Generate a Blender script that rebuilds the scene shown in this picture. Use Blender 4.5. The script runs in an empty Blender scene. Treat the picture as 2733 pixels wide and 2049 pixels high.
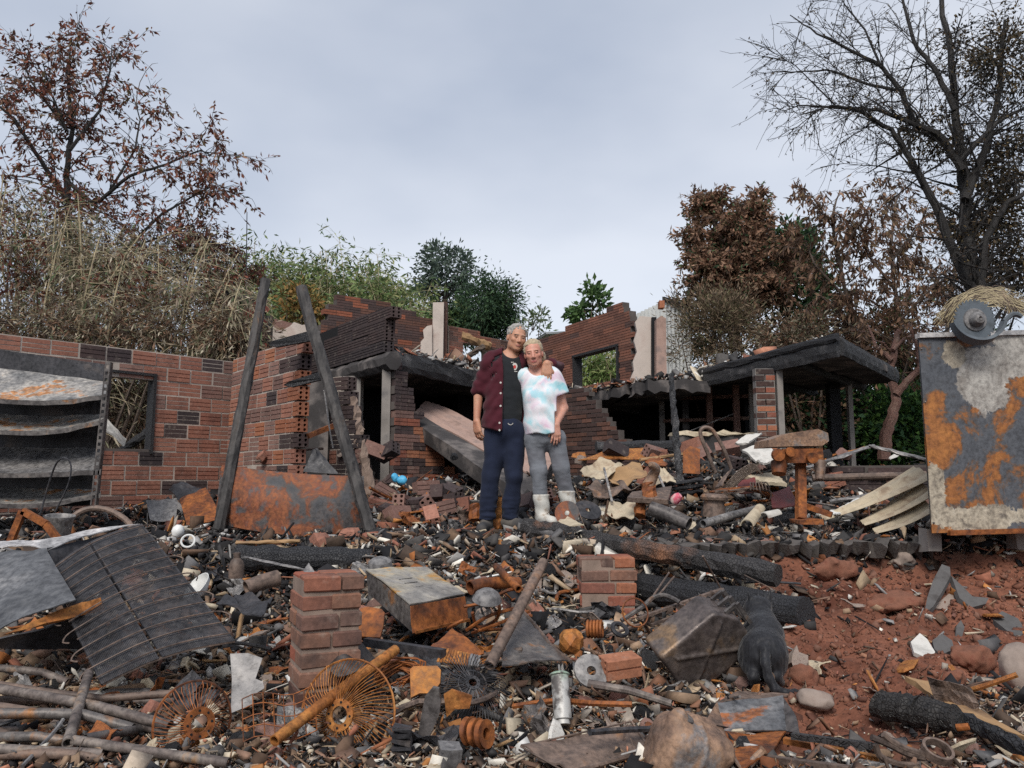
import bpy, math, random
import numpy as np
from mathutils import Vector, Matrix, Euler

scene = bpy.context.scene
COL = scene.collection
R = math.radians
rng = np.random.default_rng(7)
random.seed(7)

# ------------------------------------------------------------------ camera
FPX, PITCH, CAMZ = 773.0, 7.08, 1.0
cam_d = bpy.data.cameras.new('camera')
cam = bpy.data.objects.new('camera', cam_d)
COL.objects.link(cam)
cam.location = (0, 0, CAMZ)
cam.rotation_euler = (R(90 + PITCH), 0, 0)
cam_d.sensor_width = 36
cam_d.lens = FPX / 1024 * 36
cam_d.clip_start = 0.05
cam_d.clip_end = 2000
scene.camera = cam

# ------------------------------------------------------------------ sky, sun, exposure
SUN_EL, SUN_AZ = 46, 192          # azimuth the light comes from (behind the camera, to its left)
world = bpy.data.worlds.new('World')
scene.world = world
world.use_nodes = True
wt = world.node_tree
wt.nodes.clear()
def wn(t, **k):
    n = wt.nodes.new(t)
    for a, b in k.items(): setattr(n, a, b)
    return n
w_out = wn('ShaderNodeOutputWorld'); w_bg = wn('ShaderNodeBackground')
w_sky = wn('ShaderNodeTexSky', sky_type='NISHITA', sun_disc=False, sun_elevation=R(SUN_EL), sun_rotation=R(SUN_AZ))
w_tc = wn('ShaderNodeTexCoord')
w_map = wn('ShaderNodeMapping'); w_map.inputs['Scale'].default_value = (1.0, 1.0, 2.2)
w_no = wn('ShaderNodeTexNoise'); w_no.inputs['Scale'].default_value = 1.35; w_no.inputs['Detail'].default_value = 5; w_no.inputs['Roughness'].default_value = .45
w_cr = wn('ShaderNodeValToRGB')
e = w_cr.color_ramp.elements
e[0].position = .34; e[0].color = (1.72, 1.98, 2.48, 1)
e[1].position = .68; e[1].color = (3.5, 3.62, 3.88, 1)
w_mix = wn('ShaderNodeMix', data_type='RGBA'); w_mix.inputs['Factor'].default_value = .88
w_bg.inputs['Strength'].default_value = .1
L = wt.links.new
L(w_tc.outputs['Generated'], w_map.inputs['Vector']); L(w_map.outputs[0], w_no.inputs['Vector'])
L(w_no.outputs['Fac'], w_cr.inputs['Fac'])
L(w_sky.outputs[0], w_mix.inputs[6]); L(w_cr.outputs[0], w_mix.inputs[7])
L(w_mix.outputs[2], w_bg.inputs['Color']); L(w_bg.outputs[0], w_out.inputs['Surface'])

sun_d = bpy.data.lights.new('sun', 'SUN')
sun = bpy.data.objects.new('sun', sun_d); COL.objects.link(sun)
sun_d.energy = 1.5; sun_d.angle = R(26); sun_d.color = (1, .955, .89)
_d = Vector((math.sin(R(SUN_AZ)) * math.cos(R(SUN_EL)), math.cos(R(SUN_AZ)) * math.cos(R(SUN_EL)), math.sin(R(SUN_EL))))
sun.rotation_euler = (-_d).to_track_quat('-Z', 'Y').to_euler()
sun.location = (-10, -14, 20)

scene.view_settings.view_transform = 'Standard'
scene.view_settings.look = 'None'
scene.view_settings.gamma = 1
scene.view_settings.use_curve_mapping = False
scene.view_settings.exposure = 1.2
scene.render.engine = 'CYCLES'
scene.cycles.use_denoising = False
scene.cycles.max_bounces = 5
scene.cycles.diffuse_bounces = 3
scene.cycles.glossy_bounces = 2
scene.cycles.transparent_max_bounces = 6

# ------------------------------------------------------------------ helpers
_ct, _st = math.cos(R(PITCH)), math.sin(R(PITCH))
def P(px, py, Y):
    """the point of the place at depth Y that stands at this spot of a 1024 x 768 print"""
    u, v = (px - 512) / FPX, (384 - py) / FPX
    t = Y / (_ct - v * _st)
    return np.array([u * t, Y, CAMZ + t * (v * _ct + _st)])
def PP(pts, Y): return [P(a, b, Y) for a, b in pts]

def smooth(a, b, x):
    t = np.clip((x - a) / (b - a), 0, 1)
    return t * t * (3 - 2 * t)

def _h3(i, j, k, s):
    n = (i * 374761393 + j * 668265263 + k * 2147483647 + s * 974634777) & 0xffffffff
    n = ((n ^ (n >> 13)) * 1274126177) & 0xffffffff
    return ((n ^ (n >> 16)) & 0xffff) / 65535.0
def vnoise(p, s=0):
    p = np.asarray(p, float); f = np.floor(p); t = p - f; t = t * t * (3 - 2 * t)
    i = f.astype(np.int64); r = 0
    for a in (0, 1):
        for b in (0, 1):
            for c in (0, 1):
                w = (t[..., 0] if a else 1 - t[..., 0]) * (t[..., 1] if b else 1 - t[..., 1]) * (t[..., 2] if c else 1 - t[..., 2])
                r = r + w * _h3(i[..., 0] + a, i[..., 1] + b, i[..., 2] + c, s)
    return r * 2 - 1
def fbm(p, o=3, s=0):
    p = np.asarray(p, float); r = 0; a = 1
    for k in range(o):
        r = r + a * vnoise(p * 2 ** k, s + k); a *= .5
    return r

def mesh_np(name, V, F, mat, col=None, smooth_=False, cn='col'):
    """one mesh from arrays; F is an (n,3|4) array or a list of index lists"""
    me = bpy.data.meshes.new(name)
    V = np.asarray(V, np.float32)
    if isinstance(F, np.ndarray):
        n, k = F.shape
        me.vertices.add(len(V)); me.vertices.foreach_set('co', V.ravel())
        me.loops.add(n * k); me.loops.foreach_set('vertex_index', F.astype(np.int32).ravel())
        me.polygons.add(n)
        me.polygons.foreach_set('loop_start', np.arange(0, n * k, k, dtype=np.int32))
        me.update(calc_edges=True)
    else:
        me.from_pydata([tuple(v) for v in V.tolist()], [], F)
    if smooth_: me.polygons.foreach_set('use_smooth', np.ones(len(me.polygons), bool))
    if col is not None:
        a = me.color_attributes.new(cn, 'FLOAT_COLOR', 'POINT')
        c = np.ones((len(V), 4), np.float32); c[:, :3] = col
        a.data.foreach_set('color', c.ravel())
    if mat is not None: me.materials.append(mat)
    me.validate(); me.update()
    return me

def put(name, me, parent=None, loc=(0, 0, 0), rot=None, scale=None):
    o = bpy.data.objects.new(name, me); COL.objects.link(o)
    o.location = loc
    if rot is not None: o.rotation_euler = rot
    if scale is not None: o.scale = scale
    if parent is not None: o.parent = parent
    return o
def tag(o, label=None, cat=None, group=None, kind=None):
    if label: o['label'] = label
    if cat: o['category'] = cat
    if group: o['group'] = group
    if kind: o['kind'] = kind
    return o
def thing(name, label, cat, loc=(0, 0, 0), group=None, rotz=0):
    o = bpy.data.objects.new(name, None); COL.objects.link(o)
    o.empty_display_size = .1
    o.location = tuple(float(v) for v in loc); o.rotation_euler = (0, 0, rotz)
    return tag(o, label, cat, group, 'thing')

def frame(d, up=(0, 0, 1)):
    """orthonormal columns with the third along d"""
    d = np.asarray(d, float); d = d / np.linalg.norm(d)
    u = np.asarray(up, float)
    if abs(d @ u) > .98: u = np.array([1., 0, 0])
    x = np.cross(u, d); x /= np.linalg.norm(x)
    return x, np.cross(d, x), d

class MB:
    """collects shapes in world coordinates, links them as ONE mesh object"""
    def __init__(s): s.v = []; s.f = []; s.n = 0
    def add(s, V, F):
        V = np.asarray(V, float); s.v.append(V)
        s.f += [[i + s.n for i in f] for f in F]; s.n += len(V); return s
    def box(s, c, size, M=None, jit=0):
        h = np.array(size) / 2
        V = np.array([[x, y, z] for z in (-1, 1) for y in (-1, 1) for x in (-1, 1)], float) * h
        if jit: V = V + (rng.random((8, 3)) - .5) * 2 * jit
        if M is not None: V = V @ np.asarray(M, float).T
        return s.add(V + np.array(c), [[0, 2, 3, 1], [4, 5, 7, 6], [0, 1, 5, 4], [2, 6, 7, 3], [0, 4, 6, 2], [1, 3, 7, 5]])
    def beam(s, a, b, w, h, up=(0, 0, 1), jit=0):
        a, b = np.asarray(a, float), np.asarray(b, float)
        x, y, z = frame(b - a, up)
        return s.box((a + b) / 2, (w, h, np.linalg.norm(b - a)), np.stack([x, y, z], 1), jit)
    def rough_beam(s, a, b, w, h, n=14, amp=.012, up=(0, 0, 1), taper=1, seg=8):
        """a charred timber: uneven along its length"""
        a, b = np.asarray(a, float), np.asarray(b, float)
        x, y, z = frame(b - a, up); k = seg; V = []
        for i in range(n + 1):
            t = i / n; q = a + (b - a) * t; sc = 1 + (taper - 1) * t
            for j in range(k):
                an = 2 * math.pi * (j + .5) / k
                cx, cy = math.cos(an), math.sin(an); m = max(abs(cx), abs(cy)) ** .8
                V.append(q + x * (cx / m * w / 2 * sc + rng.normal() * amp) + y * (cy / m * h / 2 * sc + rng.normal() * amp))
        F = [[i * k + j, i * k + (j + 1) % k, (i + 1) * k + (j + 1) % k, (i + 1) * k + j] for i in range(n) for j in range(k)]
        F += [list(range(k))[::-1], [n * k + j for j in range(k)]]
        return s.add(V, F)
    def tube(s, pts, r, k=8, cap=True, inner=0):
        pts = [np.asarray(p, float) for p in pts]; n = len(pts)
        rs = [r] * n if np.isscalar(r) else list(r)
        if k <= 4 and not inner:      # twigs and wires: quick version
            Q = np.array(pts); d = np.empty_like(Q); d[1:-1] = Q[2:] - Q[:-2]; d[0] = Q[1] - Q[0]; d[-1] = Q[-1] - Q[-2]
            d /= np.sqrt((d * d).sum(1, keepdims=True)) + 1e-9; m_ = d.mean(0)
            u = (0, 0, 1.) if abs(m_[2]) < .8 else (1., 0, 0)
            x = np.stack([u[1] * d[:, 2] - u[2] * d[:, 1], u[2] * d[:, 0] - u[0] * d[:, 2], u[0] * d[:, 1] - u[1] * d[:, 0]], 1); x /= np.sqrt((x * x).sum(1, keepdims=True)) + 1e-9
            y = np.stack([d[:, 1] * x[:, 2] - d[:, 2] * x[:, 1], d[:, 2] * x[:, 0] - d[:, 0] * x[:, 2], d[:, 0] * x[:, 1] - d[:, 1] * x[:, 0]], 1)
            an = np.arange(k) * (2 * math.pi / k); rr = np.array(rs)[:, None, None]
            VV = Q[:, None] + (x[:, None] * np.cos(an)[None, :, None] + y[:, None] * np.sin(an)[None, :, None]) * rr
            F = [[i * k + j, i * k + (j + 1) % k, (i + 1) * k + (j + 1) % k, (i + 1) * k + j] for i in range(n - 1) for j in range(k)]
            if cap: F += [list(range(k))[::-1], [(n - 1) * k + j for j in range(k)]]
            return s.add(VV.reshape(-1, 3), F)
        V = []; x = None
        for i, p in enumerate(pts):
            d = pts[min(i + 1, n - 1)] - pts[max(i - 1, 0)]
            d = d / (np.linalg.norm(d) + 1e-9)
            if x is None: x, y, _ = frame(d)
            else:
                x = x - d * (x @ d); x /= (np.linalg.norm(x) + 1e-9); y = np.cross(d, x)
            for j in range(k):
                an = 2 * math.pi * j / k
                V.append(p + (x * math.cos(an) + y * math.sin(an)) * rs[i])
        F = [[i * k + j, i * k + (j + 1) % k, (i + 1) * k + (j + 1) % k, (i + 1) * k + j] for i in range(n - 1) for j in range(k)]
        if inner:   # open pipe: a dark bore a little way in at both ends
            F0 = []
            for e, i in ((0, 0), (1, n - 1)):
                d = (pts[1] - pts[0]) if not e else (pts[-2] - pts[-1]); d = d / np.linalg.norm(d)
                ring = [pts[i] + (V[i * k + j] - pts[i]) * inner for j in range(k)]
                b0 = len(V); V += ring; V += [q + d * rs[i] * 2.5 for q in ring]
                for j in range(k):
                    j2 = (j + 1) % k
                    q1 = [i * k + j, i * k + j2, b0 + j2, b0 + j]; q2 = [b0 + j, b0 + j2, b0 + k + j2, b0 + k + j]
                    F0 += [q1[::-1], q2[::-1]] if not e else [q1, q2]
                q3 = [b0 + k + j for j in range(k)]
                F0.append(q3[::-1] if not e else q3)
            F += F0
        elif cap: F += [list(range(k))[::-1], [(n - 1) * k + j for j in range(k)]]
        return s.add(V, F)
    def lathe(s, prof, c, axis=(0, 0, 1), k=24, a0=0, a1=2 * math.pi, up=(0, 0, 1)):
        """prof: (radius, height) pairs along the axis"""
        x, y, z = frame(axis, up if abs(np.dot(np.asarray(axis, float) / np.linalg.norm(axis), up)) < .98 else (1, 0, 0))
        full = abs(a1 - a0 - 2 * math.pi) < 1e-6; m = k if full else k + 1
        V = [np.asarray(c) + (x * math.cos(a) + y * math.sin(a)) * r + z * h for r, h in prof for a in [a0 + (a1 - a0) * j / k for j in range(m)]]
        F = []
        for i in range(len(prof) - 1):
            for j in range(k):
                j2 = (j + 1) % m
                F.append([i * m + j, i * m + j2, (i + 1) * m + j2, (i + 1) * m + j])
        return s.add(V, F)
    def torus(s, c, axis, r, rt, k=32, kt=6, a0=0, a1=2 * math.pi, ell=1):
        x, y, z = frame(axis)
        n = k + 1
        return s.tube([np.asarray(c) + x * math.cos(a) * r + y * math.sin(a) * r * ell for a in np.linspace(a0, a1, n)], rt, kt)
    def poly(s, pts, ext):
        """closed outline pushed along ext"""
        pts = [np.asarray(p, float) for p in pts]; n = len(pts); ext = np.asarray(ext, float)
        return s.add(pts + [p + ext for p in pts], [list(range(n))[::-1], list(range(n, 2 * n))] + [[i, (i + 1) % n, n + (i + 1) % n, n + i] for i in range(n)])
    def sheet(s, fn, nu, nv, th=.004):
        """a surface fn(u,v)->point with a thickness"""
        G = np.array([[fn(i / nu, j / nv) for j in range(nv + 1)] for i in range(nu + 1)], float)
        du = np.gradient(G, axis=0); dv = np.gradient(G, axis=1)
        N = np.cross(du, dv); N /= (np.linalg.norm(N, axis=-1, keepdims=True) + 1e-9)
        A = (G + N * th / 2).reshape(-1, 3); B = (G - N * th / 2).reshape(-1, 3); m = nv + 1; o = len(A); F = []
        for i in range(nu):
            for j in range(nv):
                a, b, c, d = i * m + j, (i + 1) * m + j, (i + 1) * m + j + 1, i * m + j + 1
                F += [[a, b, c, d], [o + d, o + c, o + b, o + a]]
        for i in range(nu):
            for a, b in ((i * m, (i + 1) * m), ((i + 1) * m + nv, i * m + nv)): F.append([b, a, o + a, o + b])
        for j in range(nv):
            for a, b in ((j + 1, j), (nu * m + j, nu * m + j + 1)): F.append([b, a, o + a, o + b])
        return s.add(np.vstack([A, B]), F)
    def quad(s, a, b, c, d, th=.01, n=6, amp=0, seed=0):
        """a slab or sheet through four corners, dented by amp"""
        a, b, c, d = [np.asarray(q, float) for q in (a, b, c, d)]
        N = np.cross(b - a, d - a); N /= np.linalg.norm(N); S = max(np.linalg.norm(b - a), np.linalg.norm(d - a))
        def fn(u, v):
            q = (a * (1 - u) + b * u) * (1 - v) + (d * (1 - u) + c * u) * v
            return q + N * amp * float(fbm(np.array([u * 2.5, v * 2.5, seed * 7.3 + .5]), 3, seed)) if amp else q
        return s.sheet(fn, n, n, th)
    def V(s): return np.vstack(s.v)
    def build(s, name, mat, parent=None, smooth_=False, loc=None):
        V = s.V()
        if parent is not None:
            V = V - np.array(parent_world(parent)); o = put(name, mesh_np(name, V, s.f, mat, smooth_=smooth_), parent)
        else:
            lo, hi = V.min(0), V.max(0)
            c = np.array([(lo[0] + hi[0]) / 2, (lo[1] + hi[1]) / 2, lo[2]]) if loc is None else np.array(loc)
            o = put(name, mesh_np(name, V - c, s.f, mat, smooth_=smooth_), None, tuple(c))
        if smooth_:
            try: o.data.set_sharp_from_angle(angle=R(40))
            except Exception: pass
        return o
def parent_world(p):
    q = Vector((0, 0, 0))
    while p is not None: q = q + p.location; p = p.parent
    return q
def one(mb, name, label, cat, mat, group=None, smooth_=False):
    return tag(mb.build(name, mat, smooth_=smooth_), label, cat, group, 'thing')

# ------------------------------------------------------------------ signed-distance shapes -> one continuous mesh
def sd_cone(p, a, b, ra, rb):
    a = np.asarray(a, float); b = np.asarray(b, float); d = b - a
    t = np.clip(((p - a) @ d) / (d @ d + 1e-12), 0, 1)
    return np.linalg.norm(p - a - t[..., None] * d, axis=-1) - (ra + (rb - ra) * t)
def sd_ell(p, c, r, M=None):
    q = p - np.asarray(c, float)
    if M is not None: q = q @ M
    r = np.asarray(r, float)
    k0 = np.linalg.norm(q / r, axis=-1); k1 = np.linalg.norm(q / (r * r), axis=-1) + 1e-9
    return np.where(k0 < 1e-4, -r.min(), k0 * (k0 - 1) / k1)
def sd_box(p, c, h, rd=0, M=None):
    q = p - np.asarray(c, float)
    if M is not None: q = q @ M
    q = np.abs(q) - (np.asarray(h, float) - rd)
    return np.linalg.norm(np.maximum(q, 0), axis=-1) + np.minimum(q.max(-1), 0) - rd
def smin(a, b, k):
    h = np.maximum(k - np.abs(a - b), 0) / k
    return np.minimum(a, b) - h * h * k * .25
def smax(a, b, k): return -smin(-a, -b, k)
def surfnet(f, lo, hi, h, B=8):
    lo = np.asarray(lo, float); hi = np.asarray(hi, float)
    n = np.ceil((hi - lo) / h).astype(int) + 1
    n = ((n + B - 1) // B) * B
    nb = n // B
    cen = np.stack(np.meshgrid(*[lo[a] + (np.arange(nb[a]) * B + (B - 1) / 2) * h for a in range(3)], indexing='ij'), -1)
    dc = f(cen.reshape(-1, 3)).reshape(nb)
    act = np.abs(dc) < B * h * .87 * 1.35 + h
    F = np.repeat(np.repeat(np.repeat(np.where(dc > 0, 1., -1.), B, 0), B, 1), B, 2)
    loc = np.stack(np.meshgrid(*[np.arange(B)] * 3, indexing='ij'), -1).reshape(-1, 3)
    ids = np.argwhere(act)
    for s in range(0, len(ids), 200):
        c = ids[s:s + 200]
        idx = (c[:, None, :] * B + loc[None]).reshape(-1, 3)
        F[idx[:, 0], idx[:, 1], idx[:, 2]] = f(lo + idx * h)
    S = F < 0
    nx, ny, nz = n
    def cc(dx, dy, dz, A): return A[dx:nx - 1 + dx, dy:ny - 1 + dy, dz:nz - 1 + dz]
    tot = np.zeros((nx - 1, ny - 1, nz - 1), np.int8)
    for d in np.ndindex(2, 2, 2): tot += cc(*d, S)
    mask = (tot > 0) & (tot < 8)
    ci = np.argwhere(mask); vid = -np.ones(mask.shape, np.int64); vid[mask] = np.arange(len(ci))
    acc = np.zeros((len(ci), 3)); cnt = np.zeros(len(ci))
    cor = list(np.ndindex(2, 2, 2))
    for a in cor:
        for ax in range(3):
            if a[ax]: continue
            b = list(a); b[ax] = 1
            fa = F[ci[:, 0] + a[0], ci[:, 1] + a[1], ci[:, 2] + a[2]]; fb = F[ci[:, 0] + b[0], ci[:, 1] + b[1], ci[:, 2] + b[2]]
            m = (fa < 0) != (fb < 0)
            t = fa[m] / (fa[m] - fb[m]); q = np.tile(np.array(a, float), (m.sum(), 1)); q[:, ax] += t
            acc[m] += q; cnt[m] += 1
    V = lo + (ci + acc / cnt[:, None]) * h
    Q = []
    for ax in range(3):
        sl0 = [slice(None)] * 3; sl1 = [slice(None)] * 3; sl0[ax] = slice(0, -1); sl1[ax] = slice(1, None)
        ch = np.argwhere(S[tuple(sl0)] != S[tuple(sl1)])
        u, w = [(1, 2), (2, 0), (0, 1)][ax]
        ok = (ch[:, u] > 0) & (ch[:, w] > 0) & (ch[:, u] < n[u] - 1) & (ch[:, w] < n[w] - 1); ch = ch[ok]
        ins = S[ch[:, 0], ch[:, 1], ch[:, 2]]
        def g(du, dw):
            c = ch.copy(); c[:, u] += du; c[:, w] += dw; return vid[c[:, 0], c[:, 1], c[:, 2]]
        q = np.stack([g(-1, -1), g(0, -1), g(0, 0), g(-1, 0)], 1)
        q[~ins] = q[~ins][:, ::-1]
        Q.append(q)
    return V, np.vstack(Q)
def sdf_obj(name, f, lo, hi, h, mat, parent=None, col=None, loc=None):
    V, Fq = surfnet(f, lo, hi, h)
    C = col(V) if col else None
    if parent is not None: off = np.array(parent_world(parent))
    else: off = np.array([(V[:, 0].min() + V[:, 0].max()) / 2, (V[:, 1].min() + V[:, 1].max()) / 2, V[:, 2].min()]) if loc is None else np.array(loc)
    me = mesh_np(name, V - off, Fq, mat, C, True)
    return put(name, me, parent, (0, 0, 0) if parent is not None else tuple(off))

# ------------------------------------------------------------------ materials
class NT:
    def __init__(s, name):
        s.m = bpy.data.materials.new(name); s.m.use_nodes = True; s.t = s.m.node_tree; s.t.nodes.clear()
        s.out = s.t.nodes.new('ShaderNodeOutputMaterial'); s.b = s.t.nodes.new('ShaderNodeBsdfPrincipled')
        s.t.links.new(s.b.outputs[0], s.out.inputs[0]); s._vec = None
    def n(s, t, **k):
        x = s.t.nodes.new(t)
        for a, b in k.items(): setattr(x, a, b)
        return x
    def l(s, a, b): s.t.links.new(a, b)
    def put(s, sock, v):
        if isinstance(v, bpy.types.NodeSocket): s.l(v, sock)
        elif isinstance(v, (tuple, list)): sock.default_value = (*v, 1) if len(v) == 3 and len(sock.default_value) == 4 else v
        else: sock.default_value = v
    def vec(s):
        if s._vec is None:
            tc = s.n('ShaderNodeTexCoord'); oi = s.n('ShaderNodeObjectInfo'); s.rand = oi.outputs['Random']
            mu = s.n('ShaderNodeMath', operation='MULTIPLY'); mu.inputs[1].default_value = 61.7; s.l(s.rand, mu.inputs[0])
            ad = s.n('ShaderNodeVectorMath', operation='ADD'); s.l(tc.outputs['Object'], ad.inputs[0]); s.l(mu.outputs[0], ad.inputs[1])
            s._vec = ad.outputs[0]
        return s._vec
    def stretch(s, sc):
        m = s.n('ShaderNodeVectorMath', operation='MULTIPLY'); s.l(s.vec(), m.inputs[0]); m.inputs[1].default_value = sc; return m.outputs[0]
    def noise(s, sc, det=6, ro=.6, vec=None, dist=0):
        x = s.n('ShaderNodeTexNoise'); s.l(vec or s.vec(), x.inputs['Vector'])
        x.inputs['Scale'].default_value = sc; x.inputs['Detail'].default_value = det; x.inputs['Roughness'].default_value = ro; x.inputs['Distortion'].default_value = dist
        return x.outputs['Fac']
    def voro(s, sc, feat='F1', vec=None, rnd=1):
        x = s.n('ShaderNodeTexVoronoi', feature=feat); s.l(vec or s.vec(), x.inputs['Vector']); x.inputs['Scale'].default_value = sc; x.inputs['Randomness'].default_value = rnd
        return x.outputs['Distance']
    def ramp(s, fac, stops, interp='LINEAR'):
        x = s.n('ShaderNodeValToRGB'); s.l(fac, x.inputs[0]); cr = x.color_ramp; cr.interpolation = interp
        while len(cr.elements) < len(stops): cr.elements.new(.5)
        for el, (p, c) in zip(cr.elements, stops): el.position = p; el.color = (*c, 1) if len(c) == 3 else c
        return x.outputs[0]
    def g(s, fac, a, b): return s.ramp(fac, [(a, (0, 0, 0)), (b, (1, 1, 1))])
    def mix(s, f, a, b, mode='MIX'):
        x = s.n('ShaderNodeMix', data_type='RGBA', blend_type=mode); s.put(x.inputs[0], f); s.put(x.inputs[6], a); s.put(x.inputs[7], b); return x.outputs[2]
    def math(s, op, a, b=0):
        x = s.n('ShaderNodeMath', operation=op); s.put(x.inputs[0], a); s.put(x.inputs[1], b); return x.outputs[0]
    def attr(s, nm='col'):
        x = s.n('ShaderNodeAttribute'); x.attribute_name = nm; return x.outputs['Color']
    def fin(s, color, rough=.8, metal=0, bump=None, bs=.5, bd=.01, spec=.4):
        s.put(s.b.inputs['Base Color'], color); s.put(s.b.inputs['Roughness'], rough); s.put(s.b.inputs['Metallic'], metal); s.b.inputs['Specular IOR Level'].default_value = spec
        if bump is not None:
            x = s.n('ShaderNodeBump'); x.inputs['Strength'].default_value = bs; x.inputs['Distance'].default_value = bd
            s.l(bump, x.inputs['Height']); s.l(x.outputs[0], s.b.inputs['Normal'])
        return s.m

def m_metal(name, stops, sc=4, rough=.62, metal=.25, fine=.55, streak=(1, 1, 1), bd=.004):
    t = NT(name); v = t.stretch(streak)
    n1 = t.noise(sc, 8, .62, v, .4); n2 = t.noise(sc * 9, 5, .65)
    c = t.ramp(n1, stops); n3 = t.noise(sc * 2.7, 6, .7, v, .2)
    c = t.mix(.45, c, t.ramp(n3, [(.32, (.35, .33, .32)), (.62, (1.15, 1.12, 1.1))]), 'MULTIPLY')
    c = t.mix(fine, c, t.ramp(n2, [(.36, (.12, .10, .09)), (.52, (.85, .84, .83)), (.66, (1.35, 1.32, 1.28))]), 'MULTIPLY')
    return t.fin(c, t.ramp(n2, [(.3, (rough - .15,) * 3), (.7, (rough + .2,) * 3)]), metal, n2, .5, bd)
def m_brick(name, cols, soot=.4, bump=.5):
    t = NT(name); v = t.vec()
    base = t.ramp(t.rand, [(i / (len(cols) - 1), c) for i, c in enumerate(cols)])
    n1 = t.noise(5, 6, .6); n2 = t.noise(45, 5, .7)
    c = t.mix(t.math('MULTIPLY', t.g(n1, .48, .75), soot), base, (.03, .028, .03))
    c = t.mix(.5, c, t.ramp(n2, [(.3, (.35, .32, .3)), (.66, (1.2, 1.17, 1.13))]), 'MULTIPLY')
    n3 = t.noise(16, 5, .65); c = t.mix(t.math('MULTIPLY', t.g(n3, .56, .72), .30), c, (.36, .30, .25))
    return t.fin(c, .88, 0, n2, bump, .004, .25)
def m_char(name, dark=(.012, .012, .014), ash=(.10, .10, .11), amt=.62, sc=62, brown=None):
    t = NT(name); v = t.stretch((1, 1, 1))
    cr = t.voro(sc, 'DISTANCE_TO_EDGE'); n1 = t.noise(6, 6, .6); n2 = t.noise(40, 5, .7)
    c = t.ramp(n2, [(.35, dark), (.8, tuple(x * 2.2 + .002 for x in dark))])
    c = t.mix(t.g(n1, amt, amt + .22), c, ash)
    if brown: c = t.mix(t.g(t.noise(2.2, 4, .5), .56, .66), c, brown)
    h = t.math('ADD', t.g(cr, 0, .12), t.math('MULTIPLY', n2, .6))
    return t.fin(c, t.ramp(n2, [(.3, (.45,) * 3), (.7, (.85,) * 3)]), 0, h, .95, .006, .5)
def m_plain(name, col, rough=.8, var=.25, sc=8, bd=.003, metal=0, spec=.35, col2=None):
    t = NT(name); n1 = t.noise(sc, 6, .6); n2 = t.noise(sc * 8, 4, .65)
    c = t.mix(var, col, t.ramp(n1, [(.3, (.3, .3, .3)), (.7, (1.25, 1.25, 1.25))]), 'MULTIPLY')
    if col2: c = t.mix(t.g(n1, .5, .66), c, col2)
    return t.fin(c, rough, metal, n2, .4, bd, spec)
def m_attr(name, rough=.8, var=.35, sc=30, bd=.003, spec=.3, sheen=0, trans=0):
    t = NT(name); n2 = t.noise(sc, 4, .65)
    c = t.mix(var, t.attr(), t.ramp(n2, [(.3, (.35, .35, .35)), (.68, (1.2, 1.2, 1.2))]), 'MULTIPLY')
    if sheen: t.b.inputs['Sheen Weight'].default_value = sheen
    m = t.fin(c, rough, 0, n2, .4, bd, spec)
    if trans:
        tr = t.n('ShaderNodeBsdfTranslucent'); t.l(c, tr.inputs['Color']); mx = t.n('ShaderNodeMixShader'); mx.inputs[0].default_value = trans
        t.l(t.b.outputs[0], mx.inputs[1]); t.l(tr.outputs[0], mx.inputs[2]); t.l(mx.outputs[0], t.out.inputs[0])
    return m

MAT = {}
MAT['block_red'] = m_brick('block_red', [(.30, .135, .095), (.25, .11, .08), (.34, .16, .115), (.27, .125, .09)], .55)
MAT['block_brown'] = m_brick('block_brown', [(.22, .125, .105), (.175, .105, .09), (.25, .145, .12)], .45)
MAT['block_dark'] = m_brick('block_dark', [(.055, .042, .044), (.075, .05, .048), (.042, .035, .038)], .4)
MAT['block_orange'] = m_brick('block_orange', [(.36, .145, .08), (.30, .115, .065), (.38, .165, .095)], .3)
MAT['brick_red'] = m_brick('brick_red', [(.29, .095, .06), (.23, .085, .058), (.34, .11, .065), (.19, .085, .065)], .5)
MAT['brick_soot'] = m_brick('brick_soot', [(.085, .045, .036), (.06, .037, .033), (.12, .055, .04), (.045, .033, .032)], .5)
MAT['mortar'] = m_plain('mortar', (.41, .355, .31), .95, .5, 5)
MAT['mortar_brown'] = m_plain('mortar_brown', (.24, .175, .14), .95, .45, 12)
MAT['mortar_soot'] = m_plain('mortar_soot', (.10, .085, .078), .95, .5, 6)
MAT['concrete'] = m_plain('concrete', (.26, .235, .215), .92, .5, 3, col2=(.10, .095, .095))
MAT['concrete_char'] = m_plain('concrete_char', (.055, .05, .05), .9, .6, 3, col2=(.16, .14, .13))
MAT['plaster'] = m_plain('plaster', (.52, .45, .40), .95, .4, 2.5, col2=(.36, .28, .245))
MAT['plaster_pink'] = m_plain('plaster_pink', (.38, .255, .21), .95, .6, 5, .006, col2=(.22, .16, .14))
MAT['char'] = m_char('char', (.010, .010, .012), (.065, .066, .072), .64)
MAT['char_ash'] = m_char('char_ash', (.016, .016, .018), (.12, .115, .115), .52)
MAT['char_brown'] = m_char('char_brown', (.02, .018, .018), (.09, .085, .085), .6, 55, (.20, .09, .045))
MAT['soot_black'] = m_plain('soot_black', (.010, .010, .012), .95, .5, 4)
MAT['rust'] = m_metal('rust', [(.30, (.05, .028, .02)), (.42, (.20, .065, .022)), (.52, (.34, .115, .03)), (.64, (.16, .055, .025)), (.75, (.42, .17, .05))], 4)
MAT['rust_orange'] = m_metal('rust_orange', [(.30, (.16, .06, .02)), (.45, (.34, .125, .032)), (.58, (.44, .19, .05)), (.70, (.24, .09, .032))], 6)
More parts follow.
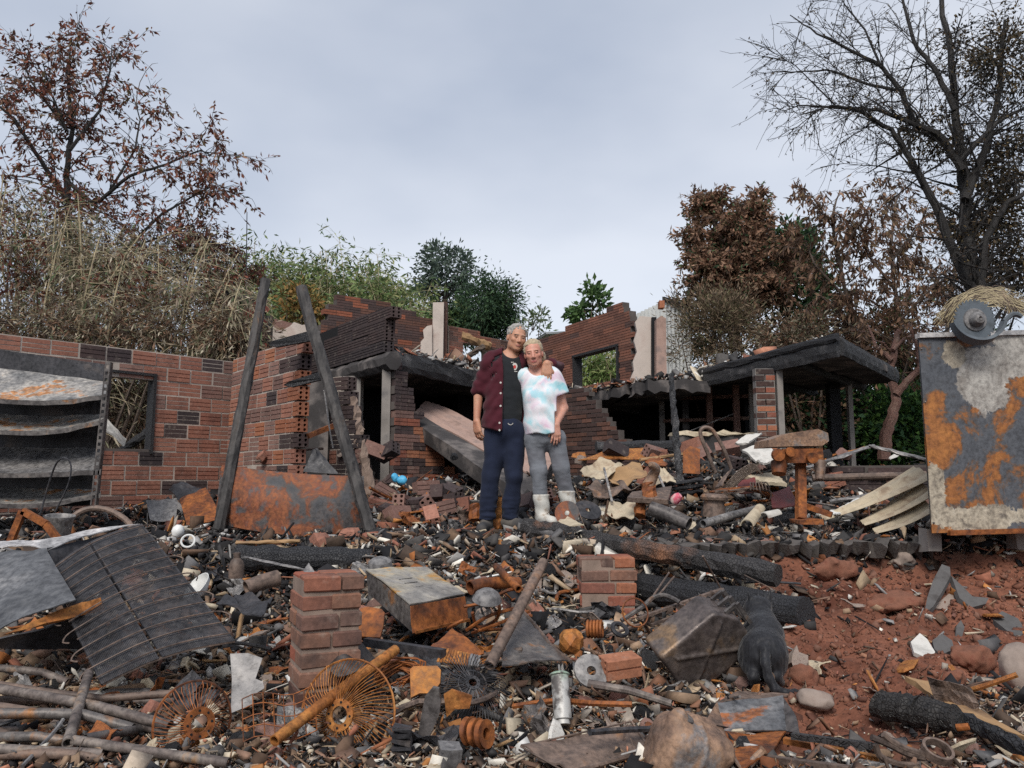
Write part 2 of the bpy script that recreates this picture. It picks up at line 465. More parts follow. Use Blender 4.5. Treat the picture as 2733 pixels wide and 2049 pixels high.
MAT['rust_sheet'] = m_metal('rust_sheet', [(.34, (.07, .072, .08)), (.42, (.10, .088, .085)), (.46, (.16, .062, .036)), (.51, (.27, .095, .04)), (.57, (.20, .066, .034)), (.62, (.11, .09, .088)), (.70, (.08, .078, .082))], 4.2, .65, .1, .5)
MAT['rust_freezer'] = m_metal('rust_freezer', [(.30, (.07, .075, .085)), (.47, (.085, .092, .105)), (.505, (.10, .08, .07)), (.53, (.24, .095, .035)), (.60, (.38, .155, .045)), (.70, (.20, .08, .035))], 2.8, .6, .1, .6, (1, 1, .8))
MAT['steel_burnt'] = m_metal('steel_burnt', [(.28, (.035, .03, .03)), (.45, (.11, .10, .098)), (.56, (.17, .155, .145)), (.64, (.30, .14, .055)), (.74, (.13, .10, .09))], 3.5, .5, .35)
MAT['steel_dark'] = m_metal('steel_dark', [(.30, (.018, .018, .021)), (.55, (.055, .055, .062)), (.70, (.10, .085, .078)), (.78, (.22, .10, .05))], 4, .5, .3)
MAT['steel_grey'] = m_metal('steel_grey', [(.30, (.10, .10, .105)), (.5, (.22, .215, .215)), (.66, (.36, .345, .33)), (.76, (.30, .16, .07))], 4, .5, .3)
MAT['steel_brown'] = m_metal('steel_brown', [(.30, (.06, .045, .04)), (.48, (.15, .11, .09)), (.60, (.21, .15, .12)), (.72, (.30, .15, .07))], 4, .6, .2)
MAT['shelf_metal'] = m_metal('shelf_metal', [(.30, (.10, .105, .11)), (.46, (.24, .235, .23)), (.55, (.40, .38, .35)), (.60, (.44, .19, .06)), (.70, (.33, .29, .25))], 3.5, .55, .2)
MAT['pipe'] = m_metal('pipe', [(.28, (.05, .042, .04)), (.45, (.135, .11, .10)), (.56, (.22, .19, .17)), (.66, (.28, .16, .075)), (.78, (.12, .095, .085))], 5, .6, .2)
MAT['ashwhite'] = m_plain('ashwhite', (.60, .58, .54), .9, .6, 10, col2=(.36, .33, .30))
MAT['cream'] = m_plain('cream', (.52, .44, .32), .9, .6, 8, col2=(.27, .20, .14))
MAT['wood_tan'] = m_plain('wood_tan', (.36, .22, .11), .85, .5, 5, col2=(.16, .10, .06))
MAT['bamboo'] = m_plain('bamboo', (.42, .35, .22), .75, .4, 5)
MAT['bark'] = m_char('bark', (.012, .010, .009), (.06, .045, .035), .62, 75)
MAT['bark_red'] = m_char('bark_red', (.12, .06, .045), (.24, .16, .12), .5, 60)
MAT['bark_brown'] = m_char('bark_brown', (.07, .05, .038), (.16, .12, .09), .5, 60)
MAT['leaf'] = m_attr('leaf', .7, .2, 6, .001, .2, 0, .25)
MAT['debris'] = m_attr('debris', .85, .5, 28, .003, .25)
MAT['soil'] = m_plain('soil', (.205, .088, .055), .95, .6, 22, .012, col2=(.15, .055, .034))
MAT['stone'] = m_plain('stone', (.29, .23, .195), .9, .6, 9, .006, col2=(.16, .115, .095))
MAT['slate'] = m_plain('slate', (.105, .10, .098), .85, .6, 9, .006, col2=(.055, .05, .048))
MAT['white_enamel'] = m_plain('white_enamel', (.68, .68, .66), .4, .3, 8, spec=.5)
# ------------------------------------------------------------------ terrain
def lerp(x, xs, ys): return np.interp(x, xs, ys)
def soil_mask(x, y):
    n = fbm(np.stack([x * 1.6, y * 1.6, np.zeros_like(x)], -1), 3, 5) * .22
    m = smooth(1.12, 1.40, x + n * .7 - (y - 4.1) * .34) * (1 - smooth(5.15, 5.4, y)) * smooth(2.55, 3.0, y + n * 1.6 - (x - 2.2) * .15)
    return m
def H(x, y):
    x = np.asarray(x, float); y = np.asarray(y, float)
    low = lerp(y, [-30, 1.5, 2.4, 3.2, 4.2, 5.2], [0, .09, .13, .15, .15, .18])
    high = lerp(y, [4, 5, 7, 8, 9.5, 12, 15, 20, 27, 45, 90, 300], [.53, .55, .57, .66, .86, 1.05, 1.3, 2.4, 4.2, 5.2, 6, 8])
    right = smooth(1.15, 1.7, x); mid = np.exp(-((x + .35) / .75) ** 2); left = smooth(1.2, 2.4, -x)
    w = .32 + right * 1.75 + mid * 1.15 + left * .5
    ye = 5.3 + .06 * np.sin(x * 3.1)
    t = np.clip((y - (ye - w)) / w, 0, 1); t = t * (1 - right) + right * np.interp(t, [0, .35, .82, .90, 1], [0, .10, .42, .60, 1])
    h = low * (1 - t) + high * t
    h = h + .42 * np.exp(-(((x - 2.2) / 1.5) ** 2 + ((y - 8.0) / .9) ** 2)) + .30 * np.exp(-(((x + .9) / .7) ** 2 + ((y - 7.9) / .6) ** 2))
    h = h + .25 * smooth(5.5, 7.5, y) * smooth(-.2, 1.2, x) * (1 - smooth(9.5, 11, y))* .6
    near = 1 - smooth(14, 26, y)
    h = h - .14 * np.exp(-(((x + 1.75) / .75) ** 2 + ((y - 5.85) / .42) ** 2))
    h = h + .05 * np.exp(-(((x - .28) / .3) ** 2 + ((y - 6.45) / .35) ** 2))
    p = np.stack([x, y, np.zeros_like(x)], -1)
    sm = soil_mask(x, y)
    flat = 1 - .75 * np.exp(-(((x + .05) / .55) ** 2 + ((y - 6.45) / .45) ** 2))
    h = h + near * flat * (fbm(p * 1.7, 3, 1) * .035 + fbm(p * 7, 3, 2) * (.016 + .030 * sm) + sm * fbm(p * 21, 2, 6) * .014)
    h = h + (1 - near) * fbm(p * .22, 3, 3) * .5
    return h
def Hs(x, y): return float(H(np.array([x]), np.array([y]))[0])

def build_ground():
    xs = np.concatenate([-np.geomspace(400, 7, 26), np.linspace(-6.6, 6.6, 300), np.geomspace(7, 400, 26)])
    ys = np.concatenate([np.linspace(-60, 1.2, 14), np.linspace(1.4, 6.2, 200), np.linspace(6.25, 13, 110), np.geomspace(13.3, 600, 60)])
    X, Y = np.meshgrid(xs, ys, indexing='ij'); Z = H(X, Y)
    V = np.stack([X, Y, Z], -1).reshape(-1, 3); m = len(ys)
    i, j = np.meshgrid(np.arange(len(xs) - 1), np.arange(m - 1), indexing='ij')
    a = (i * m + j).ravel(); F = np.stack([a, a + m, a + m + 1, a + 1], 1)
    sm = soil_mask(X, Y).ravel()[:, None]
    p = V * np.array([1, 1, 0])
    n = fbm(p * 4, 3, 11)[:, None]; n2 = fbm(p * 1.1, 2, 12)[:, None]
    ash = np.array([.030, .028, .028]) + smooth(.0, .9, n) * np.array([.12, .095, .072])
    ash = ash + smooth(.1, .8, n2) * np.array([.06, .04, .025])
    soil = np.array([.195, .080, .050]) + n * np.array([.06, .028, .018]) - smooth(.1, .9, n2) * np.array([.08, .035, .022])
    far = np.array([.06, .055, .028]) + smooth(0, 1, n2) * np.array([.03, .03, .01])
    fm = smooth(12, 18, V[:, 1])[:, None]
    col = ash * (1 - sm) + soil * sm
    col = np.clip(col * (1 - fm) + far * fm, .008, 1)
    o = put('ground', mesh_np('ground', V, F, MAT['ground'], col, True))
    tag(o, kind='structure')
MAT['ground'] = m_attr('ground', .95, .6, 38, .012, .2)
build_ground()

# the broken edge of the concrete terrace above the red bank
MAT['slab_sooty'] = m_plain('slab_sooty', (.12, .105, .095), .95, .7, 6, .012, col2=(.035, .032, .032))
def slab_edge():
    mb = MB(); a, b = P(640, 556, 5.06), P(935, 548, 5.16)
    n = 60; top = []; bot = []
    for i in range(n + 1):
        t = i / n; q = a + (b - a) * t
        top.append([q[0], q[1] + rng.normal() * .05, (.59 + rng.normal() * .012)])
    V = []
    for q in top:
        th = .055 + rng.random() * .06
        V += [q, [q[0], q[1] + .03 + rng.random() * .05, q[2] - th], [q[0], q[1] + .9, q[2] - th], [q[0], q[1] + .9, q[2]]]
    F = [[i * 4 + j, i * 4 + (j + 1) % 4, i * 4 + 4 + (j + 1) % 4, i * 4 + 4 + j] for i in range(n) for j in range(4)]
    F += [[3, 2, 1, 0], [n * 4 + j for j in range(4)]]
    mb.add(V, F)
    tag(mb.build('terrace_slab', MAT['slab_sooty'], loc=(0, 5.5, .5)), kind='structure')
slab_edge()

# ------------------------------------------------------------------ hollow clay blocks and walls
def block_mesh(name, mat, L_, Hh, T, grooves=2, end_holes=0):
    """grooved block: x length, front at -y; end_holes=+1/-1 opens the tube holes on that end"""
    gw, gd = .0045, .006
    prof = [(-T / 2, -Hh / 2)]
    for g in range(grooves):
        z = -Hh / 2 + Hh * (g + 1) / (grooves + 1)
        prof += [(-T / 2, z - gw), (-T / 2 + gd, z - gw), (-T / 2 + gd, z + gw), (-T / 2, z + gw)]
    prof += [(-T / 2, Hh / 2), (T / 2, Hh / 2), (T / 2, -Hh / 2)]
    n = len(prof)
    V = [(-L_ / 2, y, z) for y, z in prof] + [(L_ / 2, y, z) for y, z in prof]
    F = [[i, n + i, n + (i + 1) % n, (i + 1) % n] for i in range(n)]
    if end_holes <= 0: F.append(list(range(n, 2 * n)))
    if end_holes >= 0: F.append(list(range(n))[::-1])
    if end_holes:
        x = end_holes * L_ / 2; cw, ch = T / 2, Hh / 3
        for a in range(2):
            for b in range(3):
                cy, cz = -T / 2 + cw * (a + .5), -Hh / 2 + ch * (b + .5); r = min(cw, ch) * .36
                i0 = len(V)
                for k in range(8):
                    an = k * math.pi / 4; c, s = math.cos(an), math.sin(an); m = max(abs(c), abs(s))
                    V.append((x, cy + c / m * cw / 2, cz + s / m * ch / 2))
                for dx in (0, .09):
                    for k in range(8):
                        an = k * math.pi / 4
                        V.append((x - end_holes * dx, cy + math.cos(an) * r, cz + math.sin(an) * r))
                for k in range(8):
                    k2 = (k + 1) % 8
                    q = [[i0 + k, i0 + k2, i0 + 8 + k2, i0 + 8 + k], [i0 + 8 + k, i0 + 8 + k2, i0 + 16 + k2, i0 + 16 + k]]
                    F += q if end_holes > 0 else [w[::-1] for w in q]
                F.append([i0 + 16 + k for k in range(8)])
    return mesh_np(name, V, F, mat)
_bm = {}
def get_block(mat, L_, Hh, T, g, eh=0):
    k = (mat, round(L_, 3), Hh, T, g, eh)
    if k not in _bm: _bm[k] = block_mesh('block', MAT[mat], L_, Hh, T, g, eh)
    return _bm[k]
def runs(keep, s0, s1, z):
    """stretches of s0..s1 where there is wall"""
    ss = np.linspace(s0, s1, 13); ok = [keep(s, z) for s in ss]; out = []; st = None
    for i, k in enumerate(ok):
        if k and st is None: st = ss[i]
        if (not k or i == 12) and st is not None:
            en = ss[i] if k else ss[i - 1]
            if en - st > .25 * (s1 - s0): out.append((st, en))
            st = None
    return out
def block_wall(parent, A, B, z0, courses, keep, pick, bl=.24, bh=.135, th=.12, j=.018, mortar='mortar', shear=0, hole_end=0, grooves=2,
               as_obj=True, part=None, piece='block', jit=.002, lean=0, proud=.004):
    A = np.array(A[:2], float); B = np.array(B[:2], float); d = B - A; Lw = np.linalg.norm(d); d /= Lw; nrm = np.array([d[1], -d[0]])
    ang = math.atan2(d[1], d[0]); mb = MB(); pieces = []
    for k in range(courses):
        z = z0 + (k + .5) * (bh + j); off = (k % 2) * (bl + j) / 2; sh = shear * (k + .5) * (bh + j); ln = lean * (k + .5) * (bh + j)
        s = -off - (bl + j) * 2
        while s < Lw + (bl + j) * 2:
            for a, b in runs(keep, s, s + bl, z):
                c = A + d * ((a + b) / 2 + sh) + nrm * ln
                nxt = keep(b + bl * .5, z) if hole_end > 0 else keep(a - bl * .5, z)
                op = bool(hole_end) and not nxt
                pieces.append((c, z, b - a, (a + b) / 2, op))
                M = np.array([[d[0], -d[1], 0], [d[1], d[0], 0], [0, 0, 1]])
                ml = b - a + j * (1.0 if b - a > bl * .9 else .2) - (.10 if op else 0); cm = c - d * (.05 * hole_end if op else 0)
                if ml > .01: mb.box((cm[0], cm[1], z), (ml, th - .008, bh + j * .99), M)
            s += bl + j
    if not as_obj:
        V = []; F = []; Cc = []; b0 = 0
        for c, z, ln_, s, op in pieces:
            m = get_block('block_red', round(ln_, 2), bh, th, grooves)
            co = np.empty(len(m.vertices) * 3); m.vertices.foreach_get('co', co); co = co.reshape(-1, 3)
            M = np.array([[d[0], -d[1], 0], [d[1], d[0], 0], [0, 0, 1]])
            V.append(co @ M.T + np.array([c[0], c[1], z]) - nrm_off(nrm, -rng.random() * proud)); F += [[i + b0 for i in p.vertices] for p in m.polygons]
            cl = np.array(pick(s, z)); Cc.append(np.tile(cl * (.8 + .4 * rng.random()), (len(co), 1))); b0 += len(co)
        mo = mb.build(part or 'mortar', MAT[mortar], parent)
        o = put('brickwork', mesh_np('brickwork', np.vstack(V) - np.array(parent_world(mo)), F, MAT['debris'], np.vstack(Cc)), mo)
        tag(o, kind='stuff')
        return mo
    mo = mb.build(part or 'mortar', MAT[mortar], parent)
    own = mo if part else parent; base = np.array(parent_world(own))
    for c, z, ln_, s, op in pieces:
        full = ln_ > bl * .9
        me = get_block(pick(s, z), bl if full else round(ln_, 2), bh, th, grooves, hole_end if op else 0)
        q = np.array([c[0], c[1], z]) + np.append(nrm * rng.random() * proud, 0) + rng.normal(size=3) * jit
        put(piece, me, own, tuple(q - base), (rng.normal() * .004, rng.normal() * .004, ang + rng.normal() * .006))
    return mo
def nrm_off(n, a): return np.array([n[0] * a, n[1] * a, 0])

# ---- left wall with the window opening
CORN = P(231, 367, 9.0); LW_A = P(-60, 330, 6.9)
lw_d = (CORN - LW_A)[:2]; lw_L = np.linalg.norm(lw_d); lw_d = lw_d / lw_L
def s_at(px, A, d):
    """distance along a wall (start A, direction d) that shows at column px"""
    u = (px - 512) / FPX / (_ct)
    return (A[0] - u * A[1]) / (u * d[1] - d[0])
WS0, WS1 = s_at(99, LW_A, lw_d), s_at(154, LW_A, lw_d)
def keep_lw(s, z):
    if s < -.1 or s > lw_L + .02: return False
    if WS0 < s < WS1 and 1.28 < z < 2.14: return False
    return True
def pick_lw(s, z):
    r = random.random(); n = float(vnoise(np.array([s * 1.3, z * 2, 3.]), 4))
    if r < .10: return 'block_dark'
    return 'block_brown' if n + r * .8 > .62 - .25 * smooth(1.0, 3.4, s) else 'block_red'
wall1 = thing('brick_wall', 'long red hollow block wall with a window opening behind the sagging metal shelves', 'wall', (LW_A[0], LW_A[1], .5))
block_wall(wall1, LW_A, CORN, .54, 12, keep_lw, pick_lw)
mb = MB()
Mw = np.array([[lw_d[0], -lw_d[1], 0], [lw_d[1], lw_d[0], 0], [0, 0, 1]])
def lw_pt(s, off, z): return np.array([LW_A[0] + lw_d[0] * s + lw_d[1] * off, LW_A[1] + lw_d[1] * s - lw_d[0] * off, z])
for s in (WS0 + .018, WS1 - .018): mb.box(lw_pt(s, .01, 1.71), (.035, .15, .86), Mw, .004)
mb.box(lw_pt((WS0 + WS1) / 2, .01, 2.125), (WS1 - WS0 - .002, .146, .03), Mw, .004)
mb.build('window_frame', MAT['char'], wall1)
mb = MB(); mb.box(lw_pt((WS0 + WS1) / 2, -.02, 1.30), (WS1 - WS0 - .08, .16, .05), Mw, .006); mb.build('window_sill', MAT['mortar_soot'], wall1)

# ---- second wall, its broken end showing the holes of the blocks
W2B = P(303, 348, 7.55); w2d = (W2B - CORN)[:2]; w2L = np.linalg.norm(w2d)
def keep_w2(s, z):
    if s < -.02: return False
    top = 2.36 + .0 * s
    e = w2L - .04 - .07 * max(0, math.sin(z * 23)) * (z < 2.2)
    return s < e and z < top
def pick_w2(s, z):
    r = random.random()
    return 'block_dark' if r < .17 else ('block_brown' if r < .5 else ('block_orange' if r > .87 else 'block_red'))
wall2 = thing('brick_wall', 'hollow block wall between the leaning posts with open block holes at its broken end', 'wall', (CORN[0], CORN[1], .5))
block_wall(wall2, CORN + np.array([.05, -.05, 0]), W2B, .54, 12, keep_w2, pick_w2, hole_end=1, shear=.085)

# ------------------------------------------------------------------ the burnt house
house = thing('burned_house', 'collapsed two storey brick house gutted by fire with blackened slabs and broken upper walls', 'house', (0, 11, .9))
ZS = 2.5
C1 = P(394, 352, 9.0); LE = np.array([.95, 13.4, ZS]); RC = P(838, 341, 8.5); RO = P(896, 359, 11.0); RI = np.array([1.7, 14.2, 2.55])
def rough_slab(pts, z, th, name, mat, nsub=10, amp=.025):
    """slab from an outline with a chipped edge"""
    out = []
    for i in range(len(pts)):
        a, b = np.array(pts[i][:2], float), np.array(pts[(i + 1) % len(pts)][:2], float)
        za, zb = (pts[i][2] if len(pts[i]) > 2 else z), (pts[(i + 1) % len(pts)][2] if len(pts[(i + 1) % len(pts)]) > 2 else z)
        for k in range(nsub):
            t = k / nsub; q = a + (b - a) * t + rng.normal(size=2) * amp
            out.append((q[0], q[1], za + (zb - za) * t + rng.normal() * amp * .5))
    n = len(out); c = np.mean(np.array(out), 0)
    V = out + [(x, y, zz - th + rng.normal() * amp * .6) for x, y, zz in out] + [tuple(c), (c[0], c[1], c[2] - th)]
    F = []
    for i in range(n):
        j = (i + 1) % n
        F += [[i, j, 2 * n], [n + j, n + i, 2 * n + 1], [i, n + i, n + j, j]]
    return MB().add(V, F).build(name, mat, house)
rough_slab([C1[:2], (LE[0], LE[1]), (1.2, 16.2), (-3.8, 16.2), (-3.1, 11.6)], ZS, .15, 'roof_slab', MAT['concrete_char'])
rough_slab([RC[:2], RO[:2], (4.6, 12.7), (3.4, 15.2), RI[:2]], 2.52, .10, 'roof_slab', MAT['concrete_char'])
rough_slab([(LE[0] - .6, LE[1] - .4, 2.40), (1.2, 12.7, 2.41), (1.72, 11.6, 2.42), (2.0, 10.95, 2.42), (2.8, 10.9, 2.42), (2.3, 13.2, 2.42), (2.5, 16, 2.35), (0, 16.2, 2.3)], 2.4, .16, 'roof_slab', MAT['concrete_char'], 7, .03)
# fascia timbers of the right wing
rci = RI + (RC - RI) * .0
mb = MB(); mb.rough_beam(np.array([RC[0], RC[1], 2.47]), np.array([RI[0], RI[1], 2.40]), .07, .22, 34, .004); mb.build('fascia_board', MAT['char_ash'], house)
mb = MB(); mb.rough_beam(np.array([RC[0] - .02, RC[1] - .05, 2.575]), np.array([RI[0] - .02, RI[1], 2.52]), .05, .09, 34, .005); mb.build('fascia_board', MAT['char'], house)
mb = MB(); mb.rough_beam(np.array([RC[0] + .05, RC[1] + .02, 2.48]), np.array([RO[0], RO[1], 2.48]), .06, .2, 20, .003); mb.build('fascia_board', MAT['char_ash'], house)
for i in range(5):
    t = .12 + i * .19; a = RC + (RI - RC) * t; b = RO + (np.array([3.4, 15.2, 2.5]) - RO) * t
    mb = MB(); mb.rough_beam((a[0] + .05, a[1], 2.38), (b[0], b[1], 2.38), .07, .1, 8, .006); mb.build('rafter', MAT['char'], house)
# slab edge band of the left wing
mb = MB(); mb.rough_beam(np.array([C1[0], C1[1] - .01, 2.40]), np.array([LE[0], LE[1], 2.36]), .06, .24, 24, .010); mb.build('edge_beam', MAT['char_ash'], house)
# right wing supports
def px_col(px0, px1, Y, z0, z1, name, mat, dep=.16, parent=house):
    a, b = P(px0, 400, Y), P(px1, 400, Y)
    return MB().box(((a[0] + b[0]) / 2, Y, (z0 + z1) / 2), (abs(b[0] - a[0]), dep, z1 - z0), None, .006).build(name, mat, parent)
px_col(828, 838, 11.2, .8, 2.40, 'post', MAT['char'])
px_col(847, 852, 10.9, .8, 2.40, 'post', MAT['concrete'], .08)
colw = P(766, 400, 9.6)
block_wall(house, (colw[0] - .13, 9.6), (colw[0] + .10, 9.6), .9, 19, lambda s, z: -.01 < s < .24, lambda s, z: random.choice(['brick_red', 'brick_soot', 'block_orange', 'brick_soot']),
           bl=.22, bh=.06, th=.12, j=.018, mortar='concrete', grooves=0, part='brick_column', piece='brick')
px_col(775, 781, 9.62, .85, 2.36, 'column', MAT['concrete'], .2)
# half wall with a rubble-topped sill and the charred window frames behind it
hw = MB(); a, b = P(672, 436, 10.6), P(795, 438, 10.9)
hw.beam((a[0], a[1], 1.2), (b[0], b[1], 1.2), .2, .8); hw.build('half_wall', MAT['concrete_char'], house)
mb = MB(); mb.rough_beam((a[0], a[1], 1.62), (b[0], b[1], 1.62), .26, .06, 20, .014); mb.build('sill', MAT['cream'], house)
for i, (x0, x1, Y, m) in enumerate([(659, 664, 12.4, 'concrete'), (682, 688, 12.2, 'concrete_char'), (706, 712, 11.6, 'bark_red'), (733, 739, 11.4, 'bark_red'), (749, 753, 11.3, 'concrete')]):
    px_col(x0, x1, Y, 1.0, 2.40, 'window_post', MAT[m], .07)
for y0, y1 in ((398, 399.5), (420, 421.5)):
    a, b = P(664, y0 + 1, 12.3), P(752, y0 - 2, 11.35)
    MB().beam(a, b, .05, .05).build('window_rail', MAT['bark_red'], house)
a, b = P(690, 431, 11.5), P(738, 412, 11.4)
MB().tube([a, b], .009, 6).build('conduit', MAT['steel_grey'], house)
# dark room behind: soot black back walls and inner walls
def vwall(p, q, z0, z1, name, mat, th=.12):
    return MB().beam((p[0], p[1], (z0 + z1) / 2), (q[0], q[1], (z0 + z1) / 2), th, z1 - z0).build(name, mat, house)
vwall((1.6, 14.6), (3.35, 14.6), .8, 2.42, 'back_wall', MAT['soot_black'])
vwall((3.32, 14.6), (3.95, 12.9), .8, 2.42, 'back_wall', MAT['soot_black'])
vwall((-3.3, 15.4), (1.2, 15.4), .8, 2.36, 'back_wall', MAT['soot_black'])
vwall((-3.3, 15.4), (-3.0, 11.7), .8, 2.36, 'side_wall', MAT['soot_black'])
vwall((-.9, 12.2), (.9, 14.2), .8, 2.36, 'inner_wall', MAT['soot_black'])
# parapet of blackened blocks over the left wing
PA, PB = P(305, 360, 11.3), P(395, 330, 8.95)
PL = np.linalg.norm((PB - PA)[:2])
block_wall(house, PA, PB, 2.50, 4, lambda s, z: s > 0 and s < PL - .05 * math.sin(z * 31) and z < 3.06 - .02 * s, lambda s, z: 'block_dark',
           bl=.92, bh=.130, th=.14, j=.005, mortar='soot_black', part='parapet', hole_end=1, grooves=3, shear=-.02, jit=.006)
mb = MB(); mb.rough_beam((PA[0], PA[1] - .03, 2.38), (PB[0], PB[1] - .04, 2.38), .2, .22, 30, .005); mb.build('lintel', MAT['concrete_char'], house)
# ground floor front of the left wing: piers, door opening, blackened blocks
DIRF = (PB - PA)[:2] / PL
def pier(px0, px1, Y, z0, z1, mat, dep=.2, name='pier'): return px_col(px0, px1, Y, z0, z1, name, MAT[mat], dep)
pier(309, 331, 10.1, .8, 2.3, 'concrete_char')
pier(344, 362, 9.75, .8, 2.3, 'concrete')
pier(383, 392, 9.1, .8, 2.3, 'concrete')
vwall(P(300, 400, 10.7), P(350, 400, 10.0), .8, 1.75, 'wall', MAT['concrete_char'])
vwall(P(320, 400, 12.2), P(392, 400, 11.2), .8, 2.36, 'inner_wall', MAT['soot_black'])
# broken corner wall right of the door, stepping down to the right
W4A, W4B = P(391, 400, 9.02), P(462, 470, 9.9)
w4L = np.linalg.norm((W4B - W4A)[:2])
def keep_w4(s, z):
    if s < 0: return False
    e = lerp(z, [.8, 1.08, 1.35, 1.65, 2.0, 2.35], [w4L + .05, w4L * .86, w4L * .60, w4L * .40, w4L * .24, w4L * .13])
    return s < e + .05 * math.sin(z * 40)
def pick_w4(s, z):
    r = random.random()
    if z > 1.75: return 'block_dark' if r < .75 else 'block_brown'
    return 'block_orange' if r < .35 else ('brick_red' if r < .65 else ('block_brown' if r < .8 else 'block_dark'))
block_wall(house, W4A, W4B, .70, 18, keep_w4, pick_w4, bl=.19, bh=.085, th=.14, j=.008, mortar='mortar_soot', part='corner_wall', hole_end=1, grooves=1, proud=.012)
# broken wall in front of the door opening, its edge running down to the right post
W3A, W3B = P(302, 430, 8.5), P(388, 500, 7.75)
w3L = np.linalg.norm((W3B - W3A)[:2])
def keep_w3(s, z):
    if s < 0: return False
    e = lerp(z, [.4, .8, 1.1, 1.4, 1.75, 2.0], [w3L * .98, w3L * .90, w3L * .80, w3L * .72, w3L * .66, w3L * .60])
    if .06 < s / w3L < .40 and z > 1.05: return False
    if s / w3L < .07 and z > 1.6: return False
    return s < e + .03 * math.sin(z * 33)
block_wall(house, W3A, W3B, .40, 11, keep_w3, lambda s, z: random.choice(['block_dark', 'block_dark', 'block_brown', 'block_red']) if z < 1.5 else 'block_dark',
           bl=.24, bh=.135, th=.13, mortar='mortar', part='broken_wall', hole_end=1, grooves=2)
mb = MB()
e3 = [P(x, y, Y) for x, y, Y in ((352, 398, 8.05), (358, 430, 8.0), (364, 460, 7.92), (372, 495, 7.82), (381, 538, 7.72))]
for i in range(len(e3) - 1): mb.rough_beam(e3[i], e3[i + 1] + (e3[i + 1] - e3[i]) * .03, .09, .12, 8, .010)
mb.build('mortar_edge', MAT['mortar_brown'], house)
# fallen slab with the pink plaster face
fs = [P(410, 424, 9.55), P(532, 512, 7.75), P(556, 462, 9.2), P(426, 408, 10.6)]
mb = MB(); mb.quad(*fs, th=.17, n=14, amp=.03, seed=3); sl = mb.build('fallen_slab', MAT['concrete_char'], house)
up = np.array([0, -.04, .088])
mb = MB(); mb.quad(fs[0] + up + (fs[3] - fs[0]) * .30, fs[1] + up + (fs[2] - fs[1]) * .40, fs[2] + up, fs[3] + up, th=.02, n=18, amp=.05, seed=3); mb.build('plaster_face', MAT['plaster_pink'], sl)
# charred solid brick wall at the inner corner
W5A, W5B = P(548, 420, 12.4), P(646, 440, 10.8); w5L = np.linalg.norm((W5B - W5A)[:2])
def keep_w5(s, z): return 0 < s < lerp(z, [1.2, 1.5, 1.75, 2.05, 2.3], [w5L, w5L * .86, w5L * .72, w5L * .60, w5L * .46]) + .05 * math.sin(z * 50)
block_wall(house, W5A, W5B, .9, 22, keep_w5, lambda s, z: (.065, .04, .036) if random.random() < .7 else (.12, .06, .045), bl=.20, bh=.055, th=.13, j=.013, mortar='mortar_soot',
           part='charred_wall', grooves=0, as_obj=False, proud=.014)
# upper walls
def upper(A, B, z0, n, keep, pick, part, **k): return block_wall(house, A, B, z0, n, keep, pick, part=part, as_obj=False, **k)
def pk(cols): return lambda s, z: random.choice(cols)
U1A, U1B = P(318, 330, 12.9), P(436, 330, 14.3); u1L = np.linalg.norm((U1B - U1A)[:2])
def keep_u1(s, z):
    t = s / u1L
    top = 3.62 if t < .03 else (4.0 if t < .12 else (4.22 - .10 * math.floor(t * 5)*.4 if t < .80 else 3.98))
    return 0 < s < u1L and z < top
upper(U1A, U1B, 2.5, 19, keep_u1, pk([(.10, .055, .046), (.075, .05, .047), (.24, .085, .05), (.14, .07, .052), (.09, .055, .05)]), 'upper_wall', bl=.29, bh=.085, th=.14, j=.008, mortar='mortar_soot', grooves=1)
px_col(432, 443, 14.2, 2.4, 4.28, 'column', MAT['plaster'], .22)
px_col(443, 447, 14.3, 2.4, 4.32, 'column', MAT['brick_soot'], .2)
mb = MB(); pl = PP([(420, 352), (418, 345), (424, 338), (423, 330), (427, 326), (432, 325), (432, 356)], 14.02); mb.poly(pl, (0, .03, 0)); mb.build('plaster_patch', MAT['plaster'], house)
U2A, U2B = P(446, 340, 14.4), P(510, 340, 15.6); u2L = np.linalg.norm((U2B - U2A)[:2])
def keep_u2(s, z):
    t = s / u2L
    if .22 < t < .62 and 2.85 < z < 3.62: return False
    return 0 < s < u2L and z < 3.92 - .15 * t
upper(U2A, U2B, 2.5, 17, keep_u2, pk([(.24, .10, .07), (.16, .08, .06), (.10, .06, .05)]), 'upper_wall', bl=.24, bh=.085, th=.14, j=.008, mortar='mortar', grooves=1)
mb = MB(); mb.rough_beam(P(461, 336, 14.6), P(490, 346, 15.1), .1, .16, 8, .01); mb.build('lintel', MAT['wood_tan'], house)
for (x0, y0, x1, y1) in ((467, 356, 484, 346), (463, 360, 478, 350)):
    mb = MB(); mb.rough_beam(P(x0, y0, 14.6), P(x1, y1, 14.8), .05, .09, 5, .008); mb.build('fallen_board', MAT['bark_brown'], house)
U3A, U3B = P(540, 340, 14.6), P(637, 340, 11.9); u3L = np.linalg.norm((U3B - U3A)[:2])
us = lambda px: s_at(px, U3A, (U3B - U3A)[:2] / u3L)
w3a, w3b = us(577), us(622)
def keep_u3(s, z):
    if w3a < s < w3b and 2.62 < z < 3.12: return False
    top = lerp(s, [0, us(560), us(580), us(600), us(618), us(628), us(629), us(634), us(635), u3L], [3.66, 3.66, 3.74, 3.76, 3.80, 3.80, 3.68, 3.68, 3.50, 3.46])
    return 0 < s < u3L and z < top
upper(U3A, U3B, 2.42, 18, keep_u3, pk([(.19, .085, .06), (.23, .10, .068), (.15, .072, .054), (.19, .088, .062), (.10, .058, .05)]), 'upper_wall', bl=.29, bh=.08, th=.14, j=.008, mortar='mortar_soot', grooves=1)
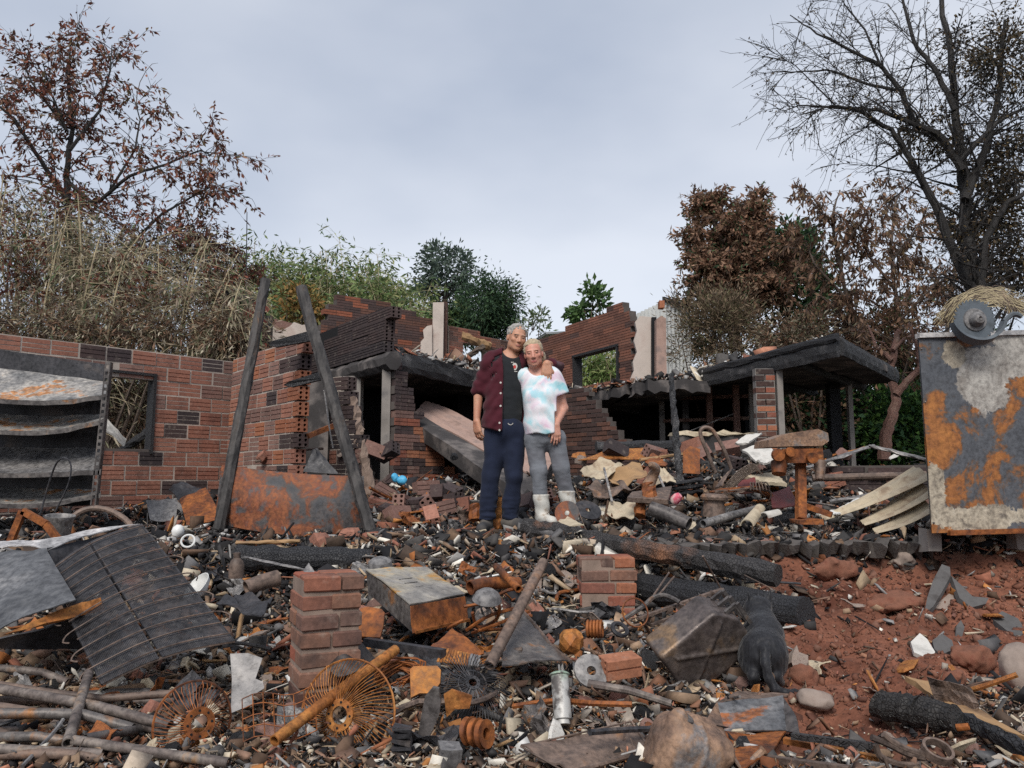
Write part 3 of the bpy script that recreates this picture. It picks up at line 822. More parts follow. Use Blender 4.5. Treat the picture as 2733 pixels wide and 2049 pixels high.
d3 = (U3B - U3A)[:2] / u3L; M3 = np.array([[d3[0], -d3[1], 0], [d3[1], d3[0], 0], [0, 0, 1]])
def u3p(s, z): return np.array([U3A[0] + d3[0] * s, U3A[1] + d3[1] * s, z])
mb = MB()
mb.box(u3p(w3a + .015, 2.87), (.035, .18, .56), M3); mb.box(u3p(w3b - .015, 2.87), (.035, .18, .56), M3); mb.box(u3p((w3a + w3b) / 2, 3.15), (w3b - w3a + .05, .18, .04), M3)
mb.build('window_frame', MAT['char'], house)
mb = MB(); mb.poly(PP([(627, 388), (631, 378), (634, 371), (633, 362), (637, 352), (634, 341), (637, 331), (635, 322), (640, 316), (652, 317), (652, 390)], 11.62), (0, .1, 0)); mb.build('plaster_wall', MAT['plaster'], house)
mb = MB(); mb.poly(PP([(656.5, 392), (656.5, 319), (661, 316), (666, 318), (667, 393)], 11.3), (.0, .16, 0)); mb.build('plaster_wall', MAT['plaster_pink'], house)
mb = MB(); mb.poly(PP([(652, 392), (652, 317), (656.5, 317), (656.5, 392)], 11.5), (0, .08, 0)); mb.build('corner_post', MAT['soot_black'], house)
px_col(661, 666, 11.36, 3.55, 3.66, 'brick_stub', MAT['block_orange'], .14)
# plastered wall and the red wall left of the leaning post
mb = MB(); mb.poly(PP([(268, 384), (268, 325), (272, 323), (276, 331), (283, 330), (290, 326), (294, 322), (302, 325), (309, 324), (318, 330), (318, 384)], 12.3), (0, .12, 0)); mb.build('plaster_wall', MAT['plaster'], house)
mb = MB(); mb.poly(PP([(271, 331), (271, 318), (292, 323), (292, 328), (282, 331)], 12.33), (0, .1, 0)); mb.build('wall', MAT['block_brown'], house)
px_col(262, 269, 11.9, .8, 3.55, 'post', MAT['char'], .12)
U4A, U4B = P(190, 340, 11.5), P(240, 340, 11.9); u4L = np.linalg.norm((U4B - U4A)[:2])
upper(U4A, U4B, 1.6, 22, lambda s, z: 0 < s < u4L and z < 3.62 - .2 * (s < .3), pk([(.26, .10, .07), (.20, .085, .06), (.13, .07, .055)]), 'upper_wall', bl=.24, bh=.085, th=.13, j=.01, mortar='mortar', grooves=1)
U5A, U5B = P(236, 340, 11.9), P(263, 340, 11.0); u5L = np.linalg.norm((U5B - U5A)[:2])
upper(U5A, U5B, 1.6, 22, lambda s, z: 0 < s < u5L and z < 3.72, pk([(.22, .06, .045), (.17, .05, .04), (.10, .045, .04)]), 'upper_wall', bl=.30, bh=.085, th=.13, j=.006, mortar='soot_black', grooves=1)
# scrap of charred roof on a stump of wall above them
mb = MB(); q = [P(206, 286, 11.6), P(254, 302, 11.4), P(236, 318, 12.6), P(222, 316, 12.7)]
mb.quad(q[0], q[1], q[2], q[3], .07, 6, .03, 2); mb.rough_beam(q[0], q[1], .07, .1, 8, .01); mb.build('roof_remnant', MAT['char'], house)
for (x0, y0, x1, y1) in ((218, 296, 212, 330), (236, 300, 236, 330), (242, 300, 250, 340), (228, 314, 234, 352)):
    mb = MB(); mb.rough_beam(P(x0, y0, 11.7), P(x1, y1, 11.8), .07, .09, 5, .008); mb.build('charred_stud', MAT['char'], house)
mb = MB(); mb.quad(P(214, 318, 11.75), P(250, 322, 11.4), P(248, 336, 11.4), P(216, 332, 11.75), .05, 5, .03, 4); mb.build('roof_remnant', MAT['char'], house)
# antenna mast
mb = MB(); mb.tube([P(246, 300, 11.6), P(247, 212, 11.6)], [.012, .006], 6); one(mb, 'antenna_mast', 'thin dark metal mast standing up above the burnt roof scrap', 'mast', MAT['steel_dark'])

# ---- pale corrugated shed far behind
shed = thing('metal_shed', 'pale corrugated metal shed behind the right upper brick wall', 'shed', (P(655, 345, 16.5)[0], 16.5, 3.0))
def corr(a, b, z0, z1fn, n, name, mat):
    mb = MB(); a = np.array(a, float); b = np.array(b, float); d = b - a; Lg = np.linalg.norm(d[:2]); nn = np.array([d[1], -d[0], 0]) / Lg
    def fn(u, v):
        q = a + d * u; z1 = z1fn(u); q = q + nn * .03 * math.sin(u * n * 2 * math.pi); return np.array([q[0], q[1], z0 + (z1 - z0) * v])
    mb.sheet(fn, n * 6, 1, .01); return mb.build(name, mat, shed)
MAT['shed'] = m_plain('shed', (.50, .51, .50), .6, .25, 2)
s1, s2, s3 = P(630, 317, 16.9), P(664, 301, 16.2), P(690, 311, 17.2)
corr((s1[0], 16.9, 0), (s2[0], 16.2, 0), 2.5, lambda u: s1[2] + (s2[2] - s1[2]) * u, 9, 'wall', MAT['shed'])
corr((s2[0], 16.2, 0), (s3[0], 17.2, 0), 2.5, lambda u: s2[2] + (s3[2] - s2[2]) * u, 7, 'wall', MAT['shed'])
mb = MB(); mb.beam((s2[0] - .03, 16.12, s2[2] + .03), (s3[0] + .05, 17.12, s3[2] + .03), .05, .09); mb.build('roof_edge', MAT['steel_dark'], shed)
mb = MB(); mb.quad((s2[0], 16.2, s2[2] + .01), (s3[0], 17.2, s3[2] + .01), (s3[0] - .4, 19, s3[2] - .1), (s1[0], 18.6, s1[2] - .05), .03); mb.build('roof', MAT['shed'], shed)
mb = MB(); a = P(524, 348, 19); b = P(546, 333, 17)
mb.quad(a, b, b + np.array([.6, 2.5, .5]), a + np.array([-1, 2.5, .3]), .05, 4); one(mb, 'roof_sheet', 'pale metal roof edge of a low shed behind the womans head', 'roof', MAT['shed'])
# ------------------------------------------------------------------ trees and plants
def unit(v): return v / (np.linalg.norm(v, axis=-1, keepdims=True) + 1e-9)
def leaf_part(name, parent, pts, dirs, Ln, Wd, pal, wts=None, jit=.35, seed=0, mat='leaf'):
    """many small folded leaves as one part"""
    g = np.random.default_rng(seed + 100); n = len(pts); pts = np.asarray(pts); d = unit(np.asarray(dirs) + g.normal(size=(n, 3)) * jit)
    s = unit(np.cross(d, g.normal(size=(n, 3)))); nn = np.cross(s, d)
    l = (Ln * (.6 + .8 * g.random(n)))[:, None]; w = (Wd * (.6 + .8 * g.random(n)))[:, None]
    f = (g.random(n) * .5)[:, None] * w
    V = np.stack([pts, pts + d * l * .5 + s * w / 2 + nn * f, pts + d * l, pts + d * l * .5 - s * w / 2 + nn * f], 1).reshape(-1, 3)
    F = np.arange(n * 4).reshape(-1, 4)
    pal = np.array(pal); wts = np.ones(len(pal)) if wts is None else np.array(wts, float)
    c = pal[g.choice(len(pal), n, p=wts / wts.sum())] * (.65 + .7 * g.random(n))[:, None]
    V = V - np.array(parent_world(parent))
    return put(name, mesh_np(name, V, F, MAT[mat], np.repeat(c, 4, 0)), parent)

def wobble(a, b, n, amp, g):
    t = np.linspace(0, 1, n)[:, None]; q = a + (b - a) * t
    o = np.cumsum(g.normal(size=(n, 3)) * amp, 0) * np.linalg.norm(b - a) / n; return q + o - o[0]
def px_tree(name, label, limbs, Y, base, sub, twig, leaves, Ln, Wd, pal, wts=None, bark='bark', droop=.3, seed=1, group=None, spread=.8, cat='tree', dY=.5, ldroop=None, minleaf_t=0., r_sub=.4, rs=1.):
    """limbs are drawn first, then boughs and twigs grow from them; leaves hang on the twigs"""
    g = np.random.default_rng(seed); T = thing(name, label, cat, base, group)
    mbt, mbb = MB(), MB(); LP = []; LD = []
    for li, (px, r0, r1, dy) in enumerate(limbs):
        r0, r1 = r0 * rs, r1 * rs
        n = len(px); ys = np.linspace(Y, Y + dy, n)
        pts = np.array([P(a, b, y) for (a, b), y in zip(px, ys)])
        # smooth resample
        tt = np.linspace(0, n - 1, n * 4); pts = np.stack([np.interp(tt, range(n), pts[:, k]) for k in range(3)], 1)
        pts[1:-1] += g.normal(size=(len(pts) - 2, 3)) * r0 * .10
        rr = np.linspace(r0, r1, len(pts)); (mbt if li == 0 else mbb).tube(pts, rr, 8)
        Lg = np.linalg.norm(np.diff(pts, axis=0), axis=1).sum()
        for _ in range(int(sub[0] * Lg)):
            t = minleaf_t + (1 - minleaf_t) * g.random(); i = min(int(t * (len(pts) - 1)), len(pts) - 2)
            dl = unit(pts[i + 1] - pts[i]); dr = unit(dl * .6 + g.normal(size=3) * spread + np.array([0, 0, .25 - droop * .3]))
            ln = sub[1] * (.5 + g.random()) * (1.15 - .5 * t); q = wobble(pts[i], pts[i] + dr * ln, 6, .12, g)
            q[:, 2] -= droop * .25 * ln * np.linspace(0, 1, 6) ** 2
            mbb.tube(q, np.linspace(max(rr[i] * r_sub, .006), .004, 6), 4, False)
            for _k in range(twig[0]):
                j = 1 + g.integers(5); dt = unit(unit(q[min(j, 5)] - q[j - 1]) + g.normal(size=3) * .7 + np.array([0, 0, -droop * .5]))
                tl = twig[1] * (.4 + .9 * g.random()); w = wobble(q[j], q[j] + dt * tl, 4, .15, g); w[:, 2] -= droop * .3 * tl * np.linspace(0, 1, 4) ** 2
                mbb.tube(w, [.004, .0035, .003, .002], 3, False)
                m = leaves
                if m:
                    k = g.integers(1, 4, m); f = g.random((m, 1)); LP.append(w[k - 1] * (1 - f) + w[k] * f + g.normal(size=(m, 3)) * .015)
                    LD.append(np.tile(dt * .5 + np.array([0, 0, -(ldroop if ldroop is not None else droop)]), (m, 1)))
    mbt.build('trunk', MAT[bark], T, True); 
    if mbb.n: mbb.build('branches', MAT[bark], T)
    if LP: leaf_part('crown', T, np.vstack(LP), np.vstack(LD), Ln, Wd, pal, wts, .45, seed)
    return T

def bush(name, label, cen, rad, nclump, per, Ln, Wd, pal, wts=None, cat='bush', seed=2, group=None, cs=.28, droop=.2, bark='bark_brown', stems=7, hollow=.45, trunk=None):
    """leaf clumps through a rough ellipsoid, on real stems"""
    g = np.random.default_rng(seed); cen = np.array(cen, float); rad = np.array(rad, float)
    zb = Hs(cen[0], cen[1]); T = thing(name, label, cat, (cen[0], cen[1], zb), group)
    u = unit(g.normal(size=(nclump, 3))) * (hollow + (1 - hollow) * g.random((nclump, 1)) ** .5)
    u *= 1 + .28 * fbm(u * 2.2 + seed, 3, seed)[:, None]
    C = cen + u * rad; C[:, 2] = np.maximum(C[:, 2], zb + .05)
    cr = cs * rad.mean() * (.5 + g.random(nclump)); 
    pts = np.repeat(C, per, 0) + g.normal(size=(nclump * per, 3)) * np.repeat(cr, per)[:, None] * .55
    dirs = unit(pts - np.repeat(C, per, 0)) * .6 + unit(pts - cen) * .5 + np.array([0, 0, -droop])
    mb = MB(); b0 = np.array([cen[0], cen[1], zb - .1])
    if trunk: mb.tube(wobble(b0, cen, 7, .05, g), np.linspace(trunk, trunk * .5, 7), 7)
    for i in range(stems):
        if cat == 'creeper': break
        a = (b0 + np.array([g.normal() * .12 * rad[0], g.normal() * .12 * rad[1], 0])) if not trunk else cen + np.array([0, 0, -rad[2] * .4 * g.random()])
        mb.tube(wobble(a, C[g.integers(nclump)], 6, .08, g), np.linspace(.03 if not trunk else trunk * .4, .008, 6), 5, False)
    for i in range(min(nclump, 60)):
        mb.tube(wobble(cen + u[i] * rad * .35, C[i], 4, .1, g), np.linspace(.014, .004, 4), 3, False)
    mb.build('trunk' if trunk else 'stems', MAT[bark], T)
    leaf_part('crown' if trunk else 'foliage', T, pts, dirs, Ln, Wd, pal, wts, .5, seed)
    return T

def bamboo(name, label, px0, px1, top, Y, ncul, per, Ln, Wd, pal, wts=None, seed=3, group=None, droop=.9, rad=.016, lean=.12, culm='bamboo', t0=.35, spread=.3, each=True):
    g = np.random.default_rng(seed); xa, xb = P(px0, 350, Y)[0], P(px1, 350, Y)[0]
    zb = Hs((xa + xb) / 2, Y); T = thing(name, label, 'bamboo', ((xa + xb) / 2, Y, zb), group); LP = []; LD = []
    allmb = MB(); mbs = MB()
    for i in range(ncul):
        x = xa + (xb - xa) * g.random(); y = Y + g.normal() * .4; z1 = P((px0 + px1) / 2, top + g.random() * 30, Y)[2]; h = (z1 - zb) * (.90 + .22 * g.random())
        lx, ly = g.normal() * lean * h, g.normal() * lean * h * .6
        t = np.linspace(0, 1, 10)[:, None]
        q = np.array([x, y, zb - .1]) + np.array([0, 0, h]) * (t - .10 * t ** 3) + np.array([lx, ly, 0]) * t ** 2.2
        mb = MB() if each else allmb
        mb.tube(q, np.linspace(rad, rad * .3, 10), 6)
        if each: mb.build('culm', MAT[culm], T)
        for k in range(per):
            tt = t0 + (1 - t0) * g.random(); j = min(int(tt * 9), 8); p0 = q[j] + (q[j + 1] - q[j]) * g.random()
            d = unit(g.normal(size=3) * np.array([1, 1, .4]) + np.array([0, 0, .2])); bl = spread * (.4 + g.random()) * (1.2 - .5 * tt) * 2.2
            e = p0 + d * bl + np.array([0, 0, -droop * .35 * bl]); mbs.tube([p0, (p0 + e) / 2 + np.array([0, 0, .06 * bl]), e], [.004, .003, .002], 3, False)
            m = 9; f = .25 + .75 * g.random((m, 1)); LP.append(p0 + (e - p0) * f + g.normal(size=(m, 3)) * .05 * spread / .3)
            LD.append(np.tile(d * .6 + np.array([0, 0, -droop]), (m, 1)))
    if not each: allmb.build('culms', MAT[culm], T)
    mbs.build('branches', MAT[culm], T)
    leaf_part('foliage', T, np.vstack(LP), np.vstack(LD), Ln, Wd, pal, wts, .4, seed)
    return T

DRY = [(.31, .265, .185), (.42, .37, .28), (.24, .19, .14), (.13, .10, .078), (.17, .175, .105)]
RED = [(.21, .075, .05), (.15, .06, .045), (.26, .11, .07), (.10, .045, .037), (.13, .095, .05)]
BRN = [(.22, .125, .08), (.16, .092, .062), (.29, .18, .12), (.10, .062, .046), (.18, .125, .07)]
GRN = [(.11, .17, .06), (.17, .22, .085), (.07, .12, .05), (.25, .28, .12)]
DKG = [(.025, .055, .025), (.035, .075, .03), (.05, .09, .035), (.02, .04, .025)]

# left burnt tree
px_tree('burnt_tree', 'tall tree with scorched red brown leaves above the left brick wall', [
    ([(95, 360), (82, 300), (70, 240), (66, 180), (72, 130), (68, 80), (70, 45)], .13, .02, .3),
    ([(68, 200), (40, 160), (15, 120), (-20, 90)], .07, .02, -.6),
    ([(70, 150), (100, 110), (110, 70), (112, 45)], .05, .01, .5),
    ([(66, 180), (95, 205), (130, 175), (165, 165), (200, 150), (210, 155)], .06, .012, -.4),
    ([(110, 190), (135, 150), (140, 120), (133, 95)], .035, .01, .4),
    ([(85, 290), (125, 250), (160, 215), (195, 195), (215, 185)], .06, .012, .3),
    ([(125, 250), (165, 235), (195, 225)], .035, .01, -.3),
    ([(66, 130), (30, 80), (20, 50)], .04, .01, .3), ([(66, 130), (50, 90), (42, 60)], .04, .01, -.3), ([(70, 80), (60, 60), (58, 40)], .02, .008, 0),
    ([(80, 290), (30, 240), (-10, 200)], .05, .015, .5)],
    12.0, (P(95, 360, 12)[0], 12.0, 1.0), (9, .82), (6, .36), 6, .105, .038, RED + [(.26, .15, .10)], [3, 2.5, 2.5, 1.5, 1.5, 2.5], droop=.4, seed=11, r_sub=.3, rs=.62)
px_tree('scorched_sapling', 'small red brown scorched tree beside the thin mast', [
    ([(232, 350), (225, 300), (215, 265), (212, 240)], .05, .01, .2), ([(222, 290), (238, 275), (246, 265)], .02, .006, .2), ([(220, 285), (200, 260), (195, 250)], .02, .006, -.2),
    ([(214, 262), (200, 240), (190, 232)], .02, .006, .2)], 12.8, (P(232, 350, 12.8)[0], 12.8, 1.0), (16, .55), (6, .26), 8, .085, .032, RED, droop=.5, seed=12)
# dry bamboo thicket
for i, (a, b, top, Y, n, s) in enumerate([(-30, 55, 150, 10.6, 13, .34), (20, 110, 175, 11.2, 12, .36), (80, 150, 205, 10.4, 11, .36), (130, 205, 222, 11.0, 11, .36), (190, 245, 255, 10.4, 8, .3)]):
    bamboo('dry_bamboo', ['pale dry bamboo clump at the left edge above the wall', 'dry tan bamboo clump with tall bare culms left of centre of the thicket', 'withered bamboo clump in the middle of the dry thicket',
           'dense drooping straw coloured bamboo clump behind the window opening wall', 'low dry leafy bamboo clump nearest the thin mast'][i], a, b, top, Y, n, 34, .125, .018, DRY + [(.09, .125, .06)], [2.5, 2.5, 2.5, 2, 2.5, 2], 30 + i, 'dry bamboo behind the left wall', .95, .021, .09, t0=.30, spread=s * .9)
for i, (x, y, Y, rx, rz) in enumerate([(30, 328, 9.6, 1.0, .35), (110, 332, 9.9, .9, .35), (180, 330, 10.0, .9, .4), (230, 345, 10.0, .4, .4), (128, 415, 10.4, .9, .7), (60, 250, 12.8, 1.6, .9), (150, 270, 12.6, 1.5, .8)]):
    bush('dry_brush', ['tangled dry brush hanging over the top of the left wall', 'brown dry undergrowth behind the wall above the window opening', 'straw coloured dry weeds above the right part of the left wall', 'small dry weeds against the broken red wall',
         'dry grey brown brush seen through the window opening', 'dark olive thicket behind the leftmost bamboo culms', 'dark olive thicket behind the middle bamboo culms'][i], P(x, y, Y), (rx, .5, rz), 30 if i < 3 else 46, 75, .10, .018,
         DRY + BRN if i < 5 else [(.08, .07, .04), (.05, .06, .03), (.12, .09, .06), (.16, .13, .08)], seed=60 + i, group='dry brush behind the left wall', droop=.5, hollow=.1, cs=.4)
for i, (x, y, Y, rx, rz, n) in enumerate([(150, 245, 11.6, .55, .45, 16), (205, 285, 11.3, .6, .5, 20), (70, 205, 11.5, .5, .4, 14), (120, 290, 10.2, .45, .4, 12), (20, 270, 10.2, .5, .6, 16)]):
    bush('scorched_bush', ['red brown leafy bough hanging over the bamboo left of the mast', 'red brown leafy bush in front of the sapling beside the mast', 'red brown leafy bough over the tall left bamboo', 'russet leaves among the bamboo in the middle of the thicket', 'russet leaves among the bamboo at the left edge'][i],
         P(x, y, Y), (rx, .4, rz), n, 45, .085, .03, RED + [(.09, .11, .05)], seed=160 + i, group='russet boughs among the dry bamboo', hollow=.1, cs=.4, droop=.4, stems=3)
# green bamboo grove on the hill and the trees behind
for i, (a, b, top, Y) in enumerate([(240, 282, 236, 22), (275, 320, 250, 24), (300, 345, 236, 23), (335, 385, 262, 25), (365, 395, 266, 23), (385, 425, 286, 24), (255, 330, 280, 20), (330, 420, 300, 20)]):
    bamboo('bamboo_clump', ['feathery green bamboo clump next to the thin mast', 'green bamboo clump just right of the left leaning post', 'tall yellow green bamboo clump above the right leaning post', 'wide green bamboo clump above the blackened parapet',
           'slim arching bamboo behind the concrete column', 'low bamboo clump left of the dark round tree', 'low green bamboo in front of the grove by the left post', 'low green bamboo behind the brick column'][i], a, b, top - 8, Y, 15, 42, .21, .05, GRN + [(.30, .31, .13)], [3, 3, 2, 2, 1.2], 80 + i, 'green bamboo grove', .5, .022, .09, t0=.15, spread=.55, each=False)
bush('autumn_shrub', 'small orange tinted shrub behind the plastered wall', P(298, 322, 17), (.75, .5, .7), 26, 60, .14, .06, [(.30, .17, .06), (.24, .16, .05), (.14, .14, .05)], seed=91)
bush('bluish_tree', 'loose blue green tree behind the dark round tree', P(446, 282, 30), (1.15, 1.2, 1.4), 60, 60, .20, .09, [(.10, .14, .11), (.13, .17, .13), (.07, .10, .085)], cat='tree', seed=92, trunk=.16, cs=.24)
bush('dark_tree', 'dense dark green round tree behind the upper walls', P(487, 314, 24), (.92, 1.0, 1.12), 90, 110, .15, .042, [(.035, .07, .035), (.05, .095, .045), (.07, .12, .055), (.03, .055, .035)], cat='tree', seed=93, trunk=.18, cs=.3, hollow=.3, droop=.5)
bush('green_tree', 'darker green tree low behind the brick column', P(455, 326, 25), (.7, .8, .6), 40, 90, .2, .07, DKG + GRN, cat='tree', seed=94, trunk=.12)
bush('leafy_bush', 'small bright green bush above the right upper wall', P(590, 312, 19), (.42, .4, .55), 18, 40, .17, .09, [(.07, .13, .05), (.10, .17, .06)], seed=95)
bush('leafy_bush', 'wispy light green bush right of the man in the gap between the upper walls', P(530, 338, 20), (.55, .5, .8), 18, 26, .16, .05, [(.14, .17, .09), (.09, .13, .06)], seed=96)
bush('leafy_bush', 'low green bush beside the pale shed', P(684, 340, 19), (.5, .5, .6), 26, 50, .16, .08, DKG + GRN, seed=97)
bamboo('bamboo_clump', 'bright green bamboo seen through the window of the right upper wall', 570, 634, 334, 16.5, 30, 50, .17, .032, [(.20, .27, .08), (.14, .22, .07), (.26, .31, .12), (.10, .16, .05)], None, 98, None, .5, .014, .06, t0=.05, spread=.4, each=False)
# brown crowned tree and its neighbours right of the shed
px_tree('scorched_tree', 'dense two peaked tree with brown scorched leaves behind the carport roof', [
    ([(735, 350), (735, 300), (725, 250), (712, 215), (708, 203)], .15, .02, .2), ([(735, 300), (752, 250), (757, 220), (758, 205)], .10, .015, .3), ([(733, 305), (712, 280), (700, 265)], .06, .012, -.5),
    ([(730, 275), (700, 245), (692, 235)], .06, .012, .2), ([(736, 290), (770, 265), (785, 245)], .06, .012, -.4), ([(735, 310), (710, 300), (698, 292)], .05, .012, -.3), ([(735, 310), (760, 290), (780, 285)], .05, .012, .4),
    ([(725, 255), (735, 235), (738, 225)], .04, .01, -.4), ([(738, 300), (725, 280), (715, 270)], .05, .01, -.7)],
    17, (P(735, 350, 17)[0], 17, 1.5), (23, .60), (7, .30), 11, .13, .048, BRN + [(.26, .145, .095), (.05, .085, .04), (.07, .12, .055)], [3, 2.5, 3, 1.5, 1, 3, .8, .5], bark='bark_brown', droop=.15, seed=14, ldroop=.25)
bush('green_tree', 'dark green leafy tree between the two scorched trees', P(787, 292, 18.5), (.85, .8, 1.9), 70, 80, .19, .09, DKG + [(.06, .12, .05)], cat='tree', seed=99, trunk=.12)
bush('dry_shrub', 'grey brown dry shrub behind the rubble on the right roof', P(716, 330, 14), (.85, .6, .85), 90, 90, .10, .02, [(.24, .18, .12), (.18, .13, .09), (.12, .09, .06), (.14, .13, .07)], seed=100, hollow=.1, droop=-.3, cs=.3)
bush('dry_shrub', 'low brown dry shrub above the carport roof ridge', P(800, 345, 13.5), (1.0, .6, .45), 60, 80, .10, .022, BRN + DRY, seed=101, hollow=.1, cs=.4)
bush('dry_shrub', 'brown dry thicket beside the red trunk above the carport end', P(880, 335, 14), (1.2, .6, .6), 60, 70, .11, .03, BRN + [(.07, .09, .04)], seed=102, hollow=.1, cs=.4)
for i, (limbs, Y) in enumerate([
    ([([(862, 370), (850, 310), (838, 260), (832, 215), (840, 190)], .05, .012, .2), ([(848, 300), (815, 265), (805, 240)], .03, .008, .3), ([(838, 255), (862, 220), (872, 200)], .03, .008, -.2), ([(835, 230), (815, 205), (808, 195)], .02, .006, .1), ([(855, 330), (825, 300), (812, 290)], .025, .008, -.3)], 13.5),
    ([([(905, 370), (898, 310), (890, 250), (896, 200), (905, 185)], .05, .012, .3), ([(895, 290), (868, 255), (860, 235)], .03, .008, -.3), ([(892, 260), (920, 225), (930, 200)], .03, .008, .2), ([(900, 320), (935, 285), (945, 265)], .03, .008, .2), ([(898, 320), (870, 300), (855, 290)], .03, .008, .2)], 14.2),
    ([([(945, 360), (950, 300), (960, 250), (985, 215)], .05, .012, .3), ([(950, 300), (925, 270), (918, 250)], .03, .008, .3), ([(952, 310), (985, 280), (1005, 265)], .03, .008, .2)], 14.8)]):
    px_tree('leaf_hung_tree', ['thin tree hung with drooping brown leaves nearest the dense scorched tree', 'thin tree hung with drooping brown leaves in the middle of the group', 'thin tree hung with drooping brown leaves behind the dark bare tree'][i], limbs, Y, (P(limbs[0][0][0][0], 360, Y)[0], Y, 1.2),
            (11, .66), (5, .30), 7, .125, .040, BRN, bark='bark_brown', droop=.8, seed=20 + i, group='thin trees with brown hanging leaves')
# big dark tree at the right edge
px_tree('bare_tree', 'large dark half bare tree with fine twigs at the right edge', [
    ([(1000, 470), (992, 380), (985, 330), (975, 290), (968, 250), (965, 200), (960, 160), (955, 110), (950, 60), (940, -20)], .20, .05, .3),
    ([(975, 295), (955, 255), (940, 215), (922, 180), (905, 150), (892, 130), (860, 112), (835, 105), (800, 115)], .11, .012, -.3),
    ([(962, 170), (940, 135), (915, 125), (900, 90), (880, 65), (850, 50), (820, 35), (790, 15)], .09, .01, .2),
    ([(915, 125), (880, 110), (840, 108), (800, 105), (783, 112)], .05, .006, -.3),
    ([(900, 90), (870, 85), (830, 70), (795, 72), (775, 75)], .04, .006, .2),
    ([(955, 110), (935, 70), (915, 45), (905, 10), (898, -20)], .07, .02, .2),
    ([(880, 65), (865, 30), (845, 5), (838, -10)], .03, .006, .1),
    ([(835, 105), (815, 85), (795, 65), (785, 60)], .02, .005, 0),
    ([(980, 290), (985, 240), (1005, 205), (1030, 190)], .10, .04, -.3), ([(965, 200), (985, 150), (1000, 90), (1005, 20)], .10, .03, .3), ([(960, 160), (1000, 120), (1040, 100)], .07, .02, -.2),
    ([(905, 150), (880, 165), (865, 175)], .03, .006, 0)],
    10, (P(985, 330, 10)[0], 10, .9), (9, .72), (8, .46), 2, .05, .018, [(.05, .035, .025), (.08, .055, .035), (.03, .025, .02), (.12, .09, .04)], droop=.25, seed=15, spread=.8, r_sub=.35, rs=.62)
for i, (x, y, rx, rz, n) in enumerate([(1000, 60, .75, .8, 46), (1010, 160, .6, .7, 40), (985, 215, .5, .55, 34), (1005, 265, .6, .5, 34), (925, 130, .45, .5, 14)]):
    bush('creeper', ['dark foliage mass high at the right edge', 'dark brown creeper leaves at the right edge below the top', 'olive brown creeper hanging round the big dark trunk', 'brown leaves low behind the round saw blade', 'sparse olive creeper on the main fork of the bare tree'][i],
         P(x, y, 10.3), (rx, .5, rz), n, 75, .065, .026, [(.045, .04, .028), (.09, .065, .04), (.03, .03, .025), (.14, .10, .05)], cat='creeper', seed=110 + i, group='creeper on the bare tree', hollow=.1, stems=3, droop=.5, cs=.35, bark='bark')
# red barked trunk behind the carport and the green undergrowth
px_tree('red_trunk_tree', 'red barked forked trunk between the carport and the rusted freezer', [
    ([(884, 460), (886, 435), (893, 415), (896, 395), (890, 375), (893, 350), (900, 330)], .10, .04, .1), ([(896, 395), (908, 380), (920, 368), (918, 350), (912, 330)], .06, .025, -.2), ([(892, 360), (875, 345), (868, 325)], .04, .012, .2), ([(893, 350), (905, 338), (925, 332)], .03, .01, .2)],
    11.6, (P(884, 460, 11.6)[0], 11.6, .9), (2.0, .5), (3, .3), 4, .12, .045, BRN, bark='bark_red', droop=.5, seed=16, minleaf_t=.6)
for i, (x, y, Y, rx, rz, pal) in enumerate([(800, 420, 14, 1.0, .9, DKG + BRN), (850, 430, 14.5, 1.0, .9, DKG + [(.06, .10, .04)]), (905, 430, 13.4, .8, .9, [(.05, .11, .03), (.09, .17, .04), (.03, .07, .03)]), (880, 390, 15.5, 1.5, .9, DKG + BRN), (800, 400, 16.5, 1.2, 1.2, DKG + BRN), (945, 400, 14.5, 1.0, 1.2, DKG + BRN)]):
    bush('undergrowth_bush', ['dark brown and green bush seen under the carport roof', 'dark green bush behind the dark carport post', 'bright green leafy bush beside the red trunk', 'dark bush behind the red forked trunk', 'far dark bush deep behind the carport', 'dark bush hidden behind the rusted freezer edge'][i], P(x, y, Y), (rx, .6, rz), 60, 70, .12, .06, pal, seed=130 + i, group='bushes behind the carport', hollow=.1, cs=.4)
# one arching bare shoot against the sky
mb = MB(); mb.tube([P(*q, 11.5) for q in ((136, 110), (137, 95), (140, 82), (146, 71), (152, 64), (158, 63))], [.008, .007, .006, .005, .004, .002], 5)
one(mb, 'bare_shoot', 'thin bare shoot arching against the sky above the scorched tree', 'shoot', MAT['bark_brown'])
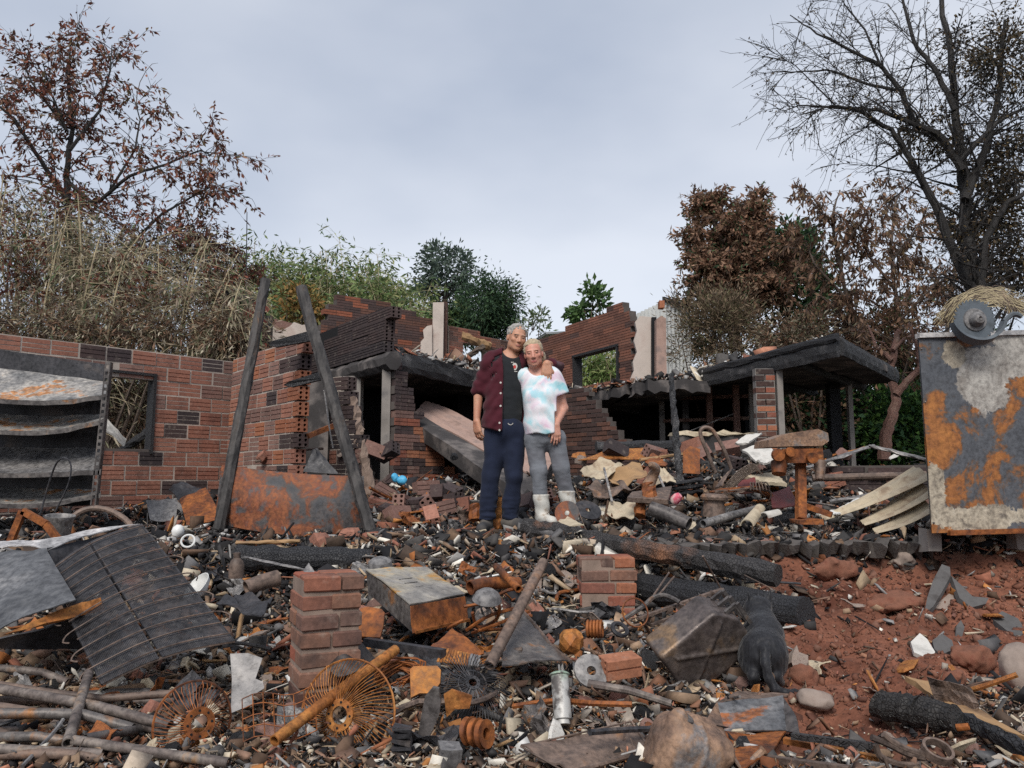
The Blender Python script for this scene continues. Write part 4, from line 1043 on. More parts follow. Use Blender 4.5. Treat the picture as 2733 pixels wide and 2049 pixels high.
# ------------------------------------------------------------------ people
def W(zx, zy, Y): return P((1100 + zx / 2.368) / 2.669, (750 + zy / 2.368) / 2.669, Y)
def hand(p, wr, d, n, thumb, curl=.35, sc=1., spread=.0205):
    """palm, four unequal bent fingers, a thumb from the side of the palm; n is the way the fingers curl"""
    wr = np.asarray(wr, float); d = unit(np.asarray(d, float)); n = np.asarray(n, float); n = unit(n - d * (n @ d)); s = np.cross(d, n); f = None
    def u(a, k=.008):
        nonlocal f
        f = a if f is None else smin(f, a, k)
    for i in range(4):
        o = (i - 1.5)
        kn = wr + (d * (.086 - .004 * abs(o - .3) ** 2) + s * o * spread) * sc
        u(sd_cone(p, wr + s * o * .011 * sc + d * .01 * sc, kn, .0165 * sc, .0125 * sc), .02)
        q = kn; a = curl * .6; Ls = np.array([.040, .026, .020]) * [.95, 1.05, 1.0, .8][i] * sc; r = .0098 * sc
        for k in range(3):
            e = q + (d * math.cos(a) + n * math.sin(a) + s * o * .05) * Ls[k]
            u(sd_cone(p, q, e, r, r * .9), .004); q = e; a += curl * (1.0 + .2 * i * .3); r *= .9
    t0 = wr + (d * .028 + s * thumb * .022) * sc; t1 = t0 + (d * .034 + s * thumb * .026 + n * .014) * sc; t2 = t1 + (d * .034 + s * thumb * .006 + n * .012) * sc
    u(sd_cone(p, t0, t1, .0145 * sc, .0115 * sc), .012); u(sd_cone(p, t1, t2, .011 * sc, .0088 * sc), .006)
    return f
def head_frame(roll, yaw, pitch):
    M = Matrix.Rotation(R(roll), 3, 'Y') @ Matrix.Rotation(R(yaw), 3, 'Z') @ Matrix.Rotation(R(pitch), 3, 'X')
    return np.array(M)                     # columns: right, back (+y), up ; the face looks along -y
def sd_head(p, c, M, female=False):
    q = (p - c) @ M; x, y, z = q[..., 0], -q[..., 1], q[..., 2]
    q = np.stack([x, y, z], -1); ax = np.stack([np.abs(x), y, z], -1)
    w = .94 if female else 1.
    f = sd_ell(q, (0, -.012, .036), (.076 * w, .094, .086))
    f = smin(f, sd_ell(q, (0, .026, -.030), (.060 * w, .070, .080)), .03)
    f = smin(f, sd_ell(q, (0, .062, -.092), (.030 if not female else .026, .026, .020)), .03)
    f = smin(f, sd_ell(ax, ((.050 if not female else .043) * w, .010, -.066), (.014, .040, .028)), .03)
    f = smin(f, sd_ell(ax, (.040, .066, -.018), (.020, .018, .016)), .02)
    f = smin(f, sd_ell(ax, (.028, .086, .024), (.028, .010, .008)), .012)
    f = smax(f, -sd_ell(ax, (.030, .104, .006), (.019, .016, .011)), .012)
    f = smin(f, sd_ell(ax, (.030, .0835, .005), (.0125, .011, .0085)), .003)
    f = smin(f, sd_cone(q, (0, .090, .008), (0, .110, -.030), .008, .0115), .010)
    f = smin(f, sd_ell(ax, (.011, .100, -.034), (.009, .010, .007)), .006)
    f = smin(f, sd_ell(q, (0, .091, -.060), (.024, .010, .0055)), .006)
    f = smin(f, sd_ell(q, (0, .089, -.070), (.021, .010, .006)), .006)
    f = smax(f, -sd_ell(q, (0, .104, -.0650), (.022, .012, .0016)), .002)
    f = smin(f, sd_ell(ax, (.077 * w, -.008, -.004), (.009, .020, .031)), .008)
    return f
def head_col(V, c, M, skin, lip, brow, eye=(.03, .025, .02)):
    q = (V - c) @ M; x, y, z = np.abs(q[:, 0]), -q[:, 1], q[:, 2]
    n = fbm(V * 28, 3, 3)[:, None]
    C = np.array(skin)[None] * (1 + .10 * n)
    def blend(C, m, col): return C * (1 - m[:, None]) + np.array(col) * m[:, None]
    fr = smooth(.05, .075, y)
    C = blend(C, fr * .18 * np.exp(-(((x - .042) / .02) ** 2 + ((z + .022) / .022) ** 2)), (skin[0] * 1.05, skin[1] * .62, skin[2] * .55))
    C = blend(C, fr * .2 * np.exp(-((x / .016) ** 2 + ((z + .030) / .014) ** 2)), (skin[0] * 1.05, skin[1] * .68, skin[2] * .6))
    C = blend(C, fr * np.exp(-((x / .024) ** 4 + ((z + .065) / .0105) ** 4)), lip)
    C = blend(C, fr * np.exp(-(((x - .030) / .021) ** 4 + ((z - .0235 + (x - .03) * .15) / .0055) ** 4)) * .8, brow)
    C = blend(C, fr * np.exp(-(((x - .030) / .0125) ** 4 + ((z - .004) / .0045) ** 4)), eye)
    return np.clip(C, .01, 1)
MAT['skin'] = m_attr('skin', .55, .12, 60, .0008, .4)
sk = NT('skin_dummy')
MAT['skin'].node_tree.nodes['Principled BSDF'].inputs['Subsurface Weight'].default_value = .12
MAT['skin'].node_tree.nodes['Principled BSDF'].inputs['Subsurface Radius'].default_value = (.02, .008, .004)
bpy.data.materials.remove(sk.m)
def m_cloth(name, col, var=.25, sheen=.15, sc=9, col2=None):
    t = NT(name); n1 = t.noise(sc, 5, .6); n2 = t.noise(160, 3, .6)
    c = t.mix(var, col, t.ramp(n1, [(.3, (.45, .45, .45)), (.7, (1.3, 1.3, 1.3))]), 'MULTIPLY')
    if col2: c = t.mix(t.g(t.noise(3.2, 4, .5), .5, .68), c, col2)
    t.b.inputs['Sheen Weight'].default_value = sheen
    return t.fin(c, .9, 0, n2, .35, .002, .2)
MAT['cardigan'] = m_cloth('cardigan', (.060, .010, .017), .3, .08)
MAT['black_shirt'] = m_cloth('black_shirt', (.016, .018, .021), .3)
MAT['navy'] = m_cloth('navy', (.013, .018, .038), .3, .05)
MAT['grey_jeans'] = m_cloth('grey_jeans', (.155, .165, .185), .35, .1, 7, (.115, .115, .13))
MAT['shoe'] = m_cloth('shoe', (.045, .045, .048), .4, 0, col2=(.13, .115, .10))
MAT['white_boot'] = m_plain('white_boot', (.60, .585, .54), .55, .4, 14, .002, 0, .4, (.33, .28, .23))
MAT['hair_grey'] = m_cloth('hair_grey', (.30, .285, .265), .75, .2, 55)
MAT['hair_blond'] = m_cloth('hair_blond', (.38, .30, .20), .6, .2, 40)
def tie_dye():
    t = NT('tie_dye'); tc = t.n('ShaderNodeTexCoord'); v = tc.outputs['Object']
    def rings(cx, cz, fr, ph):
        sub = t.n('ShaderNodeVectorMath', operation='SUBTRACT'); t.l(v, sub.inputs[0]); sub.inputs[1].default_value = (cx, 0, cz)
        wv = t.n('ShaderNodeTexWave', wave_type='RINGS', rings_direction='Y'); t.l(sub.outputs[0], wv.inputs['Vector'])
        wv.inputs['Scale'].default_value = fr; wv.inputs['Distortion'].default_value = 5; wv.inputs['Detail'].default_value = 3; wv.inputs['Detail Scale'].default_value = 2.2; wv.inputs['Phase Offset'].default_value = ph
        return wv.outputs['Fac']
    n = t.noise(6.5, 5, .6, v, .6)
    c = t.ramp(rings(.10, .98, 2.0, 1.0), [(.18, (.30, .58, .64)), (.36, (.58, .64, .68)), (.55, (.68, .67, .70)), (.76, (.66, .50, .58)), (.92, (.60, .43, .53))])
    c = t.mix(t.g(n, .36, .60), c, (.66, .655, .68))
    c = t.mix(t.math('MULTIPLY', t.g(t.noise(9, 4, .5, v), .56, .68), .8), c, (.30, .58, .65))
    return t.fin(c, .9, 0, t.noise(160, 3, .6, v), .3, .002, .2)
MAT['tie_dye'] = tie_dye()
def folds(p, amp, f=(14, 10, 22), s=0): return amp * (fbm(p * np.array(f), 2, s + 40))
def surf_y(f, x, z, y0, y1=None):
    ys = np.linspace(y0, y0 + .5, 400); d = f(np.stack([np.full(400, x), ys, np.full(400, z)], 1)); i = np.argmax(d < 0); return ys[i]

# ---- man
Ym = 6.45
man = thing('person', 'man with grey hair in maroon cardigan and navy trousers, arm round the woman', 'person', W(560, 1590, Ym))
HC = W(660, 364, Ym - .03); HM = head_frame(8, 17, 4)
J = dict(neck=W(632, 478, Ym + .02), shl=W(486, 522, Ym), ell=W(420, 700, Ym + .02), wrl=W(408, 885, Ym - .03), shr=W(706, 535, Ym + .07), elr=W(912, 552, Ym + .20), wrr=W(852, 520, Ym - .15),
         chest=W(604, 610, Ym), belly=W(584, 810, Ym), hip=W(586, 935, Ym), hpl=W(522, 965, Ym), knl=W(500, 1235, Ym - .01), anl=W(470, 1525, Ym + .01), hpr=W(648, 965, Ym), knr=W(643, 1235, Ym - .02), anr=W(618, 1505, Ym + .02))
def man_torso(p, o=0, bottom=None):
    f = sd_ell(p, J['chest'], (.172 + o, .112 + o, .25 + o))
    f = smin(f, sd_ell(p, J['belly'], (.150 + o, .110 + o, .25 + o)), .08)
    f = smin(f, sd_cone(p, J['shl'] + np.array([.03, 0, 0]), J['shr'] + np.array([-.02, 0, 0]), .062 + o, .06 + o), .07)
    f = smin(f, sd_cone(p, W(560, 488, Ym + .02), W(672, 495, Ym + .03), .045 + o, .04 + o), .06)
    return f
def man_body(p):
    f = sd_head(p, HC, HM)
    f = smin(f, sd_cone(p, HC + HM @ np.array([0, .015, -.06]), J['neck'] + np.array([0, 0, -.03]), .053, .060), .025)
    f = smin(f, man_torso(p, -.02), .04)
    for h_, k_, a_ in (('hpl', 'knl', 'anl'), ('hpr', 'knr', 'anr')):
        f = smin(f, sd_cone(p, J[h_], J[k_], .075, .052), .04); f = smin(f, sd_cone(p, J[k_], J[a_], .05, .036), .02)
    f = smin(f, sd_cone(p, J['shl'], J['ell'], .048, .040), .03); f = smin(f, sd_cone(p, J['ell'], J['wrl'], .042, .027), .015)
    f = smin(f, sd_cone(p, J['shr'], J['elr'], .048, .040), .03); f = smin(f, sd_cone(p, J['elr'], J['wrr'], .040, .028), .015)
    f = smin(f, hand(p, J['wrl'], (.10, -.05, -1), (.55, .55, .1), -1, .5, 1.08), .012)
    f = smin(f, hand(p, J['wrr'], (-.06, -.16, -.97), (.0, .95, -.2), 1, .22, 1.08), .012)
    return f
def man_col(V):
    C = head_col(V, HC, HM, (.46, .235, .150), (.34, .13, .10), (.20, .15, .12))
    red = smooth(-.04, .04, W(415, 720, Ym)[2] - V[:, 2]) * (V[:, 0] < W(470, 800, Ym)[0]) * (.5 + .5 * np.clip(fbm(V * np.array([20, 20, 9]), 2, 9) * 1.6, -1, 1))
    return C * (1 - red[:, None] * .5) + np.array([.42, .13, .09]) * red[:, None] * .5
lo, hi = np.array([J['wrl'][0] - .12, Ym - .35, W(0, 1560, Ym)[2]]), np.array([J['elr'][0] + .1, Ym + .48, HC[2] + .16])
sdf_obj('body', man_body, lo, hi, .0062, MAT['skin'], man, man_col)
def man_hair(p):
    q = (p - HC) @ HM; x, y, z = q[..., 0], -q[..., 1], q[..., 2]; Q = np.stack([x, y, z], -1)
    f = sd_ell(Q, (0, -.016, .042), (.083, .098, .090)) + .013 * fbm(p * 60, 3, 6)
    cut = np.maximum(np.minimum(y - .052, .068 - z + .3 * (y - .05)), -.030 - z)      # keep behind the hairline, above the nape
    cut = np.maximum(cut, np.minimum(.024 - z, y - .018))
    return smax(f, cut, .008)
sdf_obj('hair', man_hair, HC - .16, HC + .17, .0062, MAT['hair_grey'], man)
HEM = W(0, 893, Ym)[2]
def man_shirt(p): return smax(smax(man_torso(p, .0) + folds(p, .004), HEM - p[..., 2], .01), -sd_cone(p, J['neck'] + np.array([.005, -.10, .06]), J['neck'] + np.array([0, .1, .06]), .088, .08), .01)
blo, bhi = np.array([W(380, 0, Ym)[0], Ym - .3, W(0, 1000, Ym)[2]]), np.array([W(790, 0, Ym)[0], Ym + .3, W(0, 430, Ym)[2]])
sdf_obj('shirt', man_shirt, blo, bhi, .0085, MAT['black_shirt'], man)
CH = W(0, 955, Ym)[2]
def man_card(p):
    f = man_torso(p, .018)
    f = smin(f, sd_cone(p, J['belly'] + np.array([-.005, 0, 0]), W(560, 960, Ym), .165, .165), .06) if True else f
    f = np.maximum(f, np.abs(p[..., 1] - Ym) - .15)
    f = smin(f, sd_cone(p, J['shl'], J['ell'] + (J['ell'] - J['shl']) * -.10, .072, .062), .05)
    f = smin(f, sd_cone(p, J['ell'] + (J['shl'] - J['ell']) * .22, J['ell'] + (J['shl'] - J['ell']) * .08, .070, .068), .006)
    f = smin(f, sd_cone(p, J['shr'], J['elr'], .074, .062), .05); f = smin(f, sd_cone(p, J['elr'], J['elr'] + (J['wrr'] - J['elr']) * .60, .060, .056), .02)
    f = f + folds(p, .009, (11, 9, 15), 2) + .004 * np.sin(p[..., 2] * 55 + 4 * np.sin(p[..., 0] * 20))
    hem = CH + .55 * np.maximum(W(545, 0, Ym)[0] - p[..., 0], 0) * .5
    f = smax(f, hem - p[..., 2], .012)
    z = p[..., 2]; z0, z1, z2 = W(0, 460, Ym)[2], W(0, 600, Ym)[2], W(0, 940, Ym)[2]
    xl = np.interp(z, [z2, z1, z0], [W(572, 0, Ym)[0], W(580, 0, Ym)[0], W(572, 0, Ym)[0]])
    xr = np.interp(z, [z2, z1, z0], [W(712, 0, Ym)[0], W(700, 0, Ym)[0], W(668, 0, Ym)[0]])
    op = np.maximum(np.maximum(xl - p[..., 0], p[..., 0] - xr), p[..., 1] - (Ym + .01))
    f = smax(f, -op, .012)
    neck = sd_cone(p, J['neck'] + np.array([.005, -.12, .05]), J['neck'] + np.array([0, .05, .07]), .075, .07)
    f = smax(f, -neck, .01)
    return np.maximum(f, -(man_torso(p, .004)))
clo, chi = np.array([W(350, 0, Ym)[0], Ym - .32, W(0, 1010, Ym)[2]]), np.array([J['elr'][0] + .12, Ym + .5, W(0, 420, Ym)[2]])
card = sdf_obj('cardigan', man_card, clo, chi, .0085, MAT['cardigan'], man)
for zy in (655, 720, 800, 905, 950):
    x = W(562 if zy < 850 else 556, 0, Ym)[0]; z = W(0, zy, Ym)[2]; y = surf_y(man_card, x, z, Ym - .3)
    MB().lathe([(0, -.004), (.0085, -.003), (.0085, .003), (0, .004)], (x, y, z), (0, 1, 0), 10).build('button', MAT['ashwhite'], card)
def man_pants(p):
    f = sd_ell(p, J['hip'] + np.array([0, 0, .0]), (.168, .122, .13))
    for h_, k_, a_, s in (('hpl', 'knl', 'anl', 1), ('hpr', 'knr', 'anr', 2)):
        f = smin(f, sd_cone(p, J[h_], J[k_], .098, .074), .035); f = smin(f, sd_cone(p, J[k_], J[a_] + np.array([0, 0, .01]), .074, .064), .03)
    low = smooth(W(0, 1330, Ym)[2], W(0, 1500, Ym)[2], p[..., 2]) if False else np.clip((W(0, 1300, Ym)[2] - p[..., 2]) / .25, 0, 1)
    f = f + folds(p, .010, (13, 9, 6), 5) + .005 * np.abs(vnoise(p * np.array([18, 10, 14]) + p[..., [2, 0, 1]] * 6, 6)) + low * .009 * fbm(p * np.array([10, 10, 45]), 2, 17)
    f = smax(f, W(0, 1512, Ym)[2] - p[..., 2], .015)
    return smax(f, p[..., 2] - (HEM + .035), .01)
plo, phi = np.array([W(390, 0, Ym)[0], Ym - .25, W(0, 1560, Ym)[2]]), np.array([W(740, 0, Ym)[0], Ym + .25, W(0, 840, Ym)[2]])
sdf_obj('trousers', man_pants, plo, phi, .0085, MAT['navy'], man)
def shoe(p, an, toe, w=.047, g=.0):
    zf = an[2] - .075; d = np.array([toe[0] - an[0], toe[1] - an[1], 0]); d = unit(d); heel = np.array([an[0], an[1], zf + .045]) - d * .045
    tp = heel + d * .235; tp[2] = zf + .036
    f = sd_cone(p, heel, tp, w, w * .92)
    f = smin(f, sd_cone(p, np.array([an[0], an[1], zf + .06]), np.array([an[0], an[1], zf + .12]), .052, .050), .03)
    return np.maximum(f, zf - p[..., 2])
for an, dx, dy in ((J['anl'], -.16, -.9), (J['anr'], .62, -.62)):
    toe = an + np.array([dx, dy, 0])
    sdf_obj('shoe', lambda p: shoe(p, an, toe), an - .36, an + np.array([.36, .36, .16]), .007, MAT['shoe'], man)
# crest on the shirt and the pull ring at the waist
cx, cz = W(648, 0, Ym)[0], W(0, 552, Ym)[2]
def patch(name, pts, y, mat, th=.003): MB().poly([np.array([x, y, z]) for x, z in pts], (0, th, 0)).build(name, mat, man)
sy = surf_y(man_shirt, cx, cz, Ym - .3) - .003
MAT['emblem_red'] = m_plain('emblem_red', (.45, .05, .04), .8, .1)
sh = [(math.cos(a) * .023 * (1 - .25 * max(0, -math.sin(a))), math.sin(a) * .032) for a in np.linspace(0, 2 * math.pi, 16, endpoint=False)]
patch('emblem', [(cx + a, cz + b) for a, b in sh] , sy, MAT['ashwhite'])
patch('emblem_centre', [(cx + a * .5, cz + b * .5 - .002) for a, b in sh], sy - .002, MAT['emblem_red'])
for k in range(2): patch('emblem_star', [(cx - .026 + k * .012 + .006 * math.cos(a), cz + .036 + .005 * math.sin(a)) for a in np.linspace(0, 6.28, 6)[:-1]], sy - .001, MAT['ashwhite'])
patch('emblem_bar', [(cx - .02, cz - .044), (cx + .022, cz - .044), (cx + .022, cz - .039), (cx - .02, cz - .039)], sy - .002, MAT['ashwhite'])
bx, bz = W(622, 0, Ym)[0], W(0, 899, Ym)[2]
MB().torus((bx, surf_y(man_pants, bx, bz - .005, Ym - .3) - .004, bz), (0, 1, 0), .022, .003, 14, 5, math.pi * 1.1, math.pi * 1.9).build('pull_ring', MAT['ashwhite'], man)

# ---- woman
Yw = 6.38
woman = thing('person', 'woman with fair hair in tie dye shirt, grey jeans and white boots', 'person', W(870, 1540, Yw))
wHC = W(768, 462, Yw - .05); wHM = head_frame(-7, -6, 5)
K = dict(neck=W(788, 572, Yw + .01), shr=W(902, 606, Yw), elr=W(955, 805, Yw + .03), wrr=W(908, 908, Yw - .12), shl=W(700, 600, Yw + .03), ell=W(560, 720, Yw + .32), wrl=W(432, 690, Yw + .10),
         chest=W(812, 690, Yw), belly=W(835, 850, Yw), hip=W(838, 985, Yw), hpl=W(775, 1010, Yw), knl=W(800, 1200, Yw - .03), anl=W(826, 1475, Yw), hpr=W(902, 1010, Yw), knr=W(943, 1180, Yw - .03), anr=W(1000, 1450, Yw + .03))
def wo_torso(p, o=0):
    f = sd_ell(p, K['chest'], (.155 + o, .120 + o, .21 + o))
    f = smin(f, sd_ell(p, K['belly'] + np.array([0, -.01, 0]), (.160 + o, .130 + o, .20 + o)), .07)
    f = smin(f, sd_ell(p, W(765, 735, Yw - .075), (.062 + o, .06 + o, .06 + o)), .05); f = smin(f, sd_ell(p, W(855, 735, Yw - .075), (.062 + o, .06 + o, .06 + o)), .05)
    f = smin(f, sd_cone(p, K['shl'] + np.array([.03, 0, 0]), K['shr'] + np.array([-.02, 0, 0]), .055 + o, .055 + o), .06)
    return f
def wo_body(p):
    f = sd_head(p, wHC, wHM, True)
    f = smin(f, sd_cone(p, wHC + wHM @ np.array([0, .015, -.06]), K['neck'] + np.array([0, 0, -.03]), .047, .055), .025)
    f = smin(f, wo_torso(p, -.02), .05)
    for h_, k_, a_ in (('hpl', 'knl', 'anl'), ('hpr', 'knr', 'anr')):
        f = smin(f, sd_cone(p, K[h_], K[k_], .075, .050), .04); f = smin(f, sd_cone(p, K[k_], K[a_], .048, .034), .02)
    f = smin(f, sd_cone(p, K['shr'], K['elr'], .050, .041), .03); f = smin(f, sd_cone(p, K['elr'], K['wrr'], .041, .026), .015)
    f = smin(f, sd_cone(p, K['shl'], K['ell'], .048, .040), .03); f = smin(f, sd_cone(p, K['ell'], K['wrl'], .038, .026), .015)
    f = smin(f, hand(p, K['wrr'], (.02, -.12, -1), (-.25, .9, 0), -1, .30, .98), .012)
    f = smin(f, hand(p, K['wrl'], (.62, -.62, -.05), (.6, .6, 0), 1, .55, .95), .012)
    return f
def wo_col(V):
    C = head_col(V, wHC, wHM, (.52, .265, .195), (.42, .13, .12), (.36, .22, .155), (.10, .07, .05))
    hd = np.exp(-(np.linalg.norm(V - wHC, axis=1) / .13) ** 4)[:, None]
    return C * (1 - hd * .35) + C * np.array([1.08, .80, .76]) * hd * .35
lo, hi = np.array([K['wrl'][0] - .1, Yw - .4, W(0, 1520, Yw)[2]]), np.array([K['elr'][0] + .16, Yw + .35, wHC[2] + .16])
sdf_obj('body', wo_body, lo, hi, .0062, MAT['skin'], woman, wo_col)
def wo_hair(p):
    q = (p - wHC) @ wHM; x, y, z = q[..., 0], -q[..., 1], q[..., 2]; Q = np.stack([x, y, z], -1)
    f = sd_ell(Q, (0, -.020, .042), (.082, .100, .090))
    f = smin(f, sd_ell(Q, (.035, -.100, -.035), (.06, .05, .075)), .04) + .006 * fbm(np.stack([x * 80, y * 22, z * 60], -1), 3, 8)
    cut = np.maximum(np.minimum(y - .036, .066 - z + .35 * (y - .04)), -.105 - z)
    cut = np.maximum(cut, np.minimum(.004 - z, y - .004))
    return smax(f, cut, .008)
sdf_obj('hair', wo_hair, wHC - .2, wHC + .2, .0062, MAT['hair_blond'], woman)
WHEM = W(0, 972, Yw)[2]
def wo_shirt(p):
    f = wo_torso(p, .008); f = smin(f, sd_cone(p, K['belly'], W(842, 990, Yw), .160, .176), .05); f = np.maximum(f, np.abs(p[..., 1] - Yw) - .16)
    f = smin(f, sd_cone(p, K['shr'] + np.array([-.01, 0, 0]), W(942, 712, Yw + .01), .066, .070), .04)
    f = smin(f, sd_cone(p, K['shl'], K['shl'] + (K['ell'] - K['shl']) * .6, .066, .066), .04)
    f = f + folds(p, .008, (10, 8, 7), 7) + .005 * np.sin((p[..., 0] * .9 + p[..., 2]) * 42 + 3 * np.sin(p[..., 0] * 17)) * smooth(0, .3, K['chest'][2] + .1 - p[..., 2])
    f = smax(f, WHEM + .006 * np.sin(p[..., 0] * 40) - p[..., 2], .01)
    a = W(942, 712, Yw + .01); d = unit(a - K['shr'])
    f = smax(f, np.where(p[..., 0] > W(905, 0, Yw)[0], ((p - a) @ d) - .012, -1.), .006)
    return smax(f, -sd_cone(p, K['neck'] + np.array([0, -.12, .030]), K['neck'] + np.array([0, .1, .06]), .082, .07), .01)
slo, shi = np.array([W(640, 0, Yw)[0], Yw - .32, W(0, 1040, Yw)[2]]), np.array([W(1010, 0, Yw)[0], Yw + .32, W(0, 520, Yw)[2]])
sdf_obj('shirt', wo_shirt, slo, shi, .0085, MAT['tie_dye'], woman)
def wo_pants(p):
    f = sd_ell(p, K['hip'], (.165, .125, .12))
    for h_, k_, a_ in (('hpl', 'knl', 'anl'), ('hpr', 'knr', 'anr')):
        f = smin(f, sd_cone(p, K[h_], K[k_], .088, .066), .03); f = smin(f, sd_cone(p, K[k_], K[k_] + (K[a_] - K[k_]) * .62, .066, .060), .03)
    f = f + folds(p, .007, (14, 10, 9), 9) + .004 * np.abs(vnoise(p * np.array([20, 10, 16]) + p[..., [2, 0, 1]] * 7, 5)) + .0018 * fbm(p * np.array([22, 20, 70]), 2, 19)
    return smax(f, p[..., 2] - W(0, 940, Yw)[2], .01)
wplo, wphi = np.array([W(690, 0, Yw)[0], Yw - .25, W(0, 1420, Yw)[2]]), np.array([W(1080, 0, Yw)[0], Yw + .25, W(0, 900, Yw)[2]])
sdf_obj('jeans', wo_pants, wplo, wphi, .0085, MAT['grey_jeans'], woman)
for kn, an, dx in ((K['knl'], K['anl'], .42), (K['knr'], K['anr'], .2)):
    top = kn + (an - kn) * .54; zf = an[2] - .085
    def boot(p):
        f = sd_cone(p, top, np.array([an[0], an[1], zf + .07]), .068, .056)
        d = unit(np.array([dx, -.9, 0])); h = np.array([an[0], an[1], zf + .045]) - d * .03; t = h + d * .19; t[2] = zf + .036
        f = smin(f, sd_cone(p, h, t, .050, .044), .03) + .003 * np.sin(p[..., 2] * 60 + p[..., 0] * 25)
        f = np.maximum(f, zf - p[..., 2]); return np.maximum(f, p[..., 2] - top[2])
    sdf_obj('boot', boot, np.array([an[0] - .25, an[1] - .3, zf - .03]), np.array([an[0] + .25, an[1] + .25, top[2] + .06]), .007, MAT['white_boot'], woman)

# ---- cat seen from behind
def Cz(zx, zy, Y): return P((1950 + zx / 2.554) / 2.669, (1400 + zy / 2.554) / 2.669, Y)
rump, mid_, chest_, hd_ = Cz(228, 850, 3.22), Cz(222, 745, 3.36), Cz(214, 680, 3.50), Cz(186, 562, 3.56)
pl_, pr_ = Cz(172, 1118, 3.2), Cz(338, 1105, 3.2)
cat_root = thing('cat', 'black cat standing with its back to the camera beside the jerry can', 'cat', (rump[0], rump[1], pl_[2]))
def cat_f(p):
    f = sd_ell(p, rump + np.array([0, 0, -.01]), (.084, .095, .088)); f = smin(f, sd_ell(p, mid_, (.082, .11, .082)), .06)
    f = smin(f, sd_ell(p, chest_, (.064, .09, .070)), .06)
    f = smin(f, sd_cone(p, chest_ + np.array([0, .02, .03]), hd_, .046, .040), .03)
    f = smin(f, sd_ell(p, hd_, (.060, .058, .049)), .015)
    lk = np.array([-.75, .55, -.12]); lk = lk / np.linalg.norm(lk)
    f = smin(f, sd_ell(p, hd_ + lk * .045 + np.array([0, 0, -.012]), (.024, .024, .018)), .02)
    for sx, b in ((-1, Cz(132, 528, 3.55)), (1, Cz(262, 522, 3.57))):
        f = smin(f, sd_cone(p, b + np.array([-.012 * sx, 0, -.012]), b + np.array([.008 * sx, -.004, .046]), .021, .005), .010)
    for s, pw, hx in ((-1, pl_, 142), (1, pr_, 318)):
        hp = Cz(hx, 880, 3.22); kn = Cz(hx - 4 * s, 985, 3.25) + np.array([.0, .05, 0]); hk = Cz(hx + 12 * -s, 1035, 3.16)
        f = smin(f, sd_ell(p, hp + np.array([-s * .008, .02, -.02]), (.042, .07, .075)), .04)
        f = smin(f, sd_cone(p, hp + np.array([0, .03, -.03]), hk, .038, .020), .03); f = smin(f, sd_cone(p, hk, pw + np.array([0, 0, .016]), .019, .017), .012)
        f = smin(f, sd_ell(p, pw + np.array([0, .03, .014]), (.021, .038, .015)), .015)
    for sx in (-1, 1):
        a = chest_ + np.array([sx * .04, .03, -.03]); b = np.array([a[0], a[1] + .01, Hs(a[0], a[1]) + .02])
        f = smin(f, sd_cone(p, a, b, .03, .017), .03)
    tl = [Cz(232, 850, 3.14), Cz(240, 950, 3.10), Cz(262, 1050, 3.09), Cz(300, 1120, 3.08), Cz(380, 1150, 3.08), Cz(455, 1142, 3.10)]
    for i in range(5): f = smin(f, sd_cone(p, tl[i], tl[i + 1], .019 - .0012 * i, .0178 - .0014 * i), .012)
    return f + .0022 * fbm(p * np.array([90, 90, 40]), 2, 4)
t = NT('black_fur'); n1 = t.noise(70, 4, .7, t.stretch((1, 1, .35)))
c = t.ramp(n1, [(.3, (.007, .007, .0085)), (.75, (.027, .027, .031))]); t.b.inputs['Sheen Weight'].default_value = .12; t.b.inputs['Sheen Roughness'].default_value = .4
MAT['fur'] = t.fin(c, .55, 0, n1, .8, .004, .25)
clo_ = np.minimum.reduce([pl_, pr_, hd_, rump]) + np.array([-.16, -.25, -.06]); chi_ = np.maximum.reduce([pl_, pr_, hd_, Cz(455, 1142, 3.1)]) + np.array([.12, .28, .14])
sdf_obj('body', cat_f, clo_, chi_, .0045, MAT['fur'], cat_root)
# ------------------------------------------------------------------ things lying about
_gx, _gy = np.arange(-8.5, 8.51, .025), np.arange(1.6, 15.2, .025); _GH = H(*np.meshgrid(_gx, _gy, indexing='ij'))
def Hg(x, y):
    """ground height looked up on a fine grid"""
    x, y = np.broadcast_arrays(x, y); a = np.clip((x + 8.5) / .025, 0, len(_gx) - 1.001); b = np.clip((y - 1.6) / .025, 0, len(_gy) - 1.001); i, j = a.astype(int), b.astype(int); u, v = a - i, b - j
    return (_GH[i, j] * (1 - u) + _GH[i + 1, j] * u) * (1 - v) + (_GH[i, j + 1] * (1 - u) + _GH[i + 1, j + 1] * u) * v
_ys = np.concatenate([np.linspace(1.7, 6, 1600), np.linspace(6, 15, 900)])
def GY(px, py, lift=0.):
    """depth at which the sight line comes within lift of the ground"""
    u, v = (px - 512) / FPX, (384 - py) / FPX; t = _ys / (_ct - v * _st)
    d = CAMZ + t * (v * _ct + _st) - Hg(u * t, _ys) - lift; i = int(np.argmax(d < 0)); return float(_ys[i]) if d.min() < 0 else 8.
def G(px, py, lift=0.): return P(px, py, GY(px, py, lift))
z3 = lambda x, y: (x * .1467, 524.5 + y * .1467)
z6 = lambda x, y: (243.5 + x * .1467, 524.5 + y * .1467)
r1 = lambda x, y: (487.1 + x * .1467, 524.5 + y * .1467)
r2 = lambda x, y: (730.6 + x * .1467, 524.5 + y * .1467)
r4 = lambda x, y: (599.5 + x * .1243, 337.2 + y * .1243)
r5 = lambda x, y: (786.8 + x * .1582, 281 + y * .1582)
t2 = lambda x, y: (262.3 + x * .113, 374.7 + y * .113)
t3 = lambda x, y: (562 + x * .0847, 430.9 + y * .0847)
t4 = lambda x, y: (x * .0791, 505.8 + y * .0791)
